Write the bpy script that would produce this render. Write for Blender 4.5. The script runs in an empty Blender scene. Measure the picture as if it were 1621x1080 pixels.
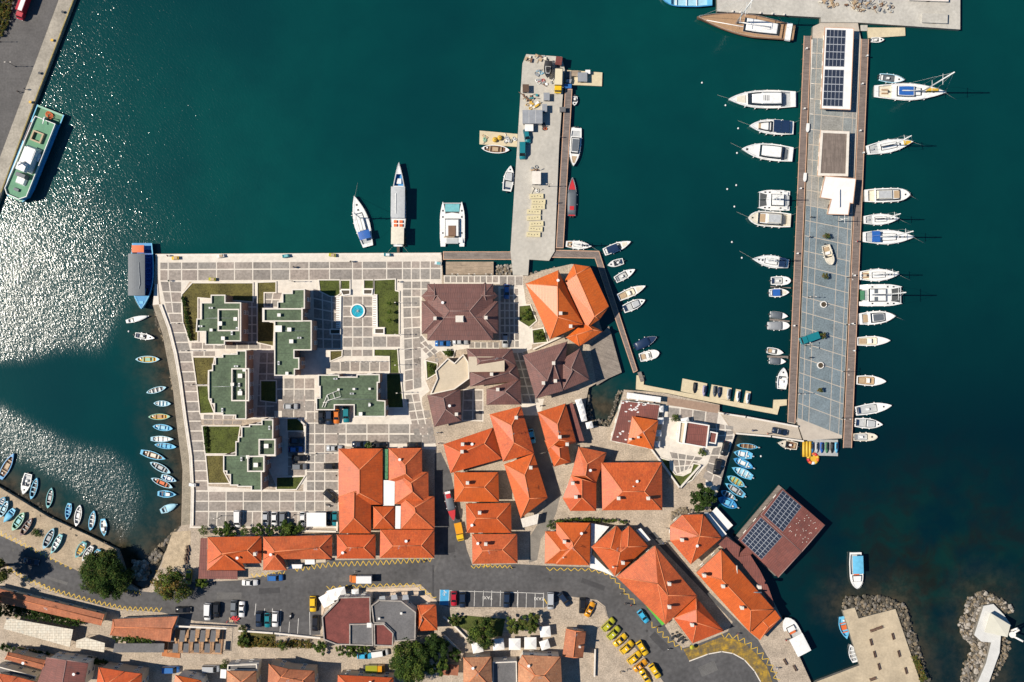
import bpy, math, random
import numpy as np
from mathutils import Vector
random.seed(7)
rnd = random.Random(11)
# ------------------------------------------------------------------ camera, sky, sun, exposure
SC = bpy.context.scene
COL = SC.collection
HC = 300.0                      # flying height of the camera above the quay (m)
MPP = 0.18                      # metres on the quay for one unit of the survey plan
CX, CY = 810.5, 540.0
SUN_EL, SUN_AZ = 49.5, 0.0
cam = bpy.data.cameras.new('camera'); cam.sensor_width = 36.0
cam.lens = 36.0 * HC / (1621 * MPP); cam.clip_start = 1.0; cam.clip_end = 6000.0
camo = bpy.data.objects.new('camera', cam); COL.objects.link(camo)
camo.location = (0, 0, HC); camo.rotation_euler = (0, 0, 0)
SC.camera = camo
world = bpy.data.worlds.new('World'); SC.world = world; world.use_nodes = True
wn = world.node_tree.nodes; wl = world.node_tree.links
sky = wn.new('ShaderNodeTexSky'); sky.sky_type = 'NISHITA'; sky.sun_disc = False
sky.sun_elevation = math.radians(SUN_EL); sky.sun_rotation = math.radians(-90 + SUN_AZ)
sky.air_density = 1.0; sky.dust_density = 0.1; sky.ozone_density = 4.0
tint = wn.new('ShaderNodeVectorMath'); tint.operation = 'MULTIPLY'; tint.inputs[1].default_value = (.5, .9, 1.12)   # a deep clear blue sky
wl.new(sky.outputs[0], tint.inputs[0]); wl.new(tint.outputs[0], wn['Background'].inputs[0]); wn['Background'].inputs[1].default_value = 0.06
sl = bpy.data.lights.new('sun', 'SUN'); sl.energy = 5.0; sl.angle = math.radians(0.5); sl.color = (1.0, 0.92, 0.80)
so = bpy.data.objects.new('sun', sl); COL.objects.link(so)
so.rotation_euler = (0, math.radians(-(90 - SUN_EL)), math.radians(-SUN_AZ)); so.location = (-200, 0, 200)
SC.view_settings.view_transform = 'Standard'; SC.view_settings.look = 'None'
SC.view_settings.gamma = 1.0; SC.view_settings.exposure = 0.25; SC.view_settings.use_curve_mapping = False
SC.cycles.max_bounces = 5; SC.cycles.diffuse_bounces = 3; SC.cycles.glossy_bounces = 3; SC.cycles.transmission_bounces = 3
SC.cycles.use_denoising = True
# ------------------------------------------------------------------ survey plan: sheets of the plan with their origin and scale
SHEET = dict(P=(0, 0, 1), A=(0, 0, 3.273), B=(520, 230, 3.684), C=(740, 70, 4.152), D=(1030, 0, 2.743), E=(1140, 270, 3.7235),
    F=(1180, 520, 4.5), G=(180, 370, 3.7235), H=(440, 400, 3.857), I=(0, 640, 3.857), J=(230, 620, 3.6), K=(650, 380, 3.6),
    L=(520, 620, 3.6), M=(820, 620, 3.6), N=(0, 840, 3.86), O=(380, 860, 3.86), Q=(780, 840, 3.524), R=(1120, 740, 3.176),
    S=(920, 360, 3.0), T=(1250, 20, 5.4), a=(1040, 0, 3.242), b=(0, 930, 7.2), c=(200, 930, 7.2), d=(600, 930, 7.2),
    e=(800, 930, 7.2), f=(1010, 930, 5.59), g=(560, 430, 4.0), h=(0, 150, 6.0), i=(1340, 60, 5.4), j=(1340, 280, 7.717),
    k=(1340, 410, 7.2), l=(1140, 130, 4.5), m=(1040, 590, 8.306), n=(195, 375, 4.408), o=(1500, 920, 6.752), p=(820, 80, 5.684))
WL = -1.3                       # water level; quays and streets stand at 0
def at(t, x, y, z=0.0):
    ox, oy, s = SHEET[t]
    k = MPP * (1 - z / HC)
    return Vector(((ox + x / s - CX) * k, (CY - oy - y / s) * k, z))
def pts(t, s, z=0.0):
    return [at(t, *map(float, q.split(',')), z) for q in s.split()]
def xy(t, s, z=0.0):
    return [(v.x, v.y) for v in pts(t, s, z)]
# ------------------------------------------------------------------ materials
MATS = {}
def rgb(h):                     # sRGB hex to linear
    v = [int(h[k:k + 2], 16) / 255 for k in (0, 2, 4)]
    return tuple(((c + .055) / 1.055) ** 2.4 if c > .04 else c / 12.92 for c in v)
def new_mat(name):
    m = bpy.data.materials.new(name); m.use_nodes = True
    nt = m.node_tree; return m, nt, nt.nodes, nt.links, nt.nodes['Principled BSDF']
def N_(nd, typ, **kw):
    n = nd.new(typ)
    for k, v in kw.items():
        if k.startswith('i_'):
            n.inputs[k[2:].replace('_', ' ')].default_value = v
        else: setattr(n, k, v)
    return n
def mat(name, col, rough=.6, var=.18, scale=1.5, bump=0, bscale=None, metal=0, spec=.5, fine=0, coat=0):
    """A painted or natural surface: its colour, blotchy wear at one scale and grain at a finer one."""
    if name in MATS: return MATS[name]
    if isinstance(col, str): col = rgb(col)
    m, nt, nd, lk, b = new_mat(name)
    tc = N_(nd, 'ShaderNodeTexCoord')
    n1 = N_(nd, 'ShaderNodeTexNoise', i_Scale=scale, i_Detail=6.0, i_Roughness=.65)
    lk.new(tc.outputs['Object'], n1.inputs['Vector'])
    r = N_(nd, 'ShaderNodeMapRange'); r.inputs['From Min'].default_value = .3; r.inputs['From Max'].default_value = .7
    r.inputs['To Min'].default_value = 1 - var; r.inputs['To Max'].default_value = 1 + var
    lk.new(n1.outputs['Fac'], r.inputs['Value'])
    out = r.outputs['Result']
    if fine:
        n2 = N_(nd, 'ShaderNodeTexNoise', i_Scale=scale * 9, i_Detail=3.0)
        lk.new(tc.outputs['Object'], n2.inputs['Vector'])
        r2 = N_(nd, 'ShaderNodeMapRange'); r2.inputs['From Min'].default_value = .3; r2.inputs['From Max'].default_value = .7
        r2.inputs['To Min'].default_value = 1 - fine; r2.inputs['To Max'].default_value = 1 + fine
        lk.new(n2.outputs['Fac'], r2.inputs['Value'])
        mm = N_(nd, 'ShaderNodeMath', operation='MULTIPLY'); lk.new(out, mm.inputs[0]); lk.new(r2.outputs['Result'], mm.inputs[1]); out = mm.outputs[0]
    mx = N_(nd, 'ShaderNodeVectorMath', operation='SCALE'); mx.inputs[0].default_value = col
    lk.new(out, mx.inputs['Scale']); lk.new(mx.outputs[0], b.inputs['Base Color'])
    b.inputs['Roughness'].default_value = rough; b.inputs['Metallic'].default_value = metal
    b.inputs['Specular IOR Level'].default_value = spec; b.inputs['Coat Weight'].default_value = coat
    if bump:
        bp = N_(nd, 'ShaderNodeBump', i_Strength=.7, i_Distance=bump)
        n3 = N_(nd, 'ShaderNodeTexNoise', i_Scale=bscale or scale * 6, i_Detail=4.0); lk.new(tc.outputs['Object'], n3.inputs['Vector'])
        lk.new(n3.outputs['Fac'], bp.inputs['Height']); lk.new(bp.outputs[0], b.inputs['Normal'])
    MATS[name] = m; return m
def tile_mat(name, col, col2, w=.32, row=.42, mortar=None, var=.2, pan=.03, gloss=.7, age=.55):
    """Clay tiles in courses: each tile its own tint, a rolled profile, patches of fading."""
    if name in MATS: return MATS[name]
    if isinstance(col, str): col = rgb(col)
    if isinstance(col2, str): col2 = rgb(col2)
    m, nt, nd, lk, b = new_mat(name)
    uv = N_(nd, 'ShaderNodeUVMap'); uv.uv_map = 'uv'
    br = N_(nd, 'ShaderNodeTexBrick', offset=.5, i_Scale=1.0, i_Mortar_Size=.035, i_Mortar_Smooth=.3, i_Bias=0.0, i_Brick_Width=w, i_Row_Height=row)
    br.inputs['Color1'].default_value = (*col, 1); br.inputs['Color2'].default_value = (*col2, 1)
    br.inputs['Mortar'].default_value = (*(mortar or [c * .45 for c in col]), 1)
    lk.new(uv.outputs[0], br.inputs['Vector'])
    tc = N_(nd, 'ShaderNodeTexCoord')
    n1 = N_(nd, 'ShaderNodeTexNoise', i_Scale=.22, i_Detail=7.0, i_Roughness=.7); lk.new(tc.outputs['Object'], n1.inputs['Vector'])
    r = N_(nd, 'ShaderNodeMapRange'); r.inputs['From Min'].default_value = .3; r.inputs['From Max'].default_value = .7
    r.inputs['To Min'].default_value = 1 - var; r.inputs['To Max'].default_value = 1 + var
    lk.new(n1.outputs['Fac'], r.inputs['Value'])
    mp = N_(nd, 'ShaderNodeMapping'); mp.inputs['Scale'].default_value = (3.0, .35, 1); lk.new(uv.outputs[0], mp.inputs['Vector'])
    n2 = N_(nd, 'ShaderNodeTexNoise', i_Scale=1.0, i_Detail=4.0); lk.new(mp.outputs[0], n2.inputs['Vector'])   # streaks running down the slope
    r2 = N_(nd, 'ShaderNodeMapRange'); r2.inputs['From Min'].default_value = .3; r2.inputs['From Max'].default_value = .7
    r2.inputs['To Min'].default_value = .86; r2.inputs['To Max'].default_value = 1.12
    lk.new(n2.outputs['Fac'], r2.inputs['Value'])
    mm = N_(nd, 'ShaderNodeMath', operation='MULTIPLY'); lk.new(r.outputs[0], mm.inputs[0]); lk.new(r2.outputs[0], mm.inputs[1])
    n4 = N_(nd, 'ShaderNodeTexNoise', i_Scale=.75, i_Detail=8.0, i_Roughness=.75); lk.new(tc.outputs['Object'], n4.inputs['Vector'])   # lichen and soot
    r4 = N_(nd, 'ShaderNodeMapRange'); r4.inputs['From Min'].default_value = .54; r4.inputs['From Max'].default_value = .72; r4.inputs['To Max'].default_value = age; lk.new(n4.outputs['Fac'], r4.inputs['Value'])
    ag = N_(nd, 'ShaderNodeMix', data_type='RGBA'); lk.new(r4.outputs[0], ag.inputs[0]); lk.new(br.outputs['Color'], ag.inputs[6]); ag.inputs[7].default_value = (col[0] * .42, col[1] * .62 + .02, col[2] * .8 + .02, 1)
    mx = N_(nd, 'ShaderNodeVectorMath', operation='SCALE'); lk.new(ag.outputs[2], mx.inputs[0]); lk.new(mm.outputs[0], mx.inputs['Scale'])
    lk.new(mx.outputs[0], b.inputs['Base Color']); b.inputs['Roughness'].default_value = gloss; b.inputs['Specular IOR Level'].default_value = .5
    wv = N_(nd, 'ShaderNodeTexWave', wave_type='BANDS', bands_direction='X', i_Scale=1 / w * .314 / 1.0, i_Distortion=0.0); lk.new(uv.outputs[0], wv.inputs['Vector'])
    ad = N_(nd, 'ShaderNodeMath', operation='MULTIPLY_ADD'); lk.new(br.outputs['Fac'], ad.inputs[0]); ad.inputs[1].default_value = -.6; lk.new(wv.outputs['Fac'], ad.inputs[2])
    bp = N_(nd, 'ShaderNodeBump', i_Strength=.6, i_Distance=pan); lk.new(ad.outputs[0], bp.inputs['Height']); lk.new(bp.outputs[0], b.inputs['Normal'])
    MATS[name] = m; return m
def plank_mat(name, col, ang=0.0, w=.16, var=.2):
    """Deck boards: narrow boards with dark gaps and each board its own grey-brown."""
    if name in MATS: return MATS[name]
    if isinstance(col, str): col = rgb(col)
    m, nt, nd, lk, b = new_mat(name)
    tc = N_(nd, 'ShaderNodeTexCoord'); mp = N_(nd, 'ShaderNodeMapping'); mp.inputs['Rotation'].default_value = (0, 0, math.radians(ang))
    lk.new(tc.outputs['Object'], mp.inputs['Vector'])
    br = N_(nd, 'ShaderNodeTexBrick', offset=.5, i_Scale=1.0, i_Mortar_Size=.012, i_Brick_Width=2.4, i_Row_Height=w)
    br.inputs['Color1'].default_value = (*[c * (1 - var) for c in col], 1); br.inputs['Color2'].default_value = (*[c * (1 + var) for c in col], 1)
    br.inputs['Mortar'].default_value = (*[c * .35 for c in col], 1); lk.new(mp.outputs[0], br.inputs['Vector'])
    n1 = N_(nd, 'ShaderNodeTexNoise', i_Scale=.5, i_Detail=6.0, i_Roughness=.7); lk.new(tc.outputs['Object'], n1.inputs['Vector'])
    r = N_(nd, 'ShaderNodeMapRange'); r.inputs['From Min'].default_value = .3; r.inputs['From Max'].default_value = .7
    r.inputs['To Min'].default_value = .8; r.inputs['To Max'].default_value = 1.2; lk.new(n1.outputs['Fac'], r.inputs['Value'])
    mx = N_(nd, 'ShaderNodeVectorMath', operation='SCALE'); lk.new(br.outputs['Color'], mx.inputs[0]); lk.new(r.outputs[0], mx.inputs['Scale'])
    lk.new(mx.outputs[0], b.inputs['Base Color']); b.inputs['Roughness'].default_value = .8
    MATS[name] = m; return m
# ------------------------------------------------------------------ mesh builder
class MB:
    def __init__(s): s.v = []; s.f = []; s.m = []; s.sm = []
    def add(s, vs, fs, mi=0, smooth=False):
        o = len(s.v); s.v += [tuple(v) for v in vs]
        for f in fs: s.f.append([o + k for k in f]); s.m.append(mi); s.sm.append(smooth)
        return s
    def box(s, c, d, rz=0.0, mi=0, taper=1.0):
        hx, hy, hz = d[0] / 2, d[1] / 2, d[2] / 2; ca, sa = math.cos(rz), math.sin(rz); vs = []
        for z, t in ((-hz, 1), (hz, taper)):
            for x, y in ((-hx, -hy), (hx, -hy), (hx, hy), (-hx, hy)):
                x *= t; y *= t
                vs.append((c[0] + x * ca - y * sa, c[1] + x * sa + y * ca, c[2] + z))
        return s.add(vs, [(3, 2, 1, 0), (4, 5, 6, 7), (0, 1, 5, 4), (1, 2, 6, 5), (2, 3, 7, 6), (3, 0, 4, 7)], mi)
    def prism(s, poly, z0, z1, mi=0, bottom=True):
        poly = ccw(poly); n = len(poly)
        vs = [(x, y, z0) for x, y in poly] + [(x, y, z1) for x, y in poly]
        fs = [[n + k for k in range(n)]] + [[k, (k + 1) % n, n + (k + 1) % n, n + k] for k in range(n)]
        if bottom: fs.append([n - 1 - k for k in range(n)])
        return s.add(vs, fs, mi)
    def ring(s, outer, inner, z0, z1, mi=0):
        n = len(outer)
        vs = [(x, y, z0) for x, y in outer] + [(x, y, z1) for x, y in outer] + [(x, y, z1) for x, y in inner] + [(x, y, z0) for x, y in inner]
        fs = []
        for k in range(n):
            j = (k + 1) % n
            fs += [[k, j, n + j, n + k], [n + k, n + j, 2 * n + j, 2 * n + k], [2 * n + k, 2 * n + j, 3 * n + j, 3 * n + k]]
        return s.add(vs, fs, mi)
    def tube(s, path, r, n=6, mi=0, r2=None, smooth=True):
        path = [Vector(p) for p in path]; rings = []
        for k, p in enumerate(path):
            d = (path[min(k + 1, len(path) - 1)] - path[max(k - 1, 0)]).normalized()
            u = d.cross(Vector((0, 0, 1)) if abs(d.z) < .9 else Vector((1, 0, 0))).normalized(); w = u.cross(d)
            rr = r if r2 is None else r + (r2 - r) * k / (len(path) - 1)
            rings.append([p + (u * math.cos(a) + w * math.sin(a)) * rr for a in [2 * math.pi * q / n for q in range(n)]])
        return s.loft(rings, mi, True, smooth)
    def loft(s, rings, mi=0, caps=True, smooth=False):
        n = len(rings[0]); vs = [p for r in rings for p in r]; fs = []
        for k in range(len(rings) - 1):
            for q in range(n):
                w = (q + 1) % n; fs.append([k * n + q, k * n + w, (k + 1) * n + w, (k + 1) * n + q])
        s.add(vs, fs, mi, smooth)
        if caps:
            o = len(s.v) - len(vs)
            s.f.append([o + n - 1 - q for q in range(n)]); s.m.append(mi); s.sm.append(False)
            s.f.append([o + (len(rings) - 1) * n + q for q in range(n)]); s.m.append(mi); s.sm.append(False)
        return s
    def disc(s, c, r, h, n=16, mi=0, r2=None):
        r2 = r if r2 is None else r2
        return s.loft([[(c[0] + rr * math.cos(2 * math.pi * k / n), c[1] + rr * math.sin(2 * math.pi * k / n), c[2] + z) for k in range(n)] for rr, z in ((r, 0), (r2, h))], mi)
    def strip(s, path, w, z, mi=0):        # flat painted band along a path
        path = [Vector((p[0], p[1])) for p in path]
        for p, q in zip(path, path[1:]):
            d = (q - p)
            if d.length < 1e-6: continue
            d.normalize(); nn = Vector((-d.y, d.x)) * w / 2; e = d * w * .3; a_, b_ = p - e, q + e
            s.add([(*(a_ - nn), z), (*(b_ - nn), z), (*(b_ + nn), z), (*(a_ + nn), z)], [(0, 1, 2, 3)], mi)
        return s
    def mesh(s, name, mats, uv=False):
        me = bpy.data.meshes.new(name); me.from_pydata(s.v, [], s.f)
        for m in mats: me.materials.append(m)
        me.polygons.foreach_set('material_index', s.m); me.polygons.foreach_set('use_smooth', s.sm)
        if uv:
            l = me.uv_layers.new(name='uv'); me.update()
            for p in me.polygons:
                n = p.normal; u = Vector((0, 0, 1)).cross(n)
                u = u.normalized() if u.length > 1e-3 else Vector((1, 0, 0)); w = n.cross(u)
                for li in p.loop_indices:
                    c = me.vertices[me.loops[li].vertex_index].co; l.data[li].uv = (c.dot(u), c.dot(w))
        me.update(); return me
    def build(s, name, mats, parent=None, uv=False):
        mats = mats if isinstance(mats, (list, tuple)) else [mats]
        return link(name, s.mesh(name, mats, uv), parent)
def link(name, data, parent=None, loc=None, rz=None, mats=None):
    o = bpy.data.objects.new(name, data); COL.objects.link(o)
    if parent is not None: o.parent = parent
    if loc is not None: o.location = loc
    if rz is not None: o.rotation_euler = (0, 0, rz)
    if mats:
        for k, m in enumerate(mats):
            if m is not None: o.material_slots[k].link = 'OBJECT'; o.material_slots[k].material = m
    return o
def area(p): return sum(p[k][0] * p[(k + 1) % len(p)][1] - p[(k + 1) % len(p)][0] * p[k][1] for k in range(len(p))) / 2
def ccw(p): p = [(q[0], q[1]) for q in p]; return p if area(p) > 0 else p[::-1]
def inset(p, d):
    p = ccw(p); n = len(p); out = []
    for k in range(n):
        a_, b_, c_ = Vector(p[k - 1]), Vector(p[k]), Vector(p[(k + 1) % n])
        u = (b_ - a_).normalized(); w = (c_ - b_).normalized()
        n1, n2 = Vector((-u.y, u.x)), Vector((-w.y, w.x)); m_ = n1 + n2
        m_ = m_ / max(.35, m_.length_squared) * 2 if m_.length > .1 else n1
        q = b_ + m_ * d; out.append((q.x, q.y))
    return out
def inside(x, y, poly):
    r = False; n = len(poly)
    for k in range(n):
        x1, y1 = poly[k]; x2, y2 = poly[(k + 1) % n]
        if (y1 > y) != (y2 > y) and x < (x2 - x1) * (y - y1) / (y2 - y1) + x1: r = not r
    return r
def thing(name, label, cat, loc=(0, 0, 0), rz=0.0, group=None):
    o = bpy.data.objects.new(name, None); COL.objects.link(o); o.empty_display_size = .5
    o.location = loc; o.rotation_euler = (0, 0, rz); tag(o, label, cat, group); return o
LABELS = {}
def tag(o, label, cat, group=None):
    o['label'] = label; o['category'] = cat
    if group: o['group'] = group
    return o
def struct(o, kind='structure'):
    o['kind'] = kind; return o
ORD = 'first second third fourth fifth sixth seventh eighth ninth tenth eleventh twelfth thirteenth fourteenth fifteenth sixteenth seventeenth eighteenth nineteenth twentieth'.split()
# ------------------------------------------------------------------ the setting: water, land, quays, roads
M_stone = mat('paving_stone', (.375, .305, .232), .85, .24, .3, .02, fine=.3)
M_quay = mat('quay_concrete', (.44, .415, .365), .85, .16, .15, .004, fine=.1)
M_wall = mat('quay_wall_stone', (.22, .2, .165), .9, .3, .6, .05, fine=.2)
M_asph = mat('asphalt', (.082, .079, .079), .9, .26, .1, .006, 9, fine=.2)
M_asph2 = mat('asphalt_old', (.10, .094, .09), .9, .2, .2, .006, 9, fine=.15)
M_white = mat('white_plaster', (.76, .72, .66), .7, .08, .8, fine=.05)
M_cap = mat('pale_limestone', (.66, .6, .52), .75, .12, .8, fine=.08)
M_strip = mat('pale_paving_strip', (.62, .56, .48), .8, .14, .7, fine=.1)
M_slab = [mat('paving_slab_%s' % w, c, .85, .24, .16, .006, fine=.22) for w, c in
          (('warm', (.275, .238, .205)), ('grey', (.25, .226, .2)), ('pink', (.29, .243, .208)), ('dark', (.228, .202, .178)))]
M_pier = [mat('pier_slab_%s' % w, c, .8, .2, .3, .005, fine=.26) for w, c in
          (('blue', (.15, .19, .21)), ('grey', (.165, .198, .212)), ('dark', (.14, .178, .195)))]
M_lawn = mat('lawn_grass', (.062, .078, .012), .95, .45, .35, .05, 6, fine=.35)
M_lawn2 = mat('dry_lawn_grass', (.10, .085, .022), .95, .45, .3, .05, 6, fine=.35)
M_deck = plank_mat('grey_deck_boards', (.20, .165, .14), 0)
M_deckv = plank_mat('brown_deck_boards', (.185, .145, .12), 90)
M_decks = plank_mat('tan_deck_boards', (.33, .25, .175), 0)
M_deckt = plank_mat('slanted_deck_boards', (.24, .2, .165), 20)
M_pont = mat('cream_pontoon', (.56, .47, .31), .8, .12, .8, fine=.1)
M_yel = mat('yellow_road_paint', (.62, .40, .03), .7, .35, 1.2, fine=.25)
M_wpaint = mat('white_road_paint', (.66, .63, .58), .7, .25, 1.2, fine=.2)
M_teak = mat('orange_edge_board', (.52, .31, .2), .7, .15, 1)
LAND = xy('P', '246,402 699,400 701,436 812,436 836,437 860,428 905,418 930,424 960,486 948,506 952,520 964,560 970,592 932,614 927,640 927,667 940,674 965,676 978,650 988,617 1050,622 1139,641 1139,652 1180,658 1262,673 1271,700 1220,692 1164,687 1152,720 1137,778 1124,805 1152,848 1188,879 1227,957 1240,983 1284,1080 1330,1180 1330,1500 -600,1500 -600,640 -60,742 0,772 78,819 142.6,850 187,871 192,884 205,925 220,934 236,930 255,892 259,879 275,848 287,832 289,744 279,666 274,617 267,580 257,528 242,484')
WEST = xy('P', '230,-300 117.6,0 56,162 3,306 -60,470 -600,470 -600,-300')
NORTH = xy('P', '1135,-300 1135,18.5 1299,28 1299,36 1358,36 1519.6,47 1520.6,-300')
JETTY = xy('R', '480,1115 555,1075 765,995 680,720 740,705 760,760 945,712 1070,1080 1200,1500 480,1500')
BEACON = xy('o', '375,260 480,240 592,355 672,470 560,570 545,760 430,1080 395,1300 200,1300 310,1080 400,870 455,650 350,640 275,570')
PIERC = xy('P', '827,101 833,86 889,90 894,110 885,230 878,398 869,413 837.6,411 836,436.4 812,435.4 808,398')
PIERE = xy('P', '1287,42 1299,36.5 1358,36.5 1363,62 1333,694 1272,697 1262,668')
def water():
    step = 1.5; nx, ny = 220, 150
    xs = (np.arange(nx) - (nx - 1) / 2) * step; ys = (np.arange(ny) - (ny - 1) / 2) * step
    X, Y = np.meshgrid(xs, ys); P = np.stack([X.ravel(), Y.ravel()], 1)
    def dist(poly, closed=True):
        d = np.full(len(P), 1e9); n = len(poly)
        for k in range(n if closed else n - 1):
            a, b = np.array(poly[k]), np.array(poly[(k + 1) % n]); ab = b - a
            t = np.clip(((P - a) @ ab) / (ab @ ab), 0, 1); q = a + t[:, None] * ab
            d = np.minimum(d, np.hypot(*(P - q).T))
        return d
    def inpoly(poly):
        r = np.zeros(len(P), bool); n = len(poly); x, y = P.T
        for k in range(n):
            x1, y1 = poly[k]; x2, y2 = poly[(k + 1) % n]
            if y1 == y2: continue
            r ^= ((y1 > y) != (y2 > y)) & (x < (x2 - x1) * (y - y1) / (y2 - y1) + x1)
        return r
    def soft(poly, w):                      # 1 inside, falling to 0 over w metres outside
        d = dist(poly); i = inpoly(poly); return np.clip(np.where(i, .5 + d / w, .5 - d / w), 0, 1)
    # shallows: the inner bay by the curved wall, the slip, the cove and the rocks of the jetties
    sh = np.exp(-dist(xy('P', '250,505 267,580 275,617 279,666 289,744 287,832 262,880 240,925 205,925 187,871 142,850 78,819 0,772 -60,745'), False) / 7.0) * 1.0
    sh = np.maximum(sh, np.exp(-dist(xy('P', '205,885 235,890 265,850'), False) / 9) * .95)
    sh = np.maximum(sh, np.exp(-dist(xy('P', '940,640 960,650'), False) / 6) * .95)
    sh = np.maximum(sh, np.exp(-dist(xy('P', '1165,690 1160,705'), False) / 4) * .7)
    sh = np.maximum(sh, np.exp(-dist(xy('P', '1335,955 1420,950 1440,1000 1465,1080'), False) / 6) * .75)
    sh = np.maximum(sh, np.exp(-dist(xy('P', '1560,960 1550,1010 1560,1080'), False) / 8) * .8)
    # sea-grass meadow on the bottom beyond the floating house
    wd = np.exp(-((P[:, 0] - (1480 - CX) * MPP) / 34) ** 2 - ((P[:, 1] - (CY - 900) * MPP) / 26) ** 2)
    # wind on the water: the open basin is ruffled, the lee of the wall and the inner harbour are smooth
    ou = soft(xy('P', '-900,-900 620,-900 520,150 420,392 235,400 200,500 160,562 95,556 40,572 -900,580'), 6.0)
    px = P[:, 0] / MPP + CX; py_ = CY - P[:, 1] / MPP
    fade = np.clip((560 - px) / 420, 0, 1)
    lo = soft(xy('P', '-900,600 -20,634 60,676 110,700 170,712 205,735 225,790 215,830 190,862 150,815 100,770 40,735 -900,640'), 5.0)
    core = np.clip((420 - np.hypot(px + 40, (py_ - 560) * 1.4)) / 300, 0, 1)
    rp = np.maximum(ou * (.22 + .45 * fade + .55 * core), lo * 1.6)
    cm = np.maximum(rp, .12)
    py = CY - P[:, 1] / MPP; se_tone = np.clip((px - 820) / 500, 0, 1) * np.clip((py - 170) / 520, 0, 1)   # darkening put into the water colour by position, towards the south-east
    vs = [(x, y, WL) for x, y in P]; fs = []
    for j in range(ny - 1):
        for i in range(nx - 1): a = j * nx + i; fs.append((a, a + 1, a + nx + 1, a + nx))
    # skirt to the horizon
    o = len(vs); B = 4000
    vs += [(-B, -B, WL), (B, -B, WL), (B, B, WL), (-B, B, WL)]
    c = [0, nx - 1, ny * nx - 1, (ny - 1) * nx]
    bot = list(range(0, nx)); top = list(range((ny - 1) * nx, ny * nx)); lef = [k * nx for k in range(ny)]; rig = [k * nx + nx - 1 for k in range(ny)]
    fs += [[o, o + 1] + bot[::-1], [o + 1, o + 2] + rig[::-1], [o + 2, o + 3] + top, [o + 3, o] + lef]
    me = bpy.data.meshes.new('water'); me.from_pydata(vs, [], fs)
    for nm, ar, dv in (('ripple', cm, .3), ('shallow', sh, 0), ('meadow', wd, 0), ('southeast_tone', se_tone, 0)):
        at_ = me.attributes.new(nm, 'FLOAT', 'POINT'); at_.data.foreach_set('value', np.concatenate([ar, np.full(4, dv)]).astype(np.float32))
    m, nt, nd, lk, b = new_mat('sea_water'); me.materials.append(m)
    def attr(n): q = N_(nd, 'ShaderNodeAttribute'); q.attribute_name = n; return q.outputs['Fac']
    tc = N_(nd, 'ShaderNodeTexCoord'); ob = tc.outputs['Object']
    def noise(s, d=3.0, r=.5, vec=ob, dist=0):
        q = N_(nd, 'ShaderNodeTexNoise', i_Scale=s, i_Detail=d, i_Roughness=r, i_Distortion=dist); lk.new(vec, q.inputs['Vector']); return q.outputs['Fac']
    def rng(v, a, b_, c=0.0, d=1.0):
        q = N_(nd, 'ShaderNodeMapRange'); lk.new(v, q.inputs['Value'])
        for k, w in zip(('From Min', 'From Max', 'To Min', 'To Max'), (a, b_, c, d)): q.inputs[k].default_value = w
        return q.outputs[0]
    def mul(x, y):
        q = N_(nd, 'ShaderNodeMath', operation='MULTIPLY')
        for k, w in enumerate((x, y)):
            if isinstance(w, (int, float)): q.inputs[k].default_value = w
            else: lk.new(w, q.inputs[k])
        return q.outputs[0]
    def mixc(f, x, y):
        q = N_(nd, 'ShaderNodeMix', data_type='RGBA'); lk.new(f, q.inputs[0])
        for k, w in ((6, x), (7, y)):
            if isinstance(w, tuple): q.inputs[k].default_value = (*w, 1)
            else: lk.new(w, q.inputs[k])
        return q.outputs[2]
    deep = mixc(rng(noise(.012, 3.0), .35, .65), (.0008, .031, .033), (.0014, .053, .047))
    deep = mixc(rng(noise(.09, 5.0, .65), .4, .7, 0, .35), deep, (.0007, .028, .030))
    deep = mixc(attr('southeast_tone'), deep, (.0004, .012, .017))
    weed = mixc(rng(noise(.13, 5.0, .6, dist=.6), .42, .62), (.003, .022, .017), (.008, .011, .007))
    deep = mixc(mul(attr('meadow'), rng(noise(.05, 4.0, .6), .35, .55)), deep, weed)
    bed = mixc(rng(noise(.35, 6.0, .7), .38, .62), (.020, .020, .012), (.062, .050, .030))
    col = mixc(rng(mul(attr('shallow'), rng(noise(.2, 5.0, .65), .2, .7, .6, 1.25)), .12, .85), deep, bed)
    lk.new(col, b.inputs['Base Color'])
    b.inputs['IOR'].default_value = 1.33; b.inputs['Specular IOR Level'].default_value = 1.0
    # waves: wavelets about a metre long with finer chop, as strong as the wind makes them
    rp_ = attr('ripple')
    mp = N_(nd, 'ShaderNodeMapping'); mp.vector_type = 'TEXTURE'; mp.inputs['Rotation'].default_value = (0, 0, math.radians(37)); mp.inputs['Scale'].default_value = (1.0, 2.3, 1)
    lk.new(ob, mp.inputs['Vector'])
    h1 = noise(2.1, 2.0, .55, mp.outputs[0]); h2 = noise(5.2, 1.0, .5, mp.outputs[0]); h3 = noise(.16, 2.0, .5)
    hs = N_(nd, 'ShaderNodeMath', operation='MULTIPLY_ADD'); lk.new(h2, hs.inputs[0]); hs.inputs[1].default_value = .45; lk.new(h1, hs.inputs[2])
    h4 = N_(nd, 'ShaderNodeMath', operation='MULTIPLY_ADD'); lk.new(h3, h4.inputs[0]); h4.inputs[1].default_value = 1.2; lk.new(hs.outputs[0], h4.inputs[2])
    bp = N_(nd, 'ShaderNodeBump', i_Strength=1.0)
    gust = rng(noise(.05, 4.0, .65), .3, .7, .72, 1.2)
    amp = mul(mul(rp_, gust), WAVE); lk.new(amp, bp.inputs['Distance'])
    lk.new(h4.outputs[0], bp.inputs['Height']); lk.new(bp.outputs[0], b.inputs['Normal'])
    lk.new(rng(rp_, 0, 2, .08, .28), b.inputs['Roughness'])
    struct(link('water', me))
WAVE = .098
water()
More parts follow.
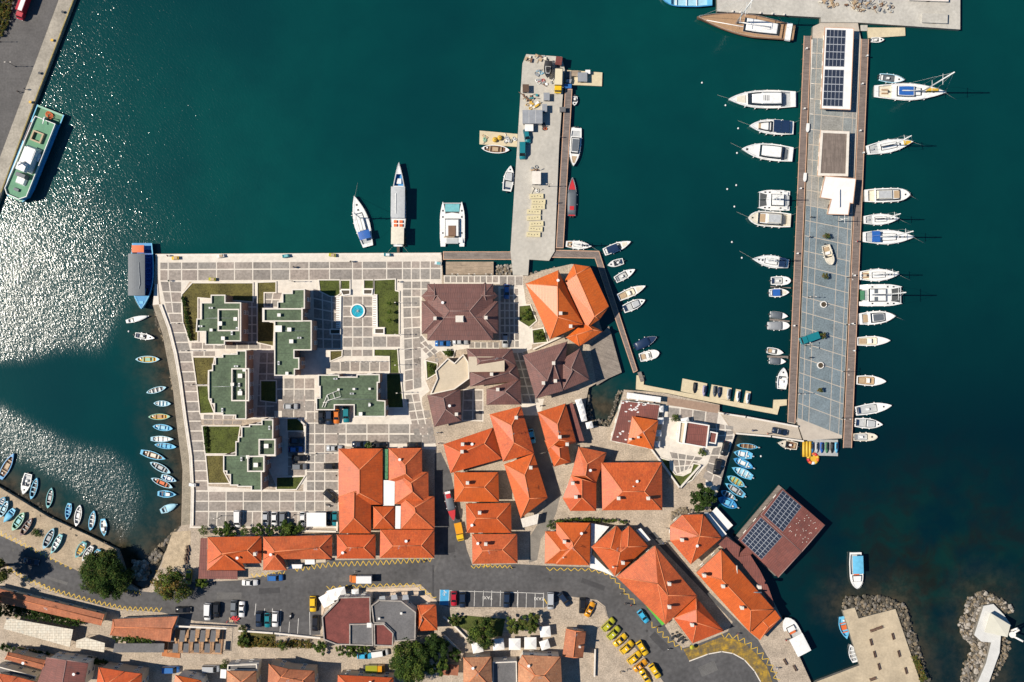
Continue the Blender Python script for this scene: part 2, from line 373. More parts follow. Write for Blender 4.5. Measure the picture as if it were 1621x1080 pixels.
def slabland(name, poly, mtop, z=0.0, mside=None):
    mb = MB(); p = ccw(poly); n = len(p)
    mb.add([(x, y, z) for x, y in p], [list(range(n))], 0)
    mb.add([(x, y, -7) for x, y in p] + [(x, y, z) for x, y in p], [[k, (k + 1) % n, n + (k + 1) % n, n + k] for k in range(n)], 1)
    return struct(mb.build(name, [mtop, mside or M_wall]))
land = slabland('ground', LAND, M_stone)
west = slabland('quay_road', WEST, M_asph2)
north = slabland('boatyard_quay', NORTH, M_quay, .15)
jetty = slabland('jetty', JETTY, mat('jetty_concrete', (.43, .35, .24), .9, .2, .18, .006, fine=.1))
beacon_base = slabland('beacon_platform', BEACON, mat('beacon_concrete', (.56, .55, .52), .85, .08, .3, fine=.06), .6)
pier_c = slabland('concrete_pier', PIERC, mat('pier_concrete', (.435, .405, .35), .85, .12, .12, .004, fine=.08), .1)
pier_e = slabland('marina_pier', PIERE, mat('pier_sand_lines', (.45, .39, .32), .8, .12, .5, fine=.1), 0)
def flat_piece(name, poly, m, z0, z1, parent=None, kind='structure'):
    o = MB().prism(poly, z0, z1).build(name, m, parent)
    if parent is None: struct(o, kind)
    return o
# quay edging and the asphalt
flat_piece('quay_apron', xy('P', '93,0 116,0 54.5,161 1.8,304 -60,464 -60,410 0,250 205,-300 228,-300'), mat('old_apron_concrete', (.33, .295, .24), .9, .25, .2, .006, fine=.15), -.5, .12)
MB().strip(xy('P', '116,0 54.5,161 1.8,304'), .3, .126).build('edge_stripe', mat('faded_yellow_paint', (.3, .24, .09), .85, .45, .5, fine=.3), west)
ROAD = xy('P', '-200,800 0,848 60,875 122,903 170,925 206,934 240,938 298,922 376,919 415,912 458,900 525,887 688,884.5 688,718 698,716 714,750 739,870 748,895 818,893 862,895.5 934,898 962,908 976,914 1010,945 1054,990 1081,1025 1095,1023 1118,1014 1152,1000 1160,985 1027,846 1036,842 1120,935 1180,995 1200,1013 1218,1045 1232,1080 1260,1180 1020,1180 1052,1082 1030,1052 1008,1028 985,1002 962,977 958,960 945,950 900,944 862,962 710,961 696,957 690,949 665,925 520,934 509,948 507,1005 434,1008 380,989 308,983 258,970 192,964 130,953 78,933 40,912 0,889 -200,845')
mb = MB(); mb.add([(x, y, .004) for x, y in ccw(ROAD)], [list(range(len(ROAD)))]); struct(mb.build('road', M_asph))
LANE = xy('M', '95,80 130,150 180,330 235,560 240,600 215,700 170,790 130,840 110,960 62,975 65,830 110,760 160,640 120,480 60,300 20,80')
mb = MB(); mb.add([(x, y, .004) for x, y in ccw(LANE)], [list(range(len(LANE)))]); struct(mb.build('lane', mat('lane_paving', (.19, .17, .145), .9, .2, .4, fine=.15)))
M_paveL = mat('peach_pavement', (.56, .44, .33), .85, .12, .5, fine=.12)
for nm, t, s, z in (('pavement', 'O', '527,294 1088,269 1115,300 1203,352 1200,372 1075,375 985,345 850,345 800,330 600,330 520,390 500,450 497,345', .12),
                 ('pavement', 'P', '712,963 862,964 900,948 944,952 957,962 960,975 925,990 862,974 712,973', .12),
                 ('pavement', 'N', '-40,180 40,235 190,335 300,372 560,440 740,490 1000,510 1000,530 740,515 540,470 300,400 170,355 40,262 -40,215', .12),
                 ('pavement', 'I', '-60,730 0,765 480,1020 490,990 725,905 715,888 550,805 300,690 0,508 -60,475', .14),
                 ('pavement', 'Q', '960,530 1010,500 1115,640 1060,655 1010,610', .12)):
    flat_piece(nm, xy(t, s), (M_paveL if t == 'O' else M_stone) if z < .13 else mat('slip_sand', (.36, .28, .19), .9, .25, .35, .02, fine=.2), -.3, z)
def worn_yellow():
    m, nt, nd, lk, b = new_mat('worn_yellow_paint'); tc = N_(nd, 'ShaderNodeTexCoord'); n = N_(nd, 'ShaderNodeTexNoise', i_Scale=.45, i_Detail=9.0, i_Roughness=.72); lk.new(tc.outputs['Object'], n.inputs['Vector'])
    r = N_(nd, 'ShaderNodeValToRGB'); lk.new(n.outputs['Fac'], r.inputs[0]); e = r.color_ramp.elements; e[0].position = .36; e[0].color = (.085, .07, .05, 1); e[1].position = .62; e[1].color = (.42, .25, .02, 1); q = e.new(.5); q.color = (.2, .13, .03, 1)
    lk.new(r.outputs[0], b.inputs['Base Color']); b.inputs['Roughness'].default_value = .85; return m
# yellow forecourt by the turning circle
o = flat_piece('yellow_forecourt', xy('f', '400,545 470,525 560,510 640,475 740,440 860,460 960,510 1060,600 1140,700 1190,838 1240,1000 1130,1000 1085,838 1030,740 940,640 840,585 740,568 620,590 455,652'),
               worn_yellow(), -.2, .05)
mb = MB().strip(xy('f', '455,652 620,590 740,568 840,585 940,640 1030,740 1085,838 1130,1000'), .28, .058); mb.build('edge_kerb', M_cap, o)
# zigzag no-parking paint: one run per kerb
def zigzag(t, s, amp, pitch):
    path = [Vector(p) for p in xy(t, s)]; out = []; side = 1; carry = 0.0
    for p, q in zip(path, path[1:]):
        d = q - p; L = d.length; d.normalize(); nn = Vector((-d.y, d.x)); u = carry
        while u < L:
            out.append(p + d * u + nn * amp / 2 * side); side = -side; u += pitch / 2
        carry = u - L
    o = MB().strip([(v.x, v.y) for v in out], .17, .009).build('zigzag_marking', M_yel); struct(o); return o
for t, s, a_, p_ in (('N', '0,15 200,110 460,235', 1.5, 1.55), ('N', '-10,180 60,235 170,300 330,365 560,430 760,475 990,485', 1.3, 1.5), ('N', '755,365 865,380', 1.2, 1.4),
                 ('O', '70,200 285,182', 1.2, 1.6), ('O', '330,160 560,130 850,120 1185,98', 1.5, 1.65), ('O', '530,275 830,258 1090,255 1130,295 1200,345', 1.1, 1.9),
                 ('L', '865,992 1060,1000', .9, 1.4), ('Q', '-120,205 -8,195', .9, 1.4), ('Q', '300,215 535,218 640,240 690,285 740,350 810,415', .9, 2.0), ('Q', '880,520 930,560 990,620 1060,655', 1.3, 2.1),
                 ('f', '735,430 850,430 960,485 1070,570 1150,660 1200,740 1240,850', 1.6, 2.2)):
    zigzag(t, s, a_, p_)
# painted bays
def lines(name, t, segs, w=.12, m=None, z=.0105):
    mb = MB()
    for s in segs: mb.strip(xy(t, s), w, z)
    return struct(mb.build(name, m or M_wpaint))
lines('parking_marking', 'd', ['695,25 690,205'] + ['%d,38 %d,215' % (x, x - 6) for x in (800, 1090, 1190, 1285, 1385, 1580)] + ['800,38 1580,62'])
lines('parking_marking', 'e', ['%d,62 %d,235' % (x, x - 4) for x in (145, 240, 340, 436)] + ['60,55 440,70'])
lines('parking_marking', 'O', ['97,370 90,440', '150,400 147,450', '198,400 196,440', '250,405 243,570', '302,480 296,570', '357,460 350,570', '425,420 428,560'])
lines('parking_marking', 'e', ['440,130 485,200', '590,180 640,245', '735,205 765,260'], .22, M_yel)
# a disabled bay in blue with a wheelchair mark, bay lettering as in the street
o = struct(MB().prism(xy('d', '695,28 800,28 790,205 688,200'), -.1, .008).build('disabled_bay', mat('blue_bay_paint', (.06, .32, .55), .8, .2, 1.0, fine=.12)))
mb = MB(); c0 = at('d', 748, 75)
mb.strip([(c0.x + .5 * math.cos(a), c0.y + .5 * math.sin(a)) for a in [k * .5 for k in range(1, 11)]], .12, .014)
mb.strip([(c0.x, c0.y - .5), (c0.x - .1, c0.y + .7), (c0.x + .5, c0.y + .5)], .12, .014); mb.disc((c0.x - .15, c0.y + .95, .012), .16, .003, 8)
mb.build('wheelchair_mark', M_wpaint, o)
def lettering(text, t, x, y, size, rz):
    cu = bpy.data.curves.new('bay_lettering', 'FONT'); cu.body = text; cu.size = size; cu.align_x = 'CENTER'; cu.extrude = .001
    cu.materials.append(M_wpaint); p = at(t, x, y); o = link('bay_lettering', cu, None, (p.x, p.y, .012), rz); struct(o); return o
lettering('TAXI', 'd', 1237, 100, 1.3, math.pi); lettering('TAXI', 'e', 385, 112, 1.3, math.pi)
# ---- slabs between pale strips
def slabs(par, t, quad, us, vs, mats, gap=.34, z=.006, h=.03, skip=()):
    q = pts(t, quad)
    for j in range(len(vs) - 1):
        for i in range(len(us) - 1):
            if (i, j) in skip: continue
            def b(u, v): return (q[0] * (1 - u) + q[1] * u) * (1 - v) + (q[3] * (1 - u) + q[2] * u) * v
            c = [b(us[i], vs[j]), b(us[i + 1], vs[j]), b(us[i + 1], vs[j + 1]), b(us[i], vs[j + 1])]
            pl = inset([(p.x, p.y) for p in c], gap / 2)
            if abs(area(pl)) < .3: continue
            MB().prism(pl, -.02, z + h + rnd.uniform(-.004, .004), bottom=False).build('slab', rnd.choice(mats), par)
def fr(vals): a, b = vals[0], vals[-1]; return [(v - a) / (b - a) for v in vals]
def base(name, t, s, m, z=.006): return struct(MB().prism(xy(t, s), -.2, z).build(name, m))
lin = lambda n: [k / n for k in range(n + 1)]
plaza = base('plaza', 'P', '247,404 699,402 699,436 700,470 668,470 668,640 690,705 690,712 534,706 534,668 502,664 432,664 432,596 500,596 500,560 540,545 540,470 500,470 480,448 300,446 288,465 292,500 304,556 318,668 330,770 480,778 484,668 536,668 536,836 300,836 306,780 294,668 278,570 254,478', M_strip)
cols = [253, 266, 287.4, 313, 342.5, 371, 400, 429, 458.5, 489, 521.7, 558, 573.5, 612, 637, 651, 665, 681, 698]
slabs(plaza, 'P', '253,415 698,413 698,425 253,427', fr(cols), [0, 1], M_slab)
slabs(plaza, 'P', '253,427 698,425 698,443 253,445', fr(cols), [0, 1], M_slab)
slabs(plaza, 'P', '253,445 287.5,446 287.5,496 264,496', [0, .42, 1], [0, .33, .66, 1], M_slab)
L_ = pts('P', '266,496 280.7,558 287.4,606 294,660 297.5,669 303.6,722.8 307,777'); R_ = pts('P', '287.4,496 302,555 311.6,609 317,657 320,669 326,720 329.4,777')
def along(path, u):
    d = [(q - p).length for p, q in zip(path, path[1:])]; t = u * sum(d)
    for k, x in enumerate(d):
        if t <= x or k == len(d) - 1: return path[k].lerp(path[k + 1], min(1, t / x))
        t -= x
for k in range(18):
    c = [along(L_, k / 18), along(R_, k / 18), along(R_, (k + 1) / 18), along(L_, (k + 1) / 18)]
    MB().prism(inset([(p.x, p.y) for p in c], .17), -.02, .034, bottom=False).build('slab', rnd.choice(M_slab), plaza)
slabs(plaza, 'P', '637,445 681,445 681,470 637,470', lin(3), lin(2), M_slab)
slabs(plaza, 'P', '637,470 665,470 668,614 641,620', lin(2), lin(9), M_slab)
slabs(plaza, 'g', '322,780 460,765 525,1090 395,1100', lin(3), lin(6), M_slab, skip=[(2, 0), (2, 1)])
court = base('fountain_court', 'P', '541,467 591,467 591,516 636,516 636,551 541,551', M_strip, .012)
slabs(court, 'P', '542.4,468.7 590,468.7 590,550 542.4,550', lin(3), lin(5), M_slab)
slabs(court, 'P', '590,532 634,532 634,550 590,550', lin(2), lin(1), M_slab)
court2 = base('pergola_court', 'P', '505,553 616,553 616,592 505,592', M_strip, .013)
slabs(court2, 'H', '320,590 580,590 580,635 320,635', lin(4), lin(1), M_slab); slabs(court2, 'H', '320,665 680,665 680,728 320,728', lin(6), lin(1), M_slab)
slabs(plaza, 'J', '275,568 1100,568 1100,625 275,625', fr([275, 360, 460, 558, 662, 765, 852, 912, 965, 1022, 1100]), [0, 1], M_slab)
slabs(plaza, 'J', '275,625 1100,625 1100,683 275,683', fr([275, 360, 460, 558, 662, 765, 852, 912, 965, 1022, 1100]), [0, 1], M_slab)
slabs(plaza, 'J', '270,683 1100,683 1100,772 265,772', fr([268, 360, 408, 458, 510, 558, 610, 662, 715, 765, 815, 870, 912, 1030, 1100]), [0, 1], M_slab)
slabs(plaza, 'J', '918,62 1100,62 1100,566 918,566', fr([918, 965, 1022, 1100]), fr([62, 115, 180, 240, 300, 350, 405, 455, 510, 566]), M_slab)
slabs(plaza, 'J', '775,20 915,20 915,150 775,150', lin(2), lin(2), M_slab)
slabs(plaza, 'L', '0,183 600,183 600,240 0,240', fr([0, 80, 175, 275, 370, 430, 480]), [0, 1], M_slab); slabs(plaza, 'L', '0,243 600,243 600,300 0,300', fr([0, 80, 175, 275, 370, 430, 480]), [0, 1], M_slab)
slabs(plaza, 'H', '-28,765 225,765 225,970 -28,970', lin(4), lin(3), M_slab)
blk = base('block_paving', 'P', '304,446 500,446 500,600 432,600 432,664 318,664 296,556 290,470', M_strip, .003)
slabs(blk, 'G', '785,380 845,380 845,640 785,640', lin(2), lin(5), M_slab); slabs(blk, 'G', '455,640 930,640 930,682 455,682', lin(7), lin(1), M_slab); slabs(blk, 'G', '465,690 600,690 600,725 465,725', lin(2), lin(1), M_slab); slabs(blk, 'G', '885,345 995,345 965,435 885,430', lin(2), lin(2), M_slab)
slabs(blk, 'G', '860,700 950,700 950,1080 840,1080', lin(2), lin(6), M_slab); slabs(blk, 'J', '330,128 560,135 550,190 330,190', lin(4), lin(2), M_slab)
front = base('house_paving', 'K', '190,202 640,202 640,245 660,375 610,375 610,262 495,250 190,248', M_strip, .004); slabs(front, 'K', '192,204 500,204 500,245 192,245', lin(9), lin(1), M_slab); slabs(front, 'K', '505,204 640,204 640,262 505,258', lin(3), lin(1), M_slab)
star = base('star_paving', 'K', '0,470 65,540 100,575 330,580 505,585 505,620 320,618 250,630 175,630 85,680 85,800 110,860 60,900 0,900', M_strip, .0035); slabs(star, 'K', '330,580 505,580 505,618 330,618', lin(5), lin(1), M_slab); slabs(star, 'g', '430,400 480,470 430,490 372,448', lin(2), lin(2), M_slab); slabs(star, 'g', '430,495 482,455 535,505 482,550', lin(2), lin(2), M_slab); slabs(star, 'g', '375,452 428,500 428,700 375,690', lin(1), lin(4), M_slab); slabs(star, 'g', '505,505 540,535 575,545 515,590', lin(2), lin(2), M_slab)
shade = base('arcade_paving', 'P', '484,456 500,456 541,470 541,553 505,553 505,592 472,592', M_strip, .005)
slabs(shade, 'P', '495,456 540,468 540,552 498,552', lin(3), lin(6), M_slab)
lot = base('parking_court', 'P', '432,662 482,662 483,766 440,776 424,740', M_strip, .0055)
slabs(lot, 'J', '810,160 912,190 912,480 810,480', lin(1), lin(6), M_slab)
alley = base('courtyard_paving', 'K', '500,265 622,265 640,380 700,520 690,620 640,640 720,905 760,905 740,1000 640,1000 560,620 505,570', M_strip, .006)
slabs(alley, 'K', '510,275 615,275 620,615 510,615', lin(4), lin(8), M_slab); slabs(alley, 'K', '575,640 640,640 735,930 640,930', lin(2), lin(6), M_slab)
yard = base('terrace_paving', 'K', '300,850 415,850 415,1035 290,1030', M_strip, .006); slabs(yard, 'K', '302,855 412,855 412,1030 295,1030', lin(2), lin(3), M_slab)
gard = base('garden_terrace', 'M', '820,75 1145,115 1235,250 1120,600 1060,560 1090,400 1000,500 930,545 780,330 820,200', M_strip, .006)
slabs(gard, 'M', '850,85 1145,120 1135,190 850,150', lin(4), lin(1), M_slab); slabs(gard, 'M', '1110,320 1215,300 1150,560 1050,490', lin(2), lin(4), M_slab)
slabs(gard, 'M', '860,340 1060,375 985,440 905,470', lin(4), lin(3), M_slab); slabs(gard, 'm', '660,640 1010,700 1000,880 700,930', lin(3), lin(3), M_slab)
# the marina pier: blue-grey slabs framed by sand-coloured lines, a boardwalk on either side
VP = [k / 25 for k in range(26)]; M_pierw = [mat('pier_slab_sand', (.25, .245, .225), .8, .2, .3, fine=.24), mat('pier_slab_mist', (.21, .225, .22), .8, .2, .3, fine=.24)]
slabs(pier_e, 'P', '1286,60 1361,62 1333,690 1262,662', fr([0, 8, 19, 54, 69, 75]), VP[:12], M_pierw, .2); slabs(pier_e, 'P', '1286,60 1361,62 1333,690 1262,662', fr([0, 8, 19, 54, 69, 75]), VP[11:], M_pier, .2)
for s in ('1273,57 1284,57 1258.5,670 1247,668', '1364,62 1375,62 1348,709 1335,709'):
    o = flat_piece('boardwalk', xy('P', s), plank_mat('pier_deck_boards', (.18, .14, .12), 3), -.35, -.02); p_ = xy('P', s)
    for u, v in ((p_[0], p_[3]), (p_[1], p_[2])): MB().strip([u, v], .22, -.014).build('edge_board', M_teak, o)
    mb = MB()
    for k in range(26):
        for e in ((p_[0], p_[3]), (p_[1], p_[2])):
            a_ = Vector(e[0]).lerp(Vector(e[1]), (k + .5) / 26); mb.tube([(a_.x, a_.y, -6), (a_.x, a_.y, -.4)], .16, 6)
    mb.build('piling', mat('dark_piling', (.05, .045, .04)), o)
MB().prism(xy('T', '187,230 215,235 195,1080 165,1080'), -.1, .03).build('drain_channel', M_cap, pier_e)
causeway = base('causeway', 'P', '1140,653.5 1180,659.5 1262,674.5 1270,698.5 1220,691 1165,686', mat('causeway_paving', (.42, .36, .29), .85, .12, .4, fine=.12), .01)
for nm, t, s, m, z in (('boardwalk', 'B', '668,620 1072,620 1072,668 668,668', M_deck, .0), ('terrace_deck', 'B', '684,679 962,679 962,755 684,755', M_decks, -.3),
                    ('boardwalk', 'P', '894.4,141 906,141 892,393 880,393', plank_mat('pier_side_boards', (.17, .14, .125), 3), .0),
                    ('finger_pontoon', 'K', '805,55 1075,62 1295,745 1270,758 1050,105 797,100', plank_mat('finger_deck_boards', (.19, .15, .13), 20), -.35),
                    ('terrace_deck', 'K', '1020,600 1130,490 1203,755 1125,790 1060,830', M_deckt, .03), ('boardwalk', 'm', '135,320 825,430 800,540 135,420', mat('brown_terrace_boards', (.3, .2, .14), .8, .15, 1), .012),
                    ('float_dock', 'C', '80,565 330,587 325,672 78,655', M_pont, -.75), ('float_dock', 'C', '642,165 888,182 885,272 700,264 637,258', M_pont, -.75),
                    ('float_dock', 'a', '1085,138 1278,138 1280,180 1090,192', M_pont, -.75), ('float_dock', 'a', '1050,125 1085,125 1085,155 1050,155', M_quay, -.75),
                    ('float_dock', 'S', '265,703 301,705 298,748 500,787 700,824 915,862 918,820 980,818 980,846 946,850 935,891 800,866 400,788 262,770', M_pont, -.75),
                    ('float_dock', 'm', '345,78 667,145 640,318 322,248', M_pont, -.74), ('float_dock', 'm', '730,158 990,205 965,370 700,330', M_pont, -.74),
                    ('float_dock', 'm', '1050,218 1112,228 1088,405 1022,390', M_pont, -.74), ('float_dock', 'm', '1180,240 1244,252 1218,418 1148,405', M_pont, -.74),
                    ('float_dock', 'F', '415,790 665,795 665,912 415,905', mat('grey_float', (.36, .36, .35)), -.75), ('landing_stage', 'P', '1248,669 1258.5,671 1262,668 1258,640 1249,640', M_quay, -.4)):
    o = flat_piece(nm, xy(t, s), m, z - (.35 if z > -.6 else .7), z)
    if nm in ('boardwalk', 'finger_pontoon') and t != 'm':
        p_ = ccw(xy(t, s)); MB().ring(p_, inset(p_, .2), z, z + .012).build('edge_board', M_teak, o)
for s in ('300,688 420,688 420,696 300,680', '295,872 412,885 412,893 295,884'): flat_piece('finger_pontoon', xy('E', s), M_deck, -.7, -.45)
flat_piece('finger_pontoon', xy('F', '160,193 308,197 308,218 290,210 160,208'), M_deck, -.7, -.45)
flat_piece('gangway', xy('S', '268,690 285,685 300,728 283,735'), M_deck, -.5, -.3)
flat_piece('quay_cap', xy('P', '246,402.5 698,400.5 698,404 246,406'), M_cap, -.3, .14)
flat_piece('quay_cap', xy('P', '246,450 250,450 252,482 242,483 ') , M_cap, -.3, .12)
wp = pts('P', '252,482 266,520 276,560 284,606 291,660 300,722 303,777 302,832'); mb = MB()
mb.ring([(v.x, v.y) for v in wp] + [(v.x + .9, v.y) for v in wp[::-1]], [(v.x + .3, v.y) for v in wp] + [(v.x + .6, v.y) for v in wp[::-1]], -.2, .5); mb.prism([(v.x, v.y) for v in wp] + [(v.x + .9, v.y) for v in wp[::-1]], -.2, .45)
struct(mb.build('sea_wall', M_cap))
# rubble shelf under the curved wall, rough path by the inlet
flat_piece('shelf', xy('P', '243,485 252,483 266,520 276,560 284,606 291,660 300,722 303,777 302,830 288,832 289.5,744 279.5,666 274.5,617 267.5,580 257.5,528'), mat('shelf_stone', (.27, .23, .17), .9, .3, .4, .03, fine=.25), -1.5, -.35 + .4)
flat_piece('footpath', xy('N', '1055,10 1165,0 1165,90 1130,180 1120,250 985,225 1005,150'), mat('rough_cobbles', (.42, .33, .22), .9, .3, .7, .05, fine=.3), -.2, .03)
# lawns, each with a low kerb
def lawn(t, s, dry=False, kerb=True):
    p_ = ccw(xy(t, s)); o = struct(MB().prism(p_, -.2, .06).build('lawn', M_lawn2 if dry else M_lawn))
    if kerb: MB().ring(p_, inset(p_, -.3), -.1, .3).build('lawn_kerb', M_cap, o)
    q = inset(p_, .5); mb = MB(); r = random.Random(len(p_)); A = abs(area(p_)); xs = [u[0] for u in p_]; ys = [u[1] for u in p_]
    for k in range(int(min(700, A * 4))):        # tussocks of grass
        x, y = r.uniform(min(xs), max(xs)), r.uniform(min(ys), max(ys))
        if inside(x, y, q):
            a = r.uniform(0, 3.1); d = .16; mb.add([(x - d * math.cos(a), y - d * math.sin(a), .05), (x + d * math.cos(a), y + d * math.sin(a), .05), (x + r.uniform(-.1, .1), y, .05 + r.uniform(.08, .22))], [(0, 1, 2)])
    if mb.v: struct(mb.build('grass', M_lawn2 if r.random() < .5 else M_lawn, o), 'stuff')
for s, d in (('405,360 465,293 820,293 820,400 495,375 495,630 450,633 412,520', 1), ('850,290 955,287 955,345 885,345 885,430 945,530 940,660 850,640', 1), ('470,730 592,730 580,800 557,805 555,888 492,888', 1), ('495,898 555,898 560,975 590,1055 512,1058', 0)): lawn('G', s, d)
for s, d in (('328,198 540,198 515,352 345,352', 0), ('348,365 445,365 445,455 478,520 362,520', 1), ('810,155 870,155 900,190 905,222 810,222', 0), ('750,490 905,485 860,555 750,555', 0), ('660,-60 745,-60 745,60 660,50', 0)): lawn('J', s, d)
for s, d in (('252,170 375,170 378,250 355,265 320,265 260,235', 0), ('385,172 438,172 438,222 385,222', 0), ('527,170 582,170 582,218 527,218', 0), ('590,170 715,165 715,235 738,240 738,500 655,500 655,455 612,455 608,255 590,255', 0),
             ('590,592 728,592 738,735 685,735 683,632 590,630', 0), ('322,602 390,600 388,632 322,660', 1), ('665,742 745,742 765,945 668,945', 0)): lawn('H', s, d)
for s in ('620,378 680,372 715,460 675,495 620,460', '695,515 755,505 778,580 700,588', '178,632 250,632 240,665 200,655', '90,690 150,705 145,760 95,790'): lawn('K', s)
lawn('M', '812,380 862,395 865,440 895,475 940,482 985,460 1000,412 1042,420 990,500 920,540'); lawn('d', '760,345 1000,320 1440,360 1400,560 1050,520 900,440', 0, False); lawn('o', '-800,1300 -700,1300 -700,1400', 0, False)
lawn('c', '1310,500 1700,520 1700,690 1270,670', 1, False)

r_ = random.Random(5); ROADO = bpy.data.objects['road']
M_patch = mat('asphalt_patch', (.052, .05, .051), .9, .2, .5, fine=.2); M_patch2 = mat('asphalt_pale_patch', (.115, .11, .105), .9, .2, .5, fine=.2)
for t, x, y, w, d, a in (('L', 620, 980, 5, .5, 1.2), ('O', 700, 220, 9, 1.2, .02), ('O', 180, 290, 6, 1.6, .05), ('N', 330, 300, 8, .8, -.3), ('Q', 560, 300, 7, 1.4, -.35), ('Q', 930, 620, 6, 2.2, -.8), ('L', 690, 900, 3, 2, .2), ('O', 1180, 230, .5, 9, 0), ('N', 1400, 400, 7, 2, 0), ('f', 620, 720, 5, 3, .4)):
    p = at(t, x, y); MB().box((p.x, p.y, .004), (w, d, .004), a).build('road_patch', r_.choice((M_patch, M_patch2)), ROADO)
for t, x, y in (('O', 280, 268), ('O', 950, 180), ('Q', 320, 270), ('N', 80, 120), ('L', 720, 940), ('Q', 860, 560), ('N', 1250, 400)):
    p = at(t, x, y); MB().disc((p.x, p.y, .003), .38, .006, 14).build('manhole_cover', mat('cast_iron', (.04, .038, .036), .6), ROADO)
# ------------------------------------------------------------------ buildings
M_tile = tile_mat('orange_clay_tiles', (.63, .128, .018), (.575, .11, .016), mortar=(.40, .07, .015), var=.13, gloss=.45, pan=.012)
M_tile2 = tile_mat('bright_orange_tiles', (.68, .145, .02), (.62, .122, .018), mortar=(.45, .09, .015), var=.12, gloss=.4, pan=.012)
M_tile3 = tile_mat('old_terracotta_tiles', (.48, .17, .075), (.40, .125, .055), mortar=(.27, .09, .04), var=.26)
M_tile4 = tile_mat('pale_old_tiles', (.54, .26, .125), (.43, .18, .085), mortar=(.3, .12, .06), var=.26)
M_brown = tile_mat('brown_metal_roof', (.185, .085, .07), (.165, .077, .064), w=.5, row=1.6, var=.16, pan=.02)
M_brown2 = tile_mat('red_brown_sheet_roof', (.19, .06, .045), (.175, .055, .042), w=.6, row=2.0, var=.25, pan=.015)
TILES = [M_tile] + [tile_mat('orange_clay_tiles_%s' % n, a, b_, mortar=c, var=v, gloss=g, pan=.012) for n, a, b_, c, v, g in (('deep', (.57, .108, .017), (.50, .09, .015), (.36, .06, .012), .18, .48), ('worn', (.60, .135, .035), (.50, .10, .028), (.36, .07, .02), .24, .5), ('red', (.59, .105, .02), (.53, .09, .018), (.38, .06, .014), .15, .45), ('mixed', (.64, .13, .026), (.48, .085, .02), (.4, .07, .018), .2, .46))]
M_ridge = mat('ridge_tile', (.62, .2, .08), .8, .2, 2)
M_ridgeb = mat('brown_ridge', (.25, .16, .14), .7, .2, 2)
M_plas = [mat('house_plaster_%s' % w, c, .85, .1, .5, fine=.06) for w, c in (('white', (.62, .58, .5)), ('cream', (.55, .45, .33)), ('sand', (.46, .36, .26)))]
M_dwood = mat('dark_timber', (.09, .05, .03), .7, .2, 2)
M_glass = mat('window_glass', (.02, .028, .035), .12, .2, 2)
M_green = mat('green_roof_coating', (.082, .118, .067), .85, .36, .2, fine=.24)
M_greyroof = mat('grey_bitumen_roof', (.13, .125, .125), .9, .2, .3, fine=.15)
M_redflat = mat('red_flat_roof', (.155, .04, .032), .85, .3, .35, fine=.18)
M_cream = mat('cream_terrace', (.50, .42, .31), .85, .08, .4, fine=.06)
M_wsheet = mat('white_sheet', (.74, .72, .69), .5, .08, .8, fine=.04)
M_metal = mat('galvanised_metal', (.4, .41, .42), .45, .12, 1, metal=.6)
M_dark = mat('dark_fitting', (.03, .03, .032), .6, .2, 2)
def chimney_mesh():
    mb = MB(); mb.box((0, 0, .3), (.75, .75, 1.8)); mb.box((0, 0, 1.28), (.95, .95, .16), mi=1); mb.box((0, 0, 1.55), (.5, .5, .4), mi=1, taper=.8); mb.box((0, 0, 1.8), (.8, .8, .08), mi=1)
    return mb.mesh('chimney', [M_plas[0], M_cap])
CHIM = chimney_mesh()
AER = MB().tube([(0, 0, -.3), (0, 0, 2.2)], .035, 5).box((0, 0, 2.1), (1.3, .05, .05)).box((.2, 0, 1.9), (.05, .7, .04)).box((-.3, 0, 1.9), (.05, .6, .04)).mesh('aerial', [M_metal]); DISH = MB().disc((0, 0, .5), .12, .25, 10, r2=.42).tube([(0, 0, -.3), (0, 0, .5)], .04, 5).mesh('satellite_dish', [M_wsheet]); SKY = MB().box((0, 0, .05), (.9, .7, .14)).mesh('skylight', [M_cap])
def box_mesh(name, d, m, taper=1.0): return MB().box((0, 0, d[2] / 2), d, taper=taper).mesh(name, [m])
WINF = MB().ring([(-.55, -.75), (.55, -.75), (.55, .75), (-.55, .75)], [(-.47, -.67), (.47, -.67), (.47, .67), (-.47, .67)], 0, .08).box((0, -.8, .06), (1.3, .1, .2)).mesh('window', [M_white])
WINP = MB().add([(-.47, -.67, .02), (.47, -.67, .02), (.47, .67, .02), (-.47, .67, .02)], [(0, 1, 2, 3)]).box((0, 0, .04), (.05, 1.34, .04), mi=1).mesh('pane', [M_glass, M_white])
DOOR = MB().box((0, 0, .05), (1.1, 2.2, .1)).box((0, 1.2, .06), (1.4, .16, .16), mi=1).mesh('door', [M_dwood, M_cap])
def openings(root, poly, h, seed=0, door=True, step=3.6):
    r = random.Random(seed); poly = ccw(poly); n = len(poly); done = not door
    for k in range(n):
        a_, b_ = Vector(poly[k]), Vector(poly[(k + 1) % n]); d = b_ - a_; L = d.length
        if L < 2.6: continue
        d.normalize(); nn = Vector((d.y, -d.x)); m = max(1, int(L / step)); rz = math.atan2(d.y, d.x)
        for q in range(m):
            p = a_ + d * L * (q + .5) / m + nn * .012
            for z in ([1.55] if h < 5.6 else [1.55, 4.4]):
                if z < 2 and not done and L > 4:
                    o = link('door', DOOR, root, (p.x, p.y, 1.1)); o.rotation_euler = (math.pi / 2, 0, rz); done = True; continue
                o = link('window', WINF, root, (p.x, p.y, z)); o.rotation_euler = (math.pi / 2, 0, rz)
                link('pane', WINP, o)
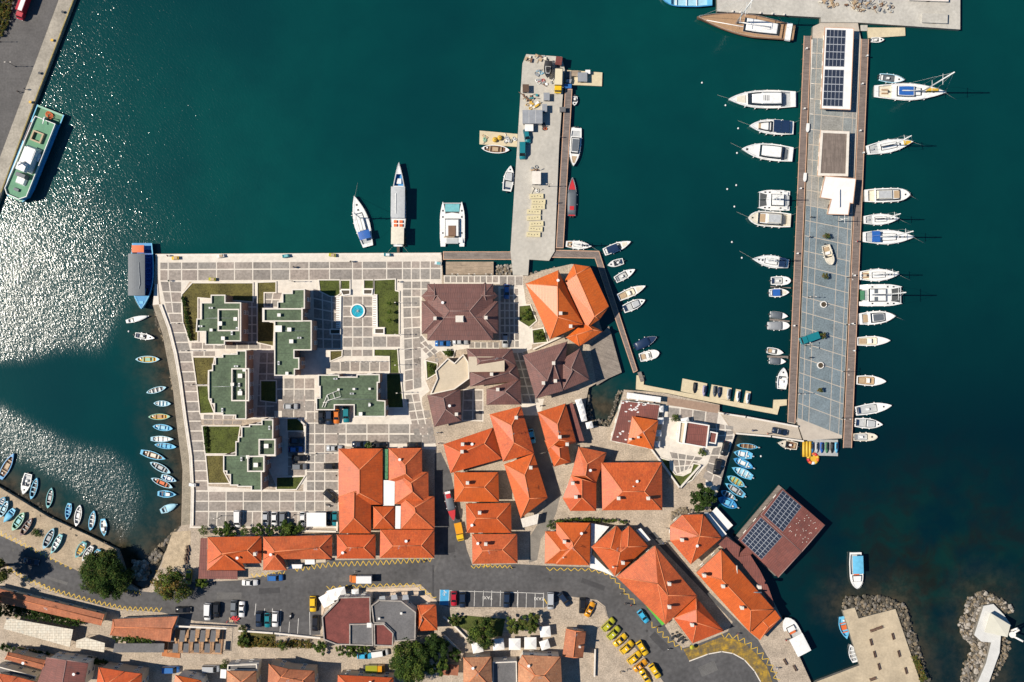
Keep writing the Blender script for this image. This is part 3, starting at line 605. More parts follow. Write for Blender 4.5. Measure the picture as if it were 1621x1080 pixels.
def roof_block(root, eave, ridge, m, mr, he, hr, faces=None, ov=.45, wall=None, seed=0):
    """Hipped roof over an eaves polygon: eave corners, ridge ends; walls under it."""
    E = [Vector(p) for p in eave]; Rg = [Vector(p) for p in ridge]; n = len(E)
    if faces is None:
        if n == 4 and len(Rg) == 2:
            best = None
            for s in range(4):
                mA, mB = (E[(3 + s) % 4] + E[s]) / 2, (E[(1 + s) % 4] + E[(2 + s) % 4]) / 2
                c = (mA - Rg[0]).length + (mB - Rg[1]).length
                if best is None or c < best[0]: best = (c, s)
            s = best[1]; c = [(k + s) % 4 for k in range(4)]
            faces = [[c[0], c[1], 5, 4], [c[1], c[2], 5], [c[2], c[3], 4, 5], [c[3], c[0], 4]]
        else: faces = [[k, (k + 1) % n, n] for k in range(n)]
    vs = E + Rg; top = MB(); ed = {}
    for f in faces:
        q = [vs[k] for k in f]; nn = Vector((0, 0, 0))
        for k in range(len(q)): nn += q[k].cross(q[(k + 1) % len(q)])
        if nn.z < 0: f = f[::-1]; q = q[::-1]
        if len(q) == 4: top.add(q, [(0, 1, 2), (0, 2, 3)])
        else: top.add(q, [tuple(range(len(q)))])
        for k in range(len(f)): e = tuple(sorted((f[k], f[(k + 1) % len(f)]))); ed[e] = ed.get(e, 0) + 1
    o = top.build('roof', m, root, uv=True)
    fa = MB(); ep = ccw([(v.x, v.y) for v in E]); ze = {(round(v.x, 4), round(v.y, 4)): v.z for v in E}
    for k in range(n):
        p, q = ep[k], ep[(k + 1) % n]; zp, zq = ze[(round(p[0], 4), round(p[1], 4))], ze[(round(q[0], 4), round(q[1], 4))]
        fa.add([(*p, zp - .22), (*q, zq - .22), (*q, zq + .03), (*p, zp + .03)], [(0, 1, 2, 3)])
    fa.add([(x, y, min(v.z for v in E) - .2) for x, y in ep], [list(range(n))[::-1]]); fa.build('eave', M_dwood, o)
    rc = MB()
    for (a_, b_), c in ed.items():
        if c == 2 and (vs[a_] - vs[b_]).length > .3: rc.tube([vs[a_] + Vector((0, 0, .02)), vs[b_] + Vector((0, 0, .02))], .12, 6)
    if rc.v: rc.build('ridge_capping', mr, o)
    if wall is not None:
        wp_ = inset(ep, ov); MB().prism(wp_, -.3, min(v.z for v in E) - .15, bottom=False).build('wall', wall, root); openings(root, wp_, he, seed)
    return o
HN = [0]
def house(label, blocks, roof='tile', he=4.0, rise=2.0, chim=(), wall=None, name='tiled_house', extra=None, cat='house'):
    HN[0] += 1; root = None; m = {'tile': TILES[HN[0] % 5], 'tile2': M_tile2, 'old': M_tile3, 'pale': M_tile4, 'brown': M_brown, 'brown2': M_brown2}[roof]
    mr = M_ridgeb if roof.startswith('brown') else M_ridge; wall = wall or M_plas[HN[0] % 3]
    for bi, blk in enumerate(blocks):
        t, es, rs = blk[:3]; h = 1.1 * (blk[3] if len(blk) > 3 else he); hr = h + 1.3 * (blk[4] if len(blk) > 4 else rise); fc = blk[5] if len(blk) > 5 else None
        E = pts(t, es, h); Rg = pts(t, rs, hr)
        if root is None:
            c = sum(E, Vector()) / len(E); root = thing(name, label, cat, (c.x, c.y, 0)); off = Vector((c.x, c.y, 0))
        roof_block(root, [v - off for v in E], [v - off for v in Rg], m, mr, h, hr, fc, .45, wall, HN[0] * 7 + bi)
    for ch in chim:
        t, x, y = ch[:3]; z = ch[3] + .1 * he if len(ch) > 3 else 1.1 * he + rise * 1.0; p = at(t, x, y, z + 1) - off; o = link('chimney', CHIM, root, (p.x, p.y, z))
        if len(ch) > 4: o.scale = (ch[4], ch[4] * .8, .9)
    ra = random.Random(HN[0]); t, es, rs = blocks[0][:3]; h = 1.1 * (blocks[0][3] if len(blocks[0]) > 3 else he); hr = h + 1.3 * (blocks[0][4] if len(blocks[0]) > 4 else rise); rp = pts(t, rs, hr); c0 = sum(pts(t, es, h), Vector()) / len(es.split())
    p = rp[0].lerp(rp[-1], ra.random()) - off
    if ra.random() < .6: link('aerial', AER, root, p, ra.uniform(0, 3))
    q = rp[0].lerp(pts(t, es, h)[ra.randrange(len(es.split()))], .3 + .2 * ra.random()) - off
    if ra.random() < .4: link('satellite_dish', DISH, root, q, ra.uniform(0, 3))
    return root, off
Hs = house
Hs('long west wing of the large orange roofed block with two linked hips beside parking court', [('L', '57,325 308,325 308,645 57,645', '177,445 177,580'), ('L', '57,600 242,600 242,808 62,808', '147,570 145,722'), ('L', '255,655 377,655 377,783 255,783', '312,717 313,718', 3.6, 1.6)])
Hs('stepped east wing of the large orange roofed block with three hips along the side street', [('L', '343,322 533,322 533,548 343,505', '437,417 441,470'), ('L', '380,458 569,458 571,650 378,640', '470,520 480,572'), ('L', '412,598 604,597 605,783 413,783', '490,660 496,690')])
Hs('small orange hipped shop under the large block, beside the road', [('L', '48,815 268,815 268,952 48,952', '108,890 200,890')], he=3.7, rise=1.5)
Hs('wide orange hipped shop at the corner of the road and side street', [('L', '295,787 604,787 604,948 292,948', '368,880 528,878')], he=3.8, rise=1.7)
Hs('orange hipped house, uppermost of the three in line east of the side street', [('L', '715,460 968,460 972,628 718,628', '775,545 888,545')], chim=[('L', 793, 520)], rise=1.8)
Hs('orange hipped house, middle of the three in line east of the side street', [('L', '782,638 1040,635 1043,805 788,805', '842,722 958,722')], chim=[('L', 862, 690)], rise=1.8)
Hs('orange hipped house, lowest of the three in line, touching the road', [('L', '818,812 1075,812 1078,978 820,982', '880,908 990,902')], chim=[('L', 897, 868)], rise=1.8)
Hs('tilted orange hipped house with two chimneys at the top of the side street', [('L', '655,300 938,205 990,382 695,465', '757,347 888,297')], chim=[('L', 765, 300), ('L', 762, 342)])
Hs('tall narrow orange house with one chimney below the brown roofed house', [('L', '918,130 1098,84 1172,350 995,400', '1043,192 1057,292')], chim=[('L', 1070, 148)], he=4.4)
Hs('slanted orange house with striped awning at the bend of the narrow lane', [('L', '1000,415 1170,352 1249,605 1095,722', '1118,475 1145,610')], chim=[('L', 1153, 433)], he=4.4)
Hs('orange house with brown lean-to facing the white dining tables', [('M', '112,118 272,68 332,292 170,330', '225,185 235,275'), ('M', '152,280 285,312 300,402 205,428', '235,320 240,378', 3.8, 1.6)], chim=[('M', 238, 258), ('M', 280, 300)])
Hs('orange house with tilted hipped roof joined above the two chimney house', [('M', '345,315 505,348 445,520 303,478', '395,412 385,480')])
Hs('two chimney orange house with a canted corner joined below another house', [('M', '302,480 446,522 446,680 298,680 255,608', '365,500 365,605', 4.0, 1.9, [[0, 1, 5], [1, 2, 6, 5], [2, 3, 6], [3, 4, 6], [4, 0, 5, 6]])], chim=[('M', 312, 522), ('M', 330, 600)])
Hs('largest single orange hipped house with two chimneys in the old quarter centre', [('M', '475,405 820,403 822,675 480,677', '598,570 720,570')], chim=[('M', 573, 608), ('M', 742, 608), ('M', 657, 540, 6, .4)], rise=2.6, he=4.2)
Hs('orange house in two stepped parts beside the lane mouth on the road', [('M', '218,746 412,748 409,990 218,986', '312,862 312,890'), ('M', '155,797 330,797 330,984 152,980', '245,905 300,900', 3.8, 1.7)], chim=[('M', 265, 855), ('M', 258, 945, 4.6, .4)])
Hs('orange house of two wings with a white valley gutter between them', [('M', '418,885 562,763 592,800 634,764 742,882 552,1052', '528,895 582,915 625,885', 4.0, 2.0, [[0, 1, 6], [1, 2, 7, 6], [2, 3, 8, 7], [3, 4, 8], [4, 5, 7, 8], [5, 0, 6, 7]])], chim=[('M', 598, 975), ('M', 542, 1000, 5, .5)])
Hs('big diagonal orange house with a green sign facing the curve of the road', [('Q', '690,258 905,85 1140,365 965,525', '920,297 978,362')], chim=[('Q', 985, 297), ('Q', 985, 425)], he=4.6, rise=2.6)
Hs('orange pointed house at the tip of the block above the yellow forecourt', [('Q', '1010,490 1135,372 1290,560 1115,630', '1136,440 1138,515')], chim=[('Q', 1112, 525)], he=4.0)
Hs('six sided orange house beside the small white boat dock', [('M', '866,765 935,703 1055,700 1160,835 985,985 868,850', '1035,825', 4.2, 2.2)], chim=[('M', 935, 845)])
r_, off_ = Hs('long diagonal orange house along the water above the stone quay', [('Q', '1135,235 1275,105 1570,440 1435,568', '1278,275 1440,445'), ('Q', '1435,568 1572,440 1607,490 1490,610', '1505,505 1540,540', 3.2, .5)], chim=[('Q', 1180, 250), ('Q', 1285, 310), ('Q', 1390, 430), ('Q', 1488, 315)], he=4.4)
MB().tube([p - off_ + Vector((0, 0, .0)) for p in (at('Q', 1362, 195, 5.0), at('Q', 1368, 342, 5.6), at('Q', 1500, 346, 5.0))], .22, 4).build('parapet', M_cap, r_)
Hs('orange hipped roof end house beside the purple awning by the inlet', [('J', '355,830 662,825 662,978 355,978', '437,925 580,905'), ('J', '353,900 520,900 572,1018 352,1018', '437,928 452,930', 3.6, 1.7)], chim=[('J', 627, 925)], he=3.8, rise=1.8)
Hs('long orange hipped house behind the row of round bushes', [('J', '672,828 1066,818 1064,955 672,955', '740,912 990,890'), ('J', '672,890 770,890 808,1018 672,1018', '738,935 740,940', 3.6, 1.6)], he=3.8, rise=1.8)
Hs('large brown roofed house with four corner gables by the square', [('K', '95,250 470,250 470,572 95,572', '222,405 335,405', 6.2, 2.6), ('K', '63,348 499,350 499,532 63,535', '150,440 412,440', 6.0, 2.2), ('K', '62,320 135,247 205,305 115,378', '138,318 140,320', 5.9, 1.8), ('K', '497,318 425,240 360,300 440,372', '423,318 421,320', 5.9, 1.8)],
   'brown', 6.2, 2.6, [('K', 140, 447), ('K', 430, 443), ('K', 280, 450, 8.0, 2.4)], M_plas[0])
Hs('big bright orange restaurant roof of several planes at the water edge', [('K', '655,250 842,172 985,480 795,567', '838,262 840,440', 5.0, 2.3), ('K', '868,250 930,138 1024,153 1130,380 1078,452 1000,505', '945,195 1050,435', 4.4, 1.2, [[0, 1, 6], [1, 2, 6], [2, 3, 7, 6], [3, 4, 7], [4, 5, 7], [5, 0, 6, 7]]), ('K', '885,556 990,470 1095,520 962,606', '945,540 1040,512', 4.2, 1.0)],
   'tile2', 5, 2, [('K', 855, 418), ('K', 912, 492)])
Hs('brown hipped house beside the wooden terrace over the cove', [('K', '640,657 893,578 868,860 712,905', '815,700 780,800', 5.2, 2.3), ('K', '845,690 965,618 1020,795 862,862', '915,732 922,748', 5.0, 2.0)], 'brown', 5.2, 2.2, [('K', 815, 702), ('K', 757, 815), ('K', 825, 803)], M_plas[0])
r_, off_ = Hs('brown roofed house with a cream flat terrace let into its top', [('K', '320,620 578,620 603,714 335,760', '400,690 520,672', 4.4, 1.6), ('K', '336,752 604,712 628,800 338,836', '430,790 560,756', 4.2, 1.8), ('K', '432,850 625,790 632,938 432,940', '540,862 546,870', 4.2, 2.0)], 'brown', 4.4, 1.6, [('K', 462, 765), ('K', 497, 852)], M_plas[1])
MB().prism([(p.x - off_.x, p.y - off_.y) for p in pts('K', '330,665 535,665 535,750 330,753', 6.2)], 3.5, 6.3).build('terrace_roof', M_cream, r_)
Hs('small brown hipped house where the radiating paving ends', [('K', '95,885 282,850 290,1030 135,1066', '187,900 200,966')], 'brown', 4.2, 1.7, [('K', 262, 993)], M_plas[0])
Hs('small orange pavilion roof on the red restaurant terrace', [('M', '650,140 800,165 770,330 622,297', '712,232 713,233')], 'tile2', 3.8, 1.7, [('M', 640, 270, 4.4, .8), ('M', 685, 260, 4.6, .8)])
Hs('orange hipped annex at the end of the grey roofed building', [('O', '1085,378 1198,375 1207,532 1085,537', '1110,440 1112,470')], 'tile', 3.8, 1.4)
Hs('pale terracotta hipped house with short ridge below the white parasols', [('e', '145,860 190,770 630,790 655,1250 140,1250', '340,1005 440,1005', 5.8, 2.2, [[0, 1, 5], [1, 2, 6, 5], [2, 3, 6], [3, 4, 5, 6], [4, 0, 5]])], 'pale', 5.8)
Hs('pale terracotta house with a pointed hip beside the big tree', [('d', '960,800 1280,790 1290,1150 960,1150', '1125,970 1126,985')], 'pale', 5.6, 2.0)
Hs('small red gabled house with white verges beside the taxi rank', [('e', '690,475 920,505 885,800 650,780', '806,500 772,800')], 'old', 3.8, 1.3, [('e', 848, 675, 4.6, .7)])
Hs('terracotta roof with vines growing over its lower edge', [('N', '690,542 1086,524 1040,680 672,640', '700,590 1050,600')], 'old', 3.2, .6)
Hs('long low terracotta roof half shaded by a tree along the lower road', [('b', '-120,-10 1192,305 1150,435 -150,140', '-130,60 1168,368')], 'old', 3.2, .5)
Hs('salmon tiled strip roof on the lowest row of houses', [('b', '95,735 520,830 490,940 55,820', '80,780 500,880')], 'old', 6.4, .7)
Hs('red brown sheet roofed house in the lowest row with a reddish verge', [('b', '530,800 1005,865 950,1150 400,1150', '760,830 700,1150')], 'brown2', 7.0, 1.0)
Hs('orange roof cut by the lower picture edge below the salmon strip', [('b', '-40,975 200,1020 420,1080 400,1250 -40,1250', '60,1130', 6.0, 1.2)], 'tile', 4)
Hs('bright orange roof with a pale hip and white skylight in the lowest row', [('b', '1125,910 1425,960 1620,985 1600,1250 1080,1250', '1200,1110 1420,1110', 6.6, 1.6, [[0, 1, 5], [1, 2, 6, 5], [2, 3, 6], [3, 4, 5, 6], [4, 0, 5]])], 'tile', 6.6)
Hs('orange roof beside the silver car in the lowest row', [('c', '560,1000 850,1060 900,1250 520,1250', '680,1120 760,1160')], 'tile2', 6.2, 1.3)
Hs('beige tiled hipped house with a railed roof terrace behind it', [('c', '1145,950 1480,955 1490,1250 1140,1250', '1310,1080 1311,1090')], 'pale', 6.4, 1.8)
Hs('old red tiled house of two slopes with a pale valley ridge', [('O', '175,738 300,770 455,780 460,930 165,930', '250,820 380,840', 6.6, 1.6, [[0, 1, 5], [1, 2, 6, 5], [2, 3, 6], [3, 4, 5, 6], [4, 0, 5]])], 'old', 6.6)
Hs('beige tiled corner of a house beside the old red one', [('O', '-20,790 95,785 92,930 -20,930', '40,850 41,860')], 'pale', 3.8, 1.3)
Hs('orange roof under the yellow truck at the lower edge', [('O', '598,805 937,822 940,940 590,940', '660,870 870,880')], 'tile', 5.6, 1.5)
# ---- flat roofed buildings with parapets
def flatb(label, outs, roofm, wallm, h=6.8, name='flat_roofed_building', cat='building', par=.55, boxes=(), vents=(), capm=None, op=True):
    p0 = xy(*outs[0][:2]); root = None
    for k, o_ in enumerate(outs):
        t, s = o_[:2]; hh = o_[2] if len(o_) > 2 else h; rm = o_[3] if len(o_) > 3 else roofm
        pl = ccw(xy(t, s, hh))
        if root is None:
            c = Vector((sum(q[0] for q in pl) / len(pl), sum(q[1] for q in pl) / len(pl), 0)); root = thing(name, label, cat, c)
        pl = [(x - c.x, y - c.y) for x, y in pl]; inn = inset(pl, .3)
        MB().prism(inset(pl, .06), -.3, hh - .35 - .003 * k, bottom=False).build('wall', wallm, root)
        mb = MB(); mb.add([(x, y, hh - .3 + .004 * k) for x, y in inset(pl, .2)], [list(range(len(pl)))]); ro = mb.build('flat_roof', rm, root, uv=True)
        if par: MB().ring(pl, inn, hh - .5, hh + par * .5).build('parapet', capm or M_cap, ro)
        if k == 0: plm = pl
        if op: openings(root, inset(pl, .06), hh, len(s) + k, k == 0)
    for t, s, hh in boxes:
        pl = [(x - c.x, y - c.y) for x, y in ccw(xy(t, s, h + .8))]
        MB().ring(pl, inset(pl, .35), h - .4, h + hh).build('parapet', capm or M_cap, root)
    if roofm is M_green:
        ra = random.Random(len(outs[0][1])); ins = inset(plm, .6); xs = [v[0] for v in ins]; ys = [v[1] for v in ins]; mb = MB(); y = min(ys) + .8
        while y < max(ys):
            x = min(xs)
            while x < max(xs):
                if inside(x, y, ins) and inside(x + .6, y, ins): mb.add([(x, y - .05, h - .285), (x + .6, y - .05, h - .285), (x + .6, y + .05, h - .285), (x, y + .05, h - .285)], [(0, 1, 2, 3)])
                x += .6
            y += 2.4
        struct(mb.build('membrane_seam', mat('membrane_seam', (.05, .07, .045), .8, .2, 1), ro), 'stuff')
        for k in range(40):
            x, y = ra.uniform(min(xs), max(xs)), ra.uniform(min(ys), max(ys))
            if inside(x, y, ins) and k % 9 == 0: o = link('air_conditioner', ACU, root, (x, y, h - .3), ra.choice((0, 1.57)))
        y0 = ra.uniform(.3, .6) * (max(ys) - min(ys)) + min(ys); xa = [x for x in np.arange(min(xs), max(xs), .5) if inside(x, y0, ins)]
        if len(xa) > 6: MB().tube([(xa[1], y0, h - .2), (xa[len(xa) // 2], y0 + .1, h - .2), (xa[-2], y0, h - .2)], .06, 5).build('roof_pipe', M_metal, root)
    for t, x, y, w in vents:
        p = at(t, x, y, h + .4) - c; o = link('roof_vent', VENT, root, (p.x, p.y, h - .32)); o.scale = (w, w, 1.1)
    return root, c
ACU = MB().box((0, 0, .35), (1.1, .5, .7)).disc((0, 0, .7), .2, .03, 10, 1).mesh('air_conditioner', [M_metal, M_dark])
VENT = MB().box((0, 0, .4), (.8, .8, .8)).box((0, 0, .86), (1.0, 1.0, .12)).mesh('roof_vent', [M_white])
WB = mat('brown_facade', (.27, .165, .125), .85, .12, .5)
flatb('green flat roofed block with a square parapet box, uppermost by the square lawn', [('G', '490,500 515,500 515,405 573,405 573,360 660,360 660,405 752,405 752,635 657,635 657,657 540,657 540,580 485,580')], M_green, WB, 8, boxes=[('G', '610,443 738,443 738,575 610,575', .45)], vents=[('G', 575, 568, .8), ('G', 645, 617, 1), ('G', 718, 503, 1), ('G', 627, 530, 1.2)])
flatb('tall green flat roofed block of stepped outline between lawn and fountain court', [('P', '462,458 482.8,457.6 482.8,489 479,489 479,507.3 493.7,507.3 493.7,554.8 466.4,554.8 466.4,566 474,566 474,585 467,585 467,595 434.3,595 434.3,509.7 415.5,509.7 415.5,487.6 439,487.6 439,477.5 447,477.5 447,464 462,464')], M_green, WB, 8.2,
      boxes=[('P', '416,488 478.5,488 478.5,509.3 416,509.3', .3)], vents=[('H', 70, 470, 1.1), ('H', 82, 542, 1.1), ('H', 5, 465, 1.8), ('H', 55, 737, .8), ('G', 975, 480, .9), ('G', 1022, 823, .8)])
flatb('green flat roofed block with stepped west side, middle of the waterside three', [('P', '340.3,564.7 352,564.7 352,560 374.7,560 374.7,554.8 390.3,554.8 390.3,664 372.5,664 372.5,658 352,658 352,654.7 339,654.7 339,640 334,640 334,632.5 330,632.5 330,586 336,586 336,576 340.3,576')], M_green, WB, 8,
      boxes=[('G', '692,793 797,793 797,988 692,988', .7)], vents=[('G', 770, 803, .9), ('G', 745, 838, 1.2), ('G', 745, 940, 1.2), ('G', 700, 888, .9)])
flatb('green flat roofed block with two parapet boxes, lowest of the waterside three', [('J', '548,197 592,197 592,185 663,185 663,158 730,158 730,268 745,268 745,368 680,368 680,458 665,458 665,565 603,565 603,543 525,543 525,535 483,535 483,475 463,475 463,455 445,455 445,360 515,360 515,282 530,282 530,255 548,255')], M_green, WB, 8,
      boxes=[('J', '645,270 742,270 742,365 645,365', .8), ('J', '580,366 679,366 679,458 580,458', .8)], vents=[('J', 690, 310, 1.2), ('J', 630, 418, 1.2), ('J', 585, 372, .9)])
r_, c_ = flatb('green flat roofed block with white pipe frame below the pergola court', [('H', '245,745 375,745 375,757 480,757 480,742 622,742 622,795 610,795 610,900 657,903 657,1003 463,1003 463,932 348,932 348,962 233,962 233,885 255,885 255,820 245,820')], M_green, WB, 6.6, vents=[('H', 370, 836, .6), ('H', 465, 833, .6), ('H', 560, 832, .6), ('H', 560, 930, .6), ('H', 505, 985, 1.0)])
mb = MB()
for s in ('270,945 300,870 370,840 382,880 300,905 285,945', '300,870 312,905', '335,855 348,892', '275,915 310,912'): mb.tube([p - c_ for p in pts('H', s, 6.7)], .1, 5)
mb.build('pipe_frame', M_white, r_)
flatb('red and grey flat roofed building with a rounded front facing the road', [('O', '600,330 797,325 800,480 815,490 815,625 590,620 512,590 500,450 595,352', 5.6, M_redflat), ('O', '668,492 812,490 815,627 668,622', 5.9, M_greyroof), ('O', '802,380 850,346 985,350 1075,420 1072,590 942,600 938,545 880,490 815,488', 5.4, M_greyroof), ('O', '817,492 880,492 938,548 935,630 820,625', 5.8, M_redflat)], M_redflat, M_plas[0], 5.6, capm=mat('weathered_parapet', (.34, .3, .26), .9, .3, .6, fine=.2), vents=[('O', 790, 500, 1.3), ('O', 985, 428, .6), ('O', 850, 460, .6)])
flatb('white terraced pavilion with a brown flat top beside the blue boats', [('m', '385,640 690,690 655,990 345,935', 4.2, M_brown2), ('m', '690,768 800,790 772,940 665,920', 3.6, M_brown2), ('m', '300,640 385,650 345,940 270,920', 3.0, M_cream)], M_brown2, M_white, 4.2, capm=M_white)
flatb('cream raised terrace with angled parapets beside the brown roofed houses', [('K', '140,745 212,672 250,700 300,650 332,700 335,790 250,852 110,882 150,790', 3.0, M_cream)], M_cream, M_plas[1], 3.0, capm=M_cap)
r_, c_ = flatb('low red restaurant terrace roof with white patches above the cove', [('M', '592,50 812,75 772,332 528,283', 2.8, M_brown2)], M_brown2, M_plas[0], 2.8, par=0)
ra = random.Random(3)
for k in range(30):
    x, y = (ra.gauss(680, 45), ra.gauss(90, 22)) if k < 22 else (ra.uniform(560, 640), ra.uniform(150, 280)); p = at('M', x, y, 2.5) - c_; n = 7
    MB().prism([(p.x + ra.uniform(.15, .55) * math.cos(6.28 * q / n), p.y + ra.uniform(.1, .35) * math.sin(6.28 * q / n)) for q in range(n)], 2.45, 2.53).build('peeled_patch', M_wsheet, r_)
flatb('small grey flat roof with railings in the lowest row', [('d', '1295,850 1570,838 1575,1150 1295,1150', 4.6, M_greyroof)], M_greyroof, M_plas[0], 4.6)
flatb('railed roof terrace behind the beige tiled house', [('c', '1155,880 1490,870 1495,950 1150,945', 4.6, M_greyroof)], M_greyroof, M_plas[0], 4.6)
flatb('dark flat roof with louvred white frames at the lower left corner', [('b', '-40,890 420,1010 400,1060 -40,975', 4.0, M_greyroof)], M_greyroof, M_plas[0], 4)
flatb('white walled court building beside the old red tiled house', [('O', '0,735 115,730 110,785 0,785', 4.0, M_greyroof)], M_greyroof, M_plas[0], 4)
# ---- sheet canopies and low lean-to roofs
def canopy(label, t, s, m, h=2.9, name='awning', drop=0.0, posts=True, cat='awning', thick=.12, seam=0, grid=None):
    pl = ccw(xy(t, s, h)); c = Vector((sum(q[0] for q in pl) / len(pl), sum(q[1] for q in pl) / len(pl), 0)); root = thing(name, label, cat, c)
    pl = [(x - c.x, y - c.y) for x, y in pl]; MB().prism(pl, h - thick, h).build('canopy_sheet', m, root, uv=True)
    if posts:
        mb = inset(pl, .15)
        for x, y in mb[:8]: MB().tube([(x, y, -.3), (x, y, h - thick)], .05, 5).build('post', M_dark, root)
    if grid:
        q = [Vector(v) for v in pl[:4]]; nu, nv = grid
        for j in range(nv):
            for i in range(nu):
                b = lambda u, v: (q[0] * (1 - u) + q[1] * u) * (1 - v) + (q[3] * (1 - u) + q[2] * u) * v
                pp = inset([tuple(b(x, y)) for x, y in ((i / nu, j / nv), ((i + 1) / nu, j / nv), ((i + 1) / nu, (j + 1) / nv), (i / nu, (j + 1) / nv))], .03)
                MB().prism(pp, h, h + .03, bottom=False).build('panel', m, root, uv=True)
    return root, c
M_panel = tile_mat('cream_panel_roof', (.64, .58, .47), (.60, .53, .42), w=1.3, row=.75, mortar=(.3, .25, .18), var=.12)
canopy('long white panelled roof parallel to the lower lane', 'b', '40,470 75,345 835,480 795,680', M_panel, 3.2, 'panelled_roof', grid=(10, 2), cat='roof')
canopy('short white panelled roof with cut corners beside the longer one', 'b', '870,605 975,570 1195,635 1185,740 865,685', M_panel, 3.1, 'panelled_roof', cat='roof')
canopy('grey strip roof below the vine covered terracotta roof', 'N', '700,690 1005,690 1000,745 690,745', M_greyroof, 2.8, cat='roof', name='strip_roof')
canopy('purple brown wrap around awning of the end house', 'J', '315,835 353,835 350,1020 525,1021 525,1070 302,1066', M_brown2, 2.8)
canopy('brown lean-to roof beside the orange house and white tables', 'M', '275,76 310,62 378,280 336,292', M_brown2, 3.2)
canopy('long brown lean-to roof between the diagonal houses and the floating house', 'R', '55,388 95,348 165,400 155,450 215,440 265,520 305,600 340,700 325,706 262,600 160,470', M_brown2, 2.7)
canopy('two white canopy roofs over parked cars behind the parking court', 'J', '918,690 1030,690 1030,770 918,770', M_wsheet, 2.6, 'carport')
canopy('flat white roof with green netting in the gap of the large block', 'L', '312,505 378,505 376,650 312,650', M_wsheet, 4.1, 'skylight_roof', cat='roof')
canopy('narrow white roof strip in the gap of the large block', 'L', '382,652 412,652 410,782 380,782', M_wsheet, 3.9, 'skylight_roof', cat='roof')
canopy('green and white shade net at the top of the large block gap', 'L', '312,328 340,328 338,500 315,500', mat('green_net', (.07, .2, .09), .8, .5, 2, fine=.4), 3.7, 'shade_net', cat='shade net')
canopy('white slatted sunshade above the red restaurant terrace', 'M', '622,5 815,32 812,62 618,38', M_wsheet, 2.7, 'sunshade', grid=(8, 2))
canopy('cream striped awning at the lower end of the lane house', 'L', '1095,725 1200,695 1190,755 1108,775', M_cap, 2.8, grid=(9, 1))
canopy('white shop awning under the long orange house', 'J', '835,985 895,985 890,1008 808,1010', M_wsheet, 2.6)
canopy('pale grey shop awning second along the long orange house', 'J', '910,958 965,958 965,985 910,985', M_wsheet, 2.7)
canopy('cream shop awning at the end of the long orange house', 'J', '972,958 1028,957 1028,974 972,974', M_cream, 2.6)
canopy('patterned white terrace roof between two orange houses at the road', 'M', '418,750 520,770 425,880 412,990', M_wsheet, 2.7, 'terrace_roof', cat='roof', grid=(5, 3))
canopy('white pointed terrace roof below the two winged house', 'M', '412,920 550,1055 480,1025 410,1005', M_wsheet, 2.6, 'terrace_roof', cat='roof')
canopy('white van length awning in the diagonal lane', 'M', '672,790 700,778 755,845 735,858', M_wsheet, 2.6)
for k, (x, y) in enumerate(((870, 338), (943, 330), (1012, 330))): canopy('small pale dormer roof on the grey roofed front, %s from the west' % ORD[k], 'O', '%d,%d %d,%d %d,%d %d,%d' % (x - 18, y - 12, x + 14, y - 16, x + 20, y + 14, x - 22, y + 18), M_metal, 5.0, 'dormer_roof', cat='roof')
canopy('green sign awning on the diagonal house by the blue car', 'Q', '845,408 870,402 965,515 945,530', mat('green_awning', (.1, .4, .04), .6, .1, 1), 2.8)
canopy('square white float dock roof at the blue boat basin', 'M', '1090,700 1130,658 1225,762 1185,798', M_wsheet, .6, 'boat_dock', cat='dock')
canopy('long white quay roof along the six sided house', 'M', '1060,690 1085,690 1190,812 1165,830', M_wsheet, 2.4, cat='awning')
# pergola restaurant with grey panels
root = thing('pergola_restaurant', 'timber terrace with rows of grey shade panels below the parked cars', 'pergola', at('c', 800, 600)); c = at('c', 800, 600)
MB().prism([(p.x - c.x, p.y - c.y) for p in pts('c', '490,480 1120,480 1090,760 470,740')], -.2, .25).build('timber_floor', plank_mat('terrace_timber', (.38, .22, .12), 10), root)
for k in range(5):
    for s in ('%d,488 %d,490 %d,620 %d,620' % (500 + k * 117, 555 + k * 117, 545 + k * 117, 482 + k * 117), '%d,640 %d,640 %d,745 %d,742' % (535 + k * 121, 592 + k * 121, 586 + k * 121, 525 + k * 121)):
        MB().prism([(p.x - c.x, p.y - c.y) for p in pts('c', s, 2.6)], 2.5, 2.62).build('shade_panel', M_greyroof, root)
for k in range(6):
    a_, b_ = at('c', 490 + k * 123, 482, 2.5) - c, at('c', 470 + k * 123, 750, 2.5) - c; MB().tube([a_, b_], .07, 4).build('beam', M_dwood, root)
    for p in (a_, b_): MB().tube([(p.x, p.y, -.2), (p.x, p.y, 2.5)], .07, 4).build('post', M_dwood, root)
for k in range(9): p = at('c', 560 + k % 5 * 118, 590 + k // 5 * 80) - c; MB().box((p.x, p.y, .6), (.9, .9, .08)).box((p.x, p.y, .4), (.12, .12, .5)).build('table', mat('pine_table', (.5, .3, .14)), root)
MB().prism([(p.x - c.x, p.y - c.y) for p in pts('c', '530,432 1145,462 1140,480 535,452', 2.8)], 2.6, 2.8).build('front_beam', M_cap, root)
o = flat_piece('orange_step', xy('c', '480,740 615,750 612,805 405,780 425,625 500,612'), mat('orange_tile_floor', (.42, .15, .05), .8, .15, 1), -.2, .2)
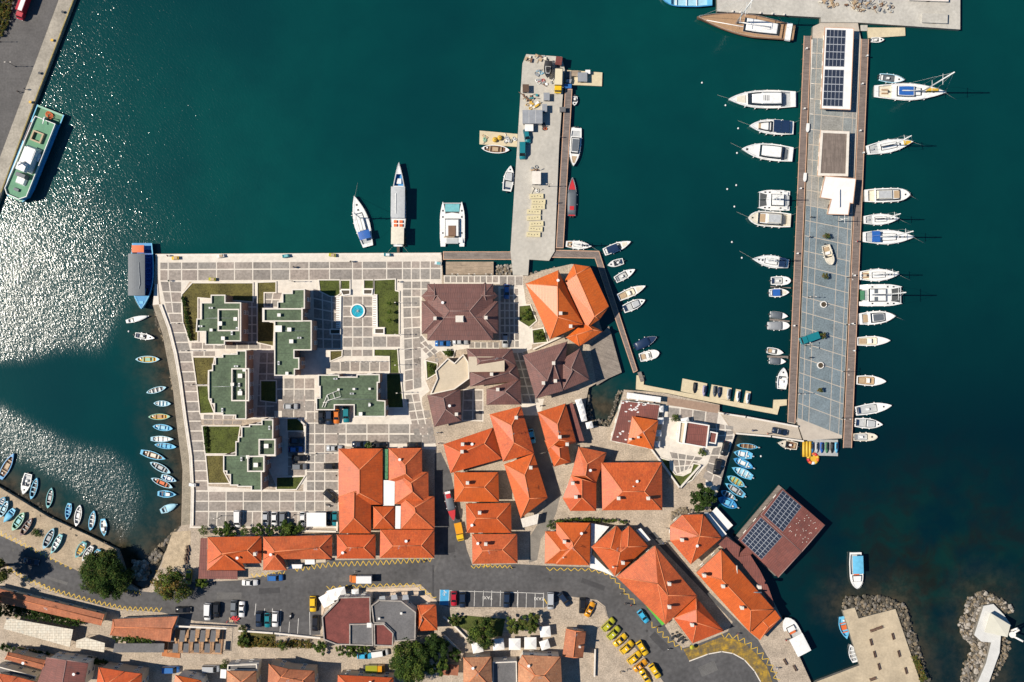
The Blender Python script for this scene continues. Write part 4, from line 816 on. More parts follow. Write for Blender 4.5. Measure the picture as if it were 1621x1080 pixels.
# floating house with solar panels
M_pv = mat('solar_cell', (.028, .036, .058), .22, .2, 2); M_pvf = mat('solar_frame', (.42, .44, .47), .5, .1, 1)
def solar(root, off, q, nu, nv, gap=.05):
    for j in range(nv):
        for i in range(nu):
            b = lambda u, v: (q[0] * (1 - u) + q[1] * u) * (1 - v) + (q[3] * (1 - u) + q[2] * u) * v
            c4 = [b(i / nu, j / nv), b((i + 1) / nu, j / nv), b((i + 1) / nu, (j + 1) / nv), b(i / nu, (j + 1) / nv)]; m_ = sum(c4, Vector()) / 4
            up = Vector((0, 0, 1)); out = [m_ + (v - m_) * .985 - off for v in c4]; inn = [m_ + (v - m_) * .90 - off for v in c4]
            mb = MB(); mb.add([v + up * .04 for v in out] + [v - up * .06 for v in out], [(0, 1, 2, 3), (0, 4, 5, 1), (1, 5, 6, 2), (2, 6, 7, 3), (3, 7, 4, 0)], 1); mb.add([v + up * .046 for v in inn], [(0, 1, 2, 3)], 0)
            mb.build('solar_panel', [M_pv, M_pvf], root)
he, hr = 2.6, 3.5
E_ = pts('R', '155,365 375,105 590,290 355,553', he); mid0, mid1 = at('R', 268, 238, hr), at('R', 474, 424, hr)
c = at('R', 370, 330); c.z = WL; root = thing('floating_house', 'red brown floating house with two solar arrays in the basin', 'house', c)
rw = [v - c for v in E_]
roof_block(root, rw, [mid0 - c, mid1 - c], M_brown2, M_ridgeb, he, hr)
wp_ = inset([(v.x, v.y) for v in rw], .8); MB().prism(wp_, -.2, he - WL - .1, bottom=False).build('wall', M_dwood, root); MB().prism(inset([(v.x, v.y) for v in rw], -.3), -.4, .5).build('float', M_deck, root)
openings(root, wp_, 3, 5)
n1 = lambda a, b, u: a.lerp(b, u)
lift = Vector((0, 0, .1))
nw, ne_, sw_, se_ = E_[0], E_[1], E_[2], E_[3]
solar(root, c, [n1(n1(mid0, E_[1], .96), n1(mid1, E_[2], .96), .03) + lift, n1(n1(mid0, E_[1], .96), n1(mid1, E_[2], .96), .47) + lift, n1(n1(mid0, E_[1], .06), n1(mid1, E_[2], .06), .50) + lift, n1(n1(mid0, E_[1], .06), n1(mid1, E_[2], .06), .05) + lift], 5, 9)
solar(root, c, [n1(n1(mid0, E_[0], .06), n1(mid1, E_[3], .06), .03) + lift, n1(n1(mid0, E_[0], .06), n1(mid1, E_[3], .06), .55) + lift, n1(n1(mid0, E_[0], .95), n1(mid1, E_[3], .95), .55) + lift, n1(n1(mid0, E_[0], .95), n1(mid1, E_[3], .95), .05) + lift], 6, 9)
mb = MB(); r = random.Random(4)
for k in range(34):
    u, v = r.uniform(.52, .95), r.uniform(.15, .9); p = n1(n1(mid0, E_[1], v), n1(mid1, E_[2], v), u) - c; mb.box((p.x, p.y, p.z + .06), (.2, .16, .1), r.random())
mb.build('snow_guard', M_cap, root)
canopy('low brown gangway roof joining the floating house to the shore', 'R', '155,440 200,395 235,425 180,470', M_brown2, 2.2, 'gangway_roof', cat='roof')
# solar roofed hut and white hut on the marina pier
def pier_hut(label, t, s, h, m, name):
    pl = xy(t, s, h); c = Vector((sum(q[0] for q in pl) / len(pl), sum(q[1] for q in pl) / len(pl), 0)); root = thing(name, label, 'hut', c); pl = ccw([(x - c.x, y - c.y) for x, y in pl])
    MB().prism(inset(pl, .5), -.1, h - .25, bottom=False).build('wall', M_plas[1], root); MB().prism(pl, h - .25, h).build('roof', m, root); MB().ring(inset(pl, -.06), inset(pl, .12), h - .3, h + .08).build('fascia', M_teak, root)
    openings(root, inset(pl, .5), h, 3); return root, c
root, c = pier_hut('long pier hut with two solar arrays on a white roof', 'T', '300,125 548,135 520,832 268,822', 3.0, M_wsheet, 'solar_hut')
for s in ('315,145 478,150 463,466 300,462', '298,486 462,490 450,805 283,800'):
    q = [v + Vector((0, 0, .12)) for v in pts('T', s, 3.0)]; solar(root, c, q, 5, 5)
root, c = pier_hut('pier hut with grey boarded roof in a pale frame', 'T', '265,1008 510,1018 498,1400 240,1395', 2.8, M_deckv, 'deck_enclosure'); pl_ = ccw([(v.x - c.x, v.y - c.y) for v in pts('T', '265,1008 510,1018 498,1400 240,1395', 2.8)]); MB().ring(pl_, inset(pl_, .7), 2.78, 3.0).build('roof_frame', M_cap, root)
root, c = pier_hut('white flat roofed hut at the middle of the marina pier', 'E', '618,33 800,48 783,195 765,192 755,262 632,258 655,170 590,160', 3.2, M_wsheet, 'white_hut')
MB().box((0, 0, 3.6), (.15, 5, .5)).build('roof_fin', M_wsheet, root)
# beacon wedge
c = at('o', 530, 470); mb = MB(); q = pts('o', '460,340 670,480 560,575 395,545', .6); tp = pts('o', '480,350 660,490 600,500 560,440', 3.8)
root = thing('beacon', 'pale wedge shaped beacon base on the round rock mole', 'beacon', (c.x, c.y, .6)); o3 = Vector((c.x, c.y, .6))
mb.add([v - o3 for v in q] + [v - o3 for v in (pts('o', '462,342', 3.4) + pts('o', '672,470', 3.4) + pts('o', '640,600', 3.0) + pts('o', '400,545', .9))], [(0, 3, 2, 1), (4, 5, 6, 7), (0, 1, 5, 4), (1, 2, 6, 5), (2, 3, 7, 6), (3, 0, 4, 7)]); mb.build('wedge', mat('pale_beacon_plaster', (.5, .48, .4), .8, .06, .4), root)
for s in ('680,590 760,515', '720,600 800,640', '700,540 740,500'):
    a_, b_ = pts('o', s, 3.4); MB().tube([a_ - o3 + Vector((0, 0, -1)), b_ - o3 + Vector((0, 0, .5))], .3, 6).build('beacon_arm', M_white, root)
MB().disc(tuple(at('o', 690, 570, 3) - o3), .9, .4, 12).build('beacon_gallery', M_white, root)
# ------------------------------------------------------------------ boats
PC = dict(white=(.74, .73, .70), ivory=(.66, .60, .48), blue=(.05, .25, .50), sky=(.12, .42, .62), pale=(.30, .52, .62), navy=(.012, .03, .075), teal=(.02, .22, .25), green=(.06, .2, .1), mint=(.22, .42, .3),
          yellow=(.60, .36, .03), red=(.50, .03, .035), maroon=(.09, .03, .03), brown=(.17, .09, .05), teak=(.36, .22, .12), grey=(.24, .25, .26), dark=(.03, .032, .036), black=(.014, .014, .016), orange=(.62, .13, .03), tan=(.42, .30, .18), sail=(.55, .55, .52), royal=(.015, .10, .36), lgrey=(.42, .43, .43), slate=(.10, .115, .13), aqua=(.14, .40, .42), purple=(.3, .27, .4))
def BM(c): return mat('boat_' + c, PC[c], .35 if c in ('white', 'ivory', 'navy', 'blue', 'red') else .55, .12, 1.3, fine=.08)
M_net = mat('trampoline_net', (.07, .075, .075), .8, .2, 3); M_screen = mat('tinted_glass', (.015, .022, .03), .08, .1, 1); M_rope = mat('rope', (.5, .48, .42), .9, .1, 3); M_steel = mat('brushed_alloy', (.6, .6, .6), .4, .05, 1)
def hbf(kind, t):
    if kind == 'double': return max(.0, (1 - abs(2 * t - 1) ** 2.3)) ** .8
    if kind == 'blunt': return (min(1, .86 + .5 * t)) * max(0, 1 - max(0, (t - .55) / .45) ** 3.2) ** .75
    if kind == 'slim': return min(1, .6 + 1.3 * t) * max(0, 1 - max(0, (t - .45) / .55) ** 1.9) ** .95
    if kind == 'sail': return min(1, .66 + .95 * t - .55 * t * t * .5) * (1 - max(0, (t - .42) / .58) ** 2.0)
    if kind == 'barge': return 1 if t < .9 else 1 - .45 * (t - .9) / .1
    return min(1, .84 + .55 * t) * max(0, 1 - max(0, (t - .42) / .58) ** 2.4) ** .95
class Boat:
    def __init__(s, name, label, S, B, W, kind='motor', hull='white', deck='white', inner='white', fb=.7, recess=None, group=None, z=WL, rim=None, cat='boat', floor=.12):
        d = B - S; s.L = d.length; s.W = W; s.kind = kind; s.fb = fb; s.rec = recess; c = (S + B) / 2
        s.root = thing(name, label, cat, (c.x, c.y, z), math.atan2(d.y, d.x), group); s.hull_col = hull
        if kind == 'cat': s.cat_hull(hull, deck)
        else: s.shell(hull, deck, inner, rim or deck, floor)
    def X(s, t): return (t - .5) * s.L
    def hb(s, t): return s.W / 2 * (.96 if s.kind == 'cat' else hbf(s.kind, min(1, max(0, t))))
    def Z(s, t): return s.fb * (1 + (.0 if s.kind in ('cat', 'barge') else .35) * t * t)
    def shell(s, hull, deck, inner, rim, floor):
        T = sorted(set([k / 12 for k in range(13)] + [.965] + (list(s.rec) if s.rec else []))); R = []
        for t in T:
            x, b, z = s.X(t), max(.03, s.hb(t)), s.Z(t); rk = .25 * t * t * s.fb
            R.append([(x, b, z), (x - rk * .3, b * .93, z * .45), (x - rk, b * .72, -.05), (x - rk, 0, -.35), (x - rk, -b * .72, -.05), (x - rk * .3, -b * .93, z * .45), (x, -b, z)])
        mb = MB(); n = 7; vs = [p for r in R for p in r]; fs = []
        for k in range(len(T) - 1):
            for q in range(6): fs.append([k * n + q, k * n + q + 1, (k + 1) * n + q + 1, (k + 1) * n + q])
        fs += [list(range(n))[::-1], [(len(T) - 1) * n + q for q in range(n)]]; mb.add(vs, [f[::-1] for f in fs], 0, True); mb.build('hull', BM(hull), s.root)
        ins = min(.28, .09 * s.W); g = MB(); dk = MB(); da = MB(); fl = MB()
        def prt(t, sd): b = max(.03, s.hb(t)); return (s.X(t), sd * b, s.Z(t) + .015), (s.X(t), sd * max(.01, b - ins), s.Z(t) + .02), (s.X(t), sd * max(.008, (b - ins) * .86), floor)
        for t0, t1 in zip(T, T[1:]):
            inr = s.rec and t0 >= s.rec[0] - 1e-6 and t1 <= s.rec[1] + 1e-6
            for sd in (1, -1):
                a, b = prt(t0, sd), prt(t1, sd); g.add([a[0], b[0], b[1], a[1]], [(0, 1, 2, 3) if sd < 0 else (3, 2, 1, 0)])
                if inr: fl.add([a[1], b[1], b[2], a[2]], [(0, 1, 2, 3)])
            a, b, c, d = prt(t0, -1), prt(t1, -1), prt(t1, 1), prt(t0, 1)
            if inr: fl.add([a[2], b[2], c[2], d[2]], [(0, 1, 2, 3)])
            else: (dk if not s.rec or t0 >= s.rec[1] - 1e-6 else da).add([a[1], b[1], c[1], d[1]], [(0, 1, 2, 3)])
        if s.rec:
            for t in s.rec: a, d = prt(t, -1), prt(t, 1); fl.add([a[1], d[1], d[2], a[2]], [(0, 1, 2, 3)])
        g.build('gunwale', BM(rim), s.root)
        if dk.v: dk.build('deck', BM(deck), s.root)
        if da.v: da.build('aft_deck', BM(deck), s.root)
        if fl.v: fl.build('cockpit', BM(inner), s.root)
    def cat_hull(s, hull, deck):
        w = s.W * .24
        for sd in (1, -1):
            mb = MB(); R = []
            for t in [k / 10 for k in range(11)]:
                b = max(.04, w / 2 * min(1, .8 + t) * (1 - max(0, (t - .6) / .4) ** 2)); x = s.X(t); y = sd * (s.W / 2 - w / 2); z = s.fb * (1 if t > .1 else .6)
                R.append([(x, y + b, z), (x, y + b * .8, -.2), (x, y - b * .8, -.2), (x, y - b, z)])
            mb.loft(R, 0, True); mb.build('hull', BM(hull), s.root)
        MB().prism([(s.X(.08), -s.W * .42), (s.X(.72), -s.W * .42), (s.X(.76), 0), (s.X(.72), s.W * .42), (s.X(.08), s.W * .42)], s.fb * .55, s.fb + .05).build('bridge_deck', BM(deck), s.root)
        MB().box((s.X(.97), 0, s.fb * .9), (.18, s.W * .8, .15)).build('crossbeam', M_steel, s.root)
        for sd in (1, -1): MB().prism([(s.X(.74), sd * .12), (s.X(.965), sd * .12), (s.X(.965), sd * s.W * .36), (s.X(.74), sd * s.W * .36)], s.fb * .88, s.fb * .9).build('trampoline', M_net, s.root)
    # ---- fittings
    def outline(s, t0, t1, wf, m=8): 
        T = [t0 + (t1 - t0) * k / m for k in range(m + 1)]
        return [(s.X(t), -s.hb(t) * wf) for t in T] + [(s.X(t), s.hb(t) * wf) for t in T[::-1]]
    def cabin(s, t0, t1, wf, h, col='white', glass=True, z0=None, top=.8, name='cabin', roof=None, front=.0):
        o = s.outline(t0, t1, wf); z = s.Z(t0) - .05 if z0 is None else z0; cx = s.X((t0 + t1) / 2)
        sc = lambda k: [(cx + (x - cx) * k - front * (1 - k) * 3, y * k) for x, y in o]
        mb = MB(); mb.loft([[(x, y, z + zz * h) for x, y in sc(k)] for zz, k in ((0, 1), (.45, .985), (.95, top), (1, top * .96))], 0, True); c = mb.build(name, BM(col), s.root)
        if glass:
            g = MB(); f = lambda zz: 1.012 * (1 + (top - 1) * max(0, (zz - .45) / .5)); g.loft([[(x, y, z + zz * h) for x, y in sc(f(zz))] for zz in (.48, .88)], 0, False); g.build('window_band', M_screen, c)
        if roof:
            rf = MB(); rf.loft([[(x, y, z + h * zz) for x, y in sc(k)] for zz, k in ((.99, top * .92), (1.03, top * .9))], 0, True); rf.build('roof_panel', BM(roof), c)
        return c
    def bimini(s, t0, t1, wf, z, col='navy', posts=True, arch=.12, y0=0):
        w = max(s.hb(t0), s.hb(t1)) * wf; mb = MB(); x0, x1 = s.X(t0), s.X(t1)
        R = [[(x, w * y + y0, z + arch * (1 - y * y) + dz) for y, dz in [(q / 4 - 1, 0) for q in range(9)] + [(1 - q / 4, -.04) for q in range(9)]] for x in (x0, (x0 + x1) / 2, x1)]
        mb.loft(R, 0, True); o = mb.build('canopy', BM(col), s.root)
        if posts:
            for x in (x0 + .05, x1 - .05):
                for y in (y0 - w * .95, y0 + w * .95): MB().tube([(x, y, s.fb * .8), (x, y, z)], .03, 4).build('post', M_steel, o)
        return o
    def pad(s, t0, t1, wf, col='teak', h=.12, name='sun_pad', y=0): 
        o = s.outline(t0, t1, wf, 4); zb = max(s.Z(t0), s.Z(t1)); MB().prism([(a, b + y) for a, b in o], s.Z(t0) - .02, zb + h).build(name, BM(col), s.root)
    def box(s, t, y, lx, ly, z0, h, col, name='locker', taper=.92): MB().box((s.X(t), y, z0 + h / 2), (lx, ly, h), taper=taper).build(name, BM(col), s.root)
    def thwarts(s, ts, col='teak'):
        for t in ts: MB().box((s.X(t), 0, s.Z(t) * .72), (.3, s.hb(t) * 1.75, .06)).build('thwart', BM(col), s.root)
    def motor(s, n=1, col='dark'):
        for k in range(n): 
            y = (k - (n - 1) / 2) * .7; MB().box((s.X(0) - .28, y, s.fb * .75 + .25), (.5, .38, .5), taper=.75).box((s.X(0) - .25, y, s.fb * .3), (.16, .14, .9)).build('outboard_motor', BM(col), s.root)
    def shield(s, t, wf=.8, h=.45, name='windshield'):
        w = s.hb(t) * wf; x = s.X(t); z = s.Z(t); mb = MB(); mb.add([(x, -w * .7, z), (x, w * .7, z), (x - .35, w * .66, z + h), (x - .35, -w * .66, z + h), (x - .9, -w, z), (x - 1.0, -w * .92, z + h * .8), (x - .9, w, z), (x - 1.0, w * .92, z + h * .8)], [(0, 1, 2, 3), (4, 0, 3, 5), (1, 6, 7, 2)]); mb.build(name, M_screen, s.root)
    def hatch(s, t, y=0, d=.45, col='dark'): MB().box((s.X(t), y, s.Z(t) + .05), (d, d, .06)).build('hatch', BM(col), s.root)
    def mast(s, t, h, boom=.3, sail='sail', z0=None, spread=2):
        x = s.X(t); z = s.Z(t) if z0 is None else z0; mb = MB(); rm = .1 + h * .005; mb.tube([(x, 0, z), (x, 0, z + h)], rm, 8, r2=rm * .8); m = mb.build('mast', BM('white'), s.root)
        for k in range(spread): MB().tube([(x, -s.W * .3, z + h * (k + 1) / (spread + 1)), (x, s.W * .3, z + h * (k + 1) / (spread + 1))], .07, 5).build('spreader', BM('white'), m)
        if boom: xb = x - boom * s.L; MB().tube([(x, 0, z + 1.3), (xb, 0, z + 1.3)], .07, 6).build('boom', M_steel, m); MB().tube([(x - .2, 0, z + 1.5), (xb + .2, 0, z + 1.45)], .17, 6).build('furled_sail', BM(sail), m)
        MB().tube([(s.X(.985), 0, s.Z(1)), (x + .1, 0, z + h * .97)], .035, 4).build('forestay', BM('sail'), m); MB().tube([(s.X(.02), 0, s.Z(0)), (x, 0, z + h)], .02, 4).build('backstay', BM('sail'), m)
        for sd in (1, -1): MB().tube([(x, sd * s.hb(t) * .95, z), (x, sd * s.W * .3, z + h * .55), (x, 0, z + h * .95)], .02, 4).build('shroud', BM('sail'), m)
    def rail(s, t0=.55, t1=.985, h=.55, wf=.93):
        T = [t0 + (t1 - t0) * k / 6 for k in range(7)]; pl = [(s.X(t), -s.hb(t) * wf, s.Z(t) + h) for t in T] + [(s.X(t), s.hb(t) * wf, s.Z(t) + h) for t in T[::-1]]
        mb = MB(); mb.tube(pl, .025, 4)
        for x, y, z in pl[::2]: mb.tube([(x, y, z - h), (x, y, z)], .02, 4)
        mb.build('guard_rail', M_steel, s.root)
    def fenders(s, ts, sides=(1, -1)):
        for t in ts:
            for sd in sides: MB().tube([(s.X(t), sd * (s.hb(t) + .1), .05), (s.X(t), sd * (s.hb(t) + .1), s.Z(t) * .8)], .13, 6).build('fender', BM('white'), s.root)
    def cover(s, t0, t1, col, h=.35, wf=.98):
        R = []
        for k in range(7):
            t = t0 + (t1 - t0) * k / 6; b = s.hb(t) * wf; z = s.Z(t) + .03; hh = h * math.sin(math.pi * (k + .6) / 7.2)
            R.append([(s.X(t), b * math.cos(a), z + hh * math.sin(a)) for a in [math.pi * q / 8 for q in range(9)]])
        MB().loft(R, 0, True, True).build('tarpaulin', BM(col), s.root)
    def lines(s, pairs):
        for (t, y, dx, dy, z) in pairs:
            a = Vector((s.X(t), y, s.Z(t))); b = a + Vector((dx, dy, z - s.Z(t))); m_ = (a + b) / 2; m_.z -= .15; MB().tube([a, m_, b], .02, 4).build('mooring_line', M_rope, s.root)
BG = dict(wall='boats moored along the curved west wall', slip='boats on and before the sandy slip', finger='boats on the curved finger pontoon', pw='boats on the west side of the marina pier', pe='boats on the east side of the marina pier', basin='blue boats in the small basin', mid='boats around the concrete pier')
RB = random.Random(21)
def rowboat(t, sx, sy, bx, by, w, hull, rim, inner, label, group, style=0, z=WL, seat='teak', tilt=0):
    ox, oy, sc = SHEET[t]; S, B = at(t, sx, sy, z + .6), at(t, bx, by, z + .6); W = w / sc * MPP; b = Boat('rowing_boat', label, S, B, W, 'double' if style % 2 == 0 else 'slim', hull, rim, inner, .62, (.1, .86), BG[group], z, rim, floor=.08)
    if style in (0, 1): b.thwarts((.26, .46, .66), seat); b.box(.16, 0, .5, .4, .1, .35, 'lgrey', 'engine_box')
    elif style in (2, 3): b.thwarts((.3, .7), seat); b.box(.5, 0, b.L * .22, b.W * .5, .1, .4, seat, 'engine_hatch'); b.box(.2, b.W * .12, .45, .5, .1, .4, 'white', 'fish_crate')
    elif style in (4, 5): b.thwarts((.25,), seat); b.cover(.35, .95, seat, .3)
    elif style in (6, 7): b.cabin(.45, .72, .6, .75, 'white', True); b.thwarts((.25,), seat)
    MB().tube([(b.X(.15), b.W * .2, .55), (b.X(.75), b.W * .28, .62)], .04, 5).build('oar', BM('tan'), b.root)
    if z > -.5:
        b.root.rotation_euler = (RB.choice((-1, 1)) * .12, 0, b.root.rotation_euler[2]); b.root.location.z = .55
        MB().box((0, 0, -.38), (.3, b.W * .5, .5)).build('keel_block', M_dwood, b.root)
    return b
W_ = 'moored along the curved west wall'
b = rowboat('n', 20, 592, 182, 552, 38, 'white', 'white', 'white', 'slim white boat with a plain covered deck nearest the blue excursion boat', 'wall', 5, seat='white')
rowboat('n', 85, 855, 255, 855, 48, 'aqua', 'pale', 'yellow', 'stubby fishing boat with yellow front and green stern by the curved wall', 'wall', 2, seat='mint')
rowboat('G', 192, 938, 310, 905, 34, 'aqua', 'pale', 'grey', 'tilted pale grey rowing boat just above the bright blue one ' + W_[:0] + 'by the wall', 'wall', 0, seat='white')
rowboat('G', 235, 1000, 337, 1003, 34, 'sky', 'pale', 'pale', 'small blue rowing boat directly above the yellow green boat by the wall', 'wall', 0, seat='white')
rowboat('I', 905, 78, 1040, 75, 38, 'green', 'mint', 'yellow', 'long yellow and green rowing boat among blue ones along the curved wall', 'wall', 2, seat='teak')
rowboat('I', 932, 135, 1055, 150, 40, 'sky', 'sky', 'sky', 'all blue rowing boat just below the yellow and green one', 'wall', 2, seat='pale')
rowboat('I', 920, 212, 1060, 213, 38, 'sky', 'pale', 'white', 'blue rowing boat with white inside, upper one of a close pair', 'wall', 1, seat='white')
rowboat('I', 943, 247, 1077, 262, 36, 'blue', 'sky', 'sky', 'plain blue rowing boat, lower one of a close pair by the wall', 'wall', 0, seat='sky')
rowboat('I', 858, 290, 1012, 335, 46, 'brown', 'sky', 'brown', 'brown fishing boat with blue bow and pale cargo cover by the wall', 'wall', 3, seat='ivory')
rowboat('I', 915, 355, 1042, 420, 44, 'brown', 'pale', 'slate', 'dark cluttered fishing boat with pale rim below the brown one', 'wall', 2, seat='lgrey')
rowboat('I', 985, 438, 1078, 470, 38, 'sky', 'pale', 'blue', 'short blue boat tucked behind the dark cluttered fishing boat', 'wall', 3, seat='white')
rowboat('I', 922, 452, 1055, 510, 40, 'maroon', 'pale', 'brown', 'fishing boat with reddish inside and pale rim by the wall', 'wall', 2, seat='orange')
rowboat('I', 962, 545, 1077, 552, 44, 'sky', 'sky', 'sky', 'blue boat with a dark red hatch, second from the wall corner', 'wall', 7, seat='maroon')
rowboat('I', 980, 655, 1085, 610, 46, 'pale', 'pale', 'lgrey', 'pale blue boat with a faded tarpaulin, last before the wall corner', 'wall', 5, seat='pale')
rowboat('I', 0, 455, 85, 300, 52, 'sky', 'blue', 'brown', 'largest blue work boat with wooden deck at the west picture edge', 'slip', 3, seat='tan')
rowboat('I', 225, 450, 190, 580, 38, 'sky', 'sky', 'slate', 'narrow blue boat beside the white motorboat off the slip', 'slip', 0, seat='pale')
rowboat('I', 315, 510, 292, 635, 40, 'teal', 'aqua', 'slate', 'grey green boat floating alone over dark weed off the slip', 'slip', 2, seat='lgrey')
rowboat('I', 425, 605, 408, 705, 38, 'blue', 'sky', 'blue', 'short bright blue boat with high seats off the slip', 'slip', 1, seat='sky')
rowboat('I', 488, 615, 465, 745, 42, 'white', 'white', 'lgrey', 'white rowing boat between two blue boats off the slip', 'slip', 2, seat='white')
rowboat('I', 573, 650, 552, 770, 40, 'sky', 'sky', 'lgrey', 'blue boat with grey inside, second from the end off the slip', 'slip', 0, seat='white')
rowboat('I', 628, 700, 638, 805, 44, 'pale', 'sky', 'white', 'pale blue boat with white inside, last off the slip', 'slip', 7, seat='white')
LZ = .1
rowboat('I', 30, 565, 0, 625, 36, 'sky', 'sky', 'pale', 'blue boat cut by the picture edge, ashore on the slip', 'slip', 0, LZ, 'white')
rowboat('I', 52, 590, 5, 690, 40, 'sky', 'pale', 'slate', 'long blue boat with pale rim ashore, second on the slip', 'slip', 2, LZ, 'pale')
rowboat('I', 92, 640, 30, 720, 42, 'sky', 'sky', 'sky', 'plain light blue covered boat ashore on the slip', 'slip', 5, LZ, 'sky')
rowboat('I', 152, 660, 82, 770, 50, 'mint', 'mint', 'green', 'green boat ashore on the slip beside a maroon one', 'slip', 2, LZ, 'aqua')
rowboat('I', 200, 695, 130, 803, 40, 'maroon', 'maroon', 'brown', 'dark maroon boat ashore on the slip beside the round bush', 'slip', 0, LZ, 'grey')
rowboat('I', 330, 755, 268, 880, 44, 'aqua', 'pale', 'slate', 'pale turquoise boat with dark inside ashore, upper of a pair', 'slip', 2, LZ, 'lgrey')
rowboat('I', 378, 795, 318, 912, 40, 'sky', 'aqua', 'lgrey', 'blue green boat ashore, lower of a pair with long shadows', 'slip', 1, LZ, 'white')
rowboat('I', 520, 840, 465, 935, 48, 'aqua', 'aqua', 'white', 'white and turquoise boat with yellow floor ashore beside the big tree', 'slip', 3, LZ, 'yellow')
rowboat('I', 565, 865, 505, 955, 40, 'white', 'white', 'grey', 'white boat ashore half under the big tree', 'slip', 3, LZ, 'white')
rowboat('I', 608, 885, 570, 960, 40, 'blue', 'sky', 'white', 'small blue boat ashore deepest under the big tree', 'slip', 1, LZ, 'white')
for k, (a_, lab, hc, rc, ic, st, se) in enumerate((((1368, 318, 1245, 305, 33), 'blue rowing boat with red seats, uppermost in the small basin', 'sky', 'sky', 'brown', 0, 'tan'), ((1335, 368, 1228, 345, 50), 'blue motor boat with white stern locker, second in the small basin', 'sky', 'sky', 'sky', 3, 'white'),
        ((1340, 435, 1228, 382, 45), 'blue boat with white engine cover, third in the small basin', 'sky', 'blue', 'sky', 2, 'white'), ((1335, 490, 1218, 432, 50), 'broad sky blue boat with pale seats, fourth in the small basin', 'sky', 'sky', 'pale', 1, 'white'),
        ((1292, 540, 1192, 482, 45), 'blue boat with greenish inside, fifth in the small basin', 'sky', 'sky', 'mint', 0, 'yellow'), ((1290, 595, 1180, 522, 45), 'cluttered blue boat with grey gear, sixth in the small basin', 'aqua', 'sky', 'slate', 3, 'lgrey'),
        ((1240, 615, 1155, 565, 40), 'short blue boat with dark inside, seventh in the small basin', 'blue', 'sky', 'slate', 0, 'white'), ((1250, 660, 1140, 605, 55), 'wide deep blue boat, last of the small basin beside the tree', 'blue', 'blue', 'blue', 2, 'sky'))):
    bb = rowboat('M', *a_, hc, rc, ic, lab, 'basin', st, seat=se); bb.motor(1, 'lgrey')
rowboat('R', 675, 750, 700, 862, 50, 'blue', 'sky', 'sky', 'blue rowing boat with orange bundle beside the bench jetty', 'basin', 3, seat='orange')
rowboat('R', 742, 980, 718, 890, 42, 'white', 'white', 'lgrey', 'small white boat moored in the corner of the bench jetty', 'basin', 1, seat='white')
rowboat('C', 92, 683, 275, 697, 55, 'ivory', 'white', 'brown', 'cream wooden boat with brown inside below the west float dock', 'mid', 2, seat='tan')
# ---- motor boats: an open cockpit boat with windshield and outboard
def sport(t, sx, sy, bx, by, w, label, group, hull='white', deck='white', inner='lgrey', style=0, col='navy', kind='motor', motors=1, z=WL, rimc=None):
    sc = SHEET[t][2]; b = Boat('motorboat', label, at(t, sx, sy, z + .8), at(t, bx, by, z + .8), w / sc * MPP, kind, hull, deck, inner, .75, (.04, .60), BG[group], z, rimc, 'motorboat', .2)
    L, W = b.L, b.W
    if style == 0: b.shield(.6, .85); b.box(.35, 0, .7, .6, .2, .75, 'white', 'console'); b.box(.12, 0, .5, W * .6, .2, .35, col, 'bench'); b.hatch(.78)
    if style == 1: b.cover(.03, .68, col, .45)
    if style == 2: b.shield(.64, .85); b.bimini(.12, .5, .8, 1.9, col); b.box(.1, 0, .5, W * .6, .2, .35, 'white', 'bench'); b.pad(.68, .86, .6, 'ivory', .06)
    if style == 3: b.cabin(.38, .74, .78, .8, 'white', True, roof='lgrey'); b.box(.12, 0, .5, W * .6, .2, .35, col, 'bench'); b.hatch(.85)
    if style == 4: b.cabin(.30, .80, .74, .75, 'white', True, roof=col); b.shield(.62, .6, .9); b.bimini(.1, .34, .8, 1.9, col, arch=.08); b.hatch(.88)
    if style == 5: b.box(.2, 0, L * .2, W * .55, .2, .35, 'tan', 'bench'); b.box(.4, 0, .8, W * .5, .2, .8, 'white', 'console'); b.shield(.62, .9); b.pad(.66, .9, .65, col, .05)
    if motors: b.motor(motors)
    if L > 5.5: b.rail(.62, .985, .4); b.fenders((.3, .55), (1, -1))
    return b
sport('n', 82, 685, 220, 708, 42, 'white motorboat with dark seats second below the blue excursion boat', 'wall', style=0)
sport('I', 172, 425, 143, 550, 55, 'white motorboat with outboard beside the large blue work boat', 'slip', style=0, col='lgrey')
sport('C', 258, 965, 285, 800, 68, 'white cabin motorboat tied to the west edge of the concrete pier', 'mid', style=3)
sport('C', 705, 342, 703, 405, 40, 'small white rubber tender by the dark side boardwalk', 'mid', style=0, col='lgrey')
sport('B', 1418, 412, 1422, 188, 55, 'red and grey open rubber boat along the side boardwalk', 'mid', 'slate', 'red', 'slate', 1, 'slate', motors=2, rimc='slate').box(.2, 0, 1.2, 1.3, .7, .5, 'red', 'red_locker')
sport('S', 108, 118, 235, 68, 42, 'white sport cruiser with dark blue cockpit, first on the finger pontoon', 'finger', style=2, col='navy', motors=0)
sport('K', 1212, 120, 1122, 145, 40, 'small white motorboat pointing shoreward, second on the finger pontoon', 'finger', style=0)
sport('S', 162, 250, 255, 200, 38, 'slim white motorboat with grey seats, third on the finger pontoon', 'finger', style=0, col='grey')
sport('S', 175, 335, 305, 278, 42, 'white cruiser with beige cockpit, fourth on the finger pontoon', 'finger', style=5, col='ivory', inner='ivory', motors=0)
sport('S', 200, 390, 303, 345, 45, 'white cabin boat with grey windows, fifth on the finger pontoon', 'finger', style=3)
sport('S', 255, 570, 358, 520, 44, 'navy hulled boat with dark cover, alone before the last boat on the finger', 'finger', 'navy', 'navy', 'navy', 1, 'navy')
sport('S', 278, 620, 370, 595, 45, 'broad white boat with yellow seats at the end of the finger pontoon', 'finger', style=5, col='white', inner='white', kind='blunt')
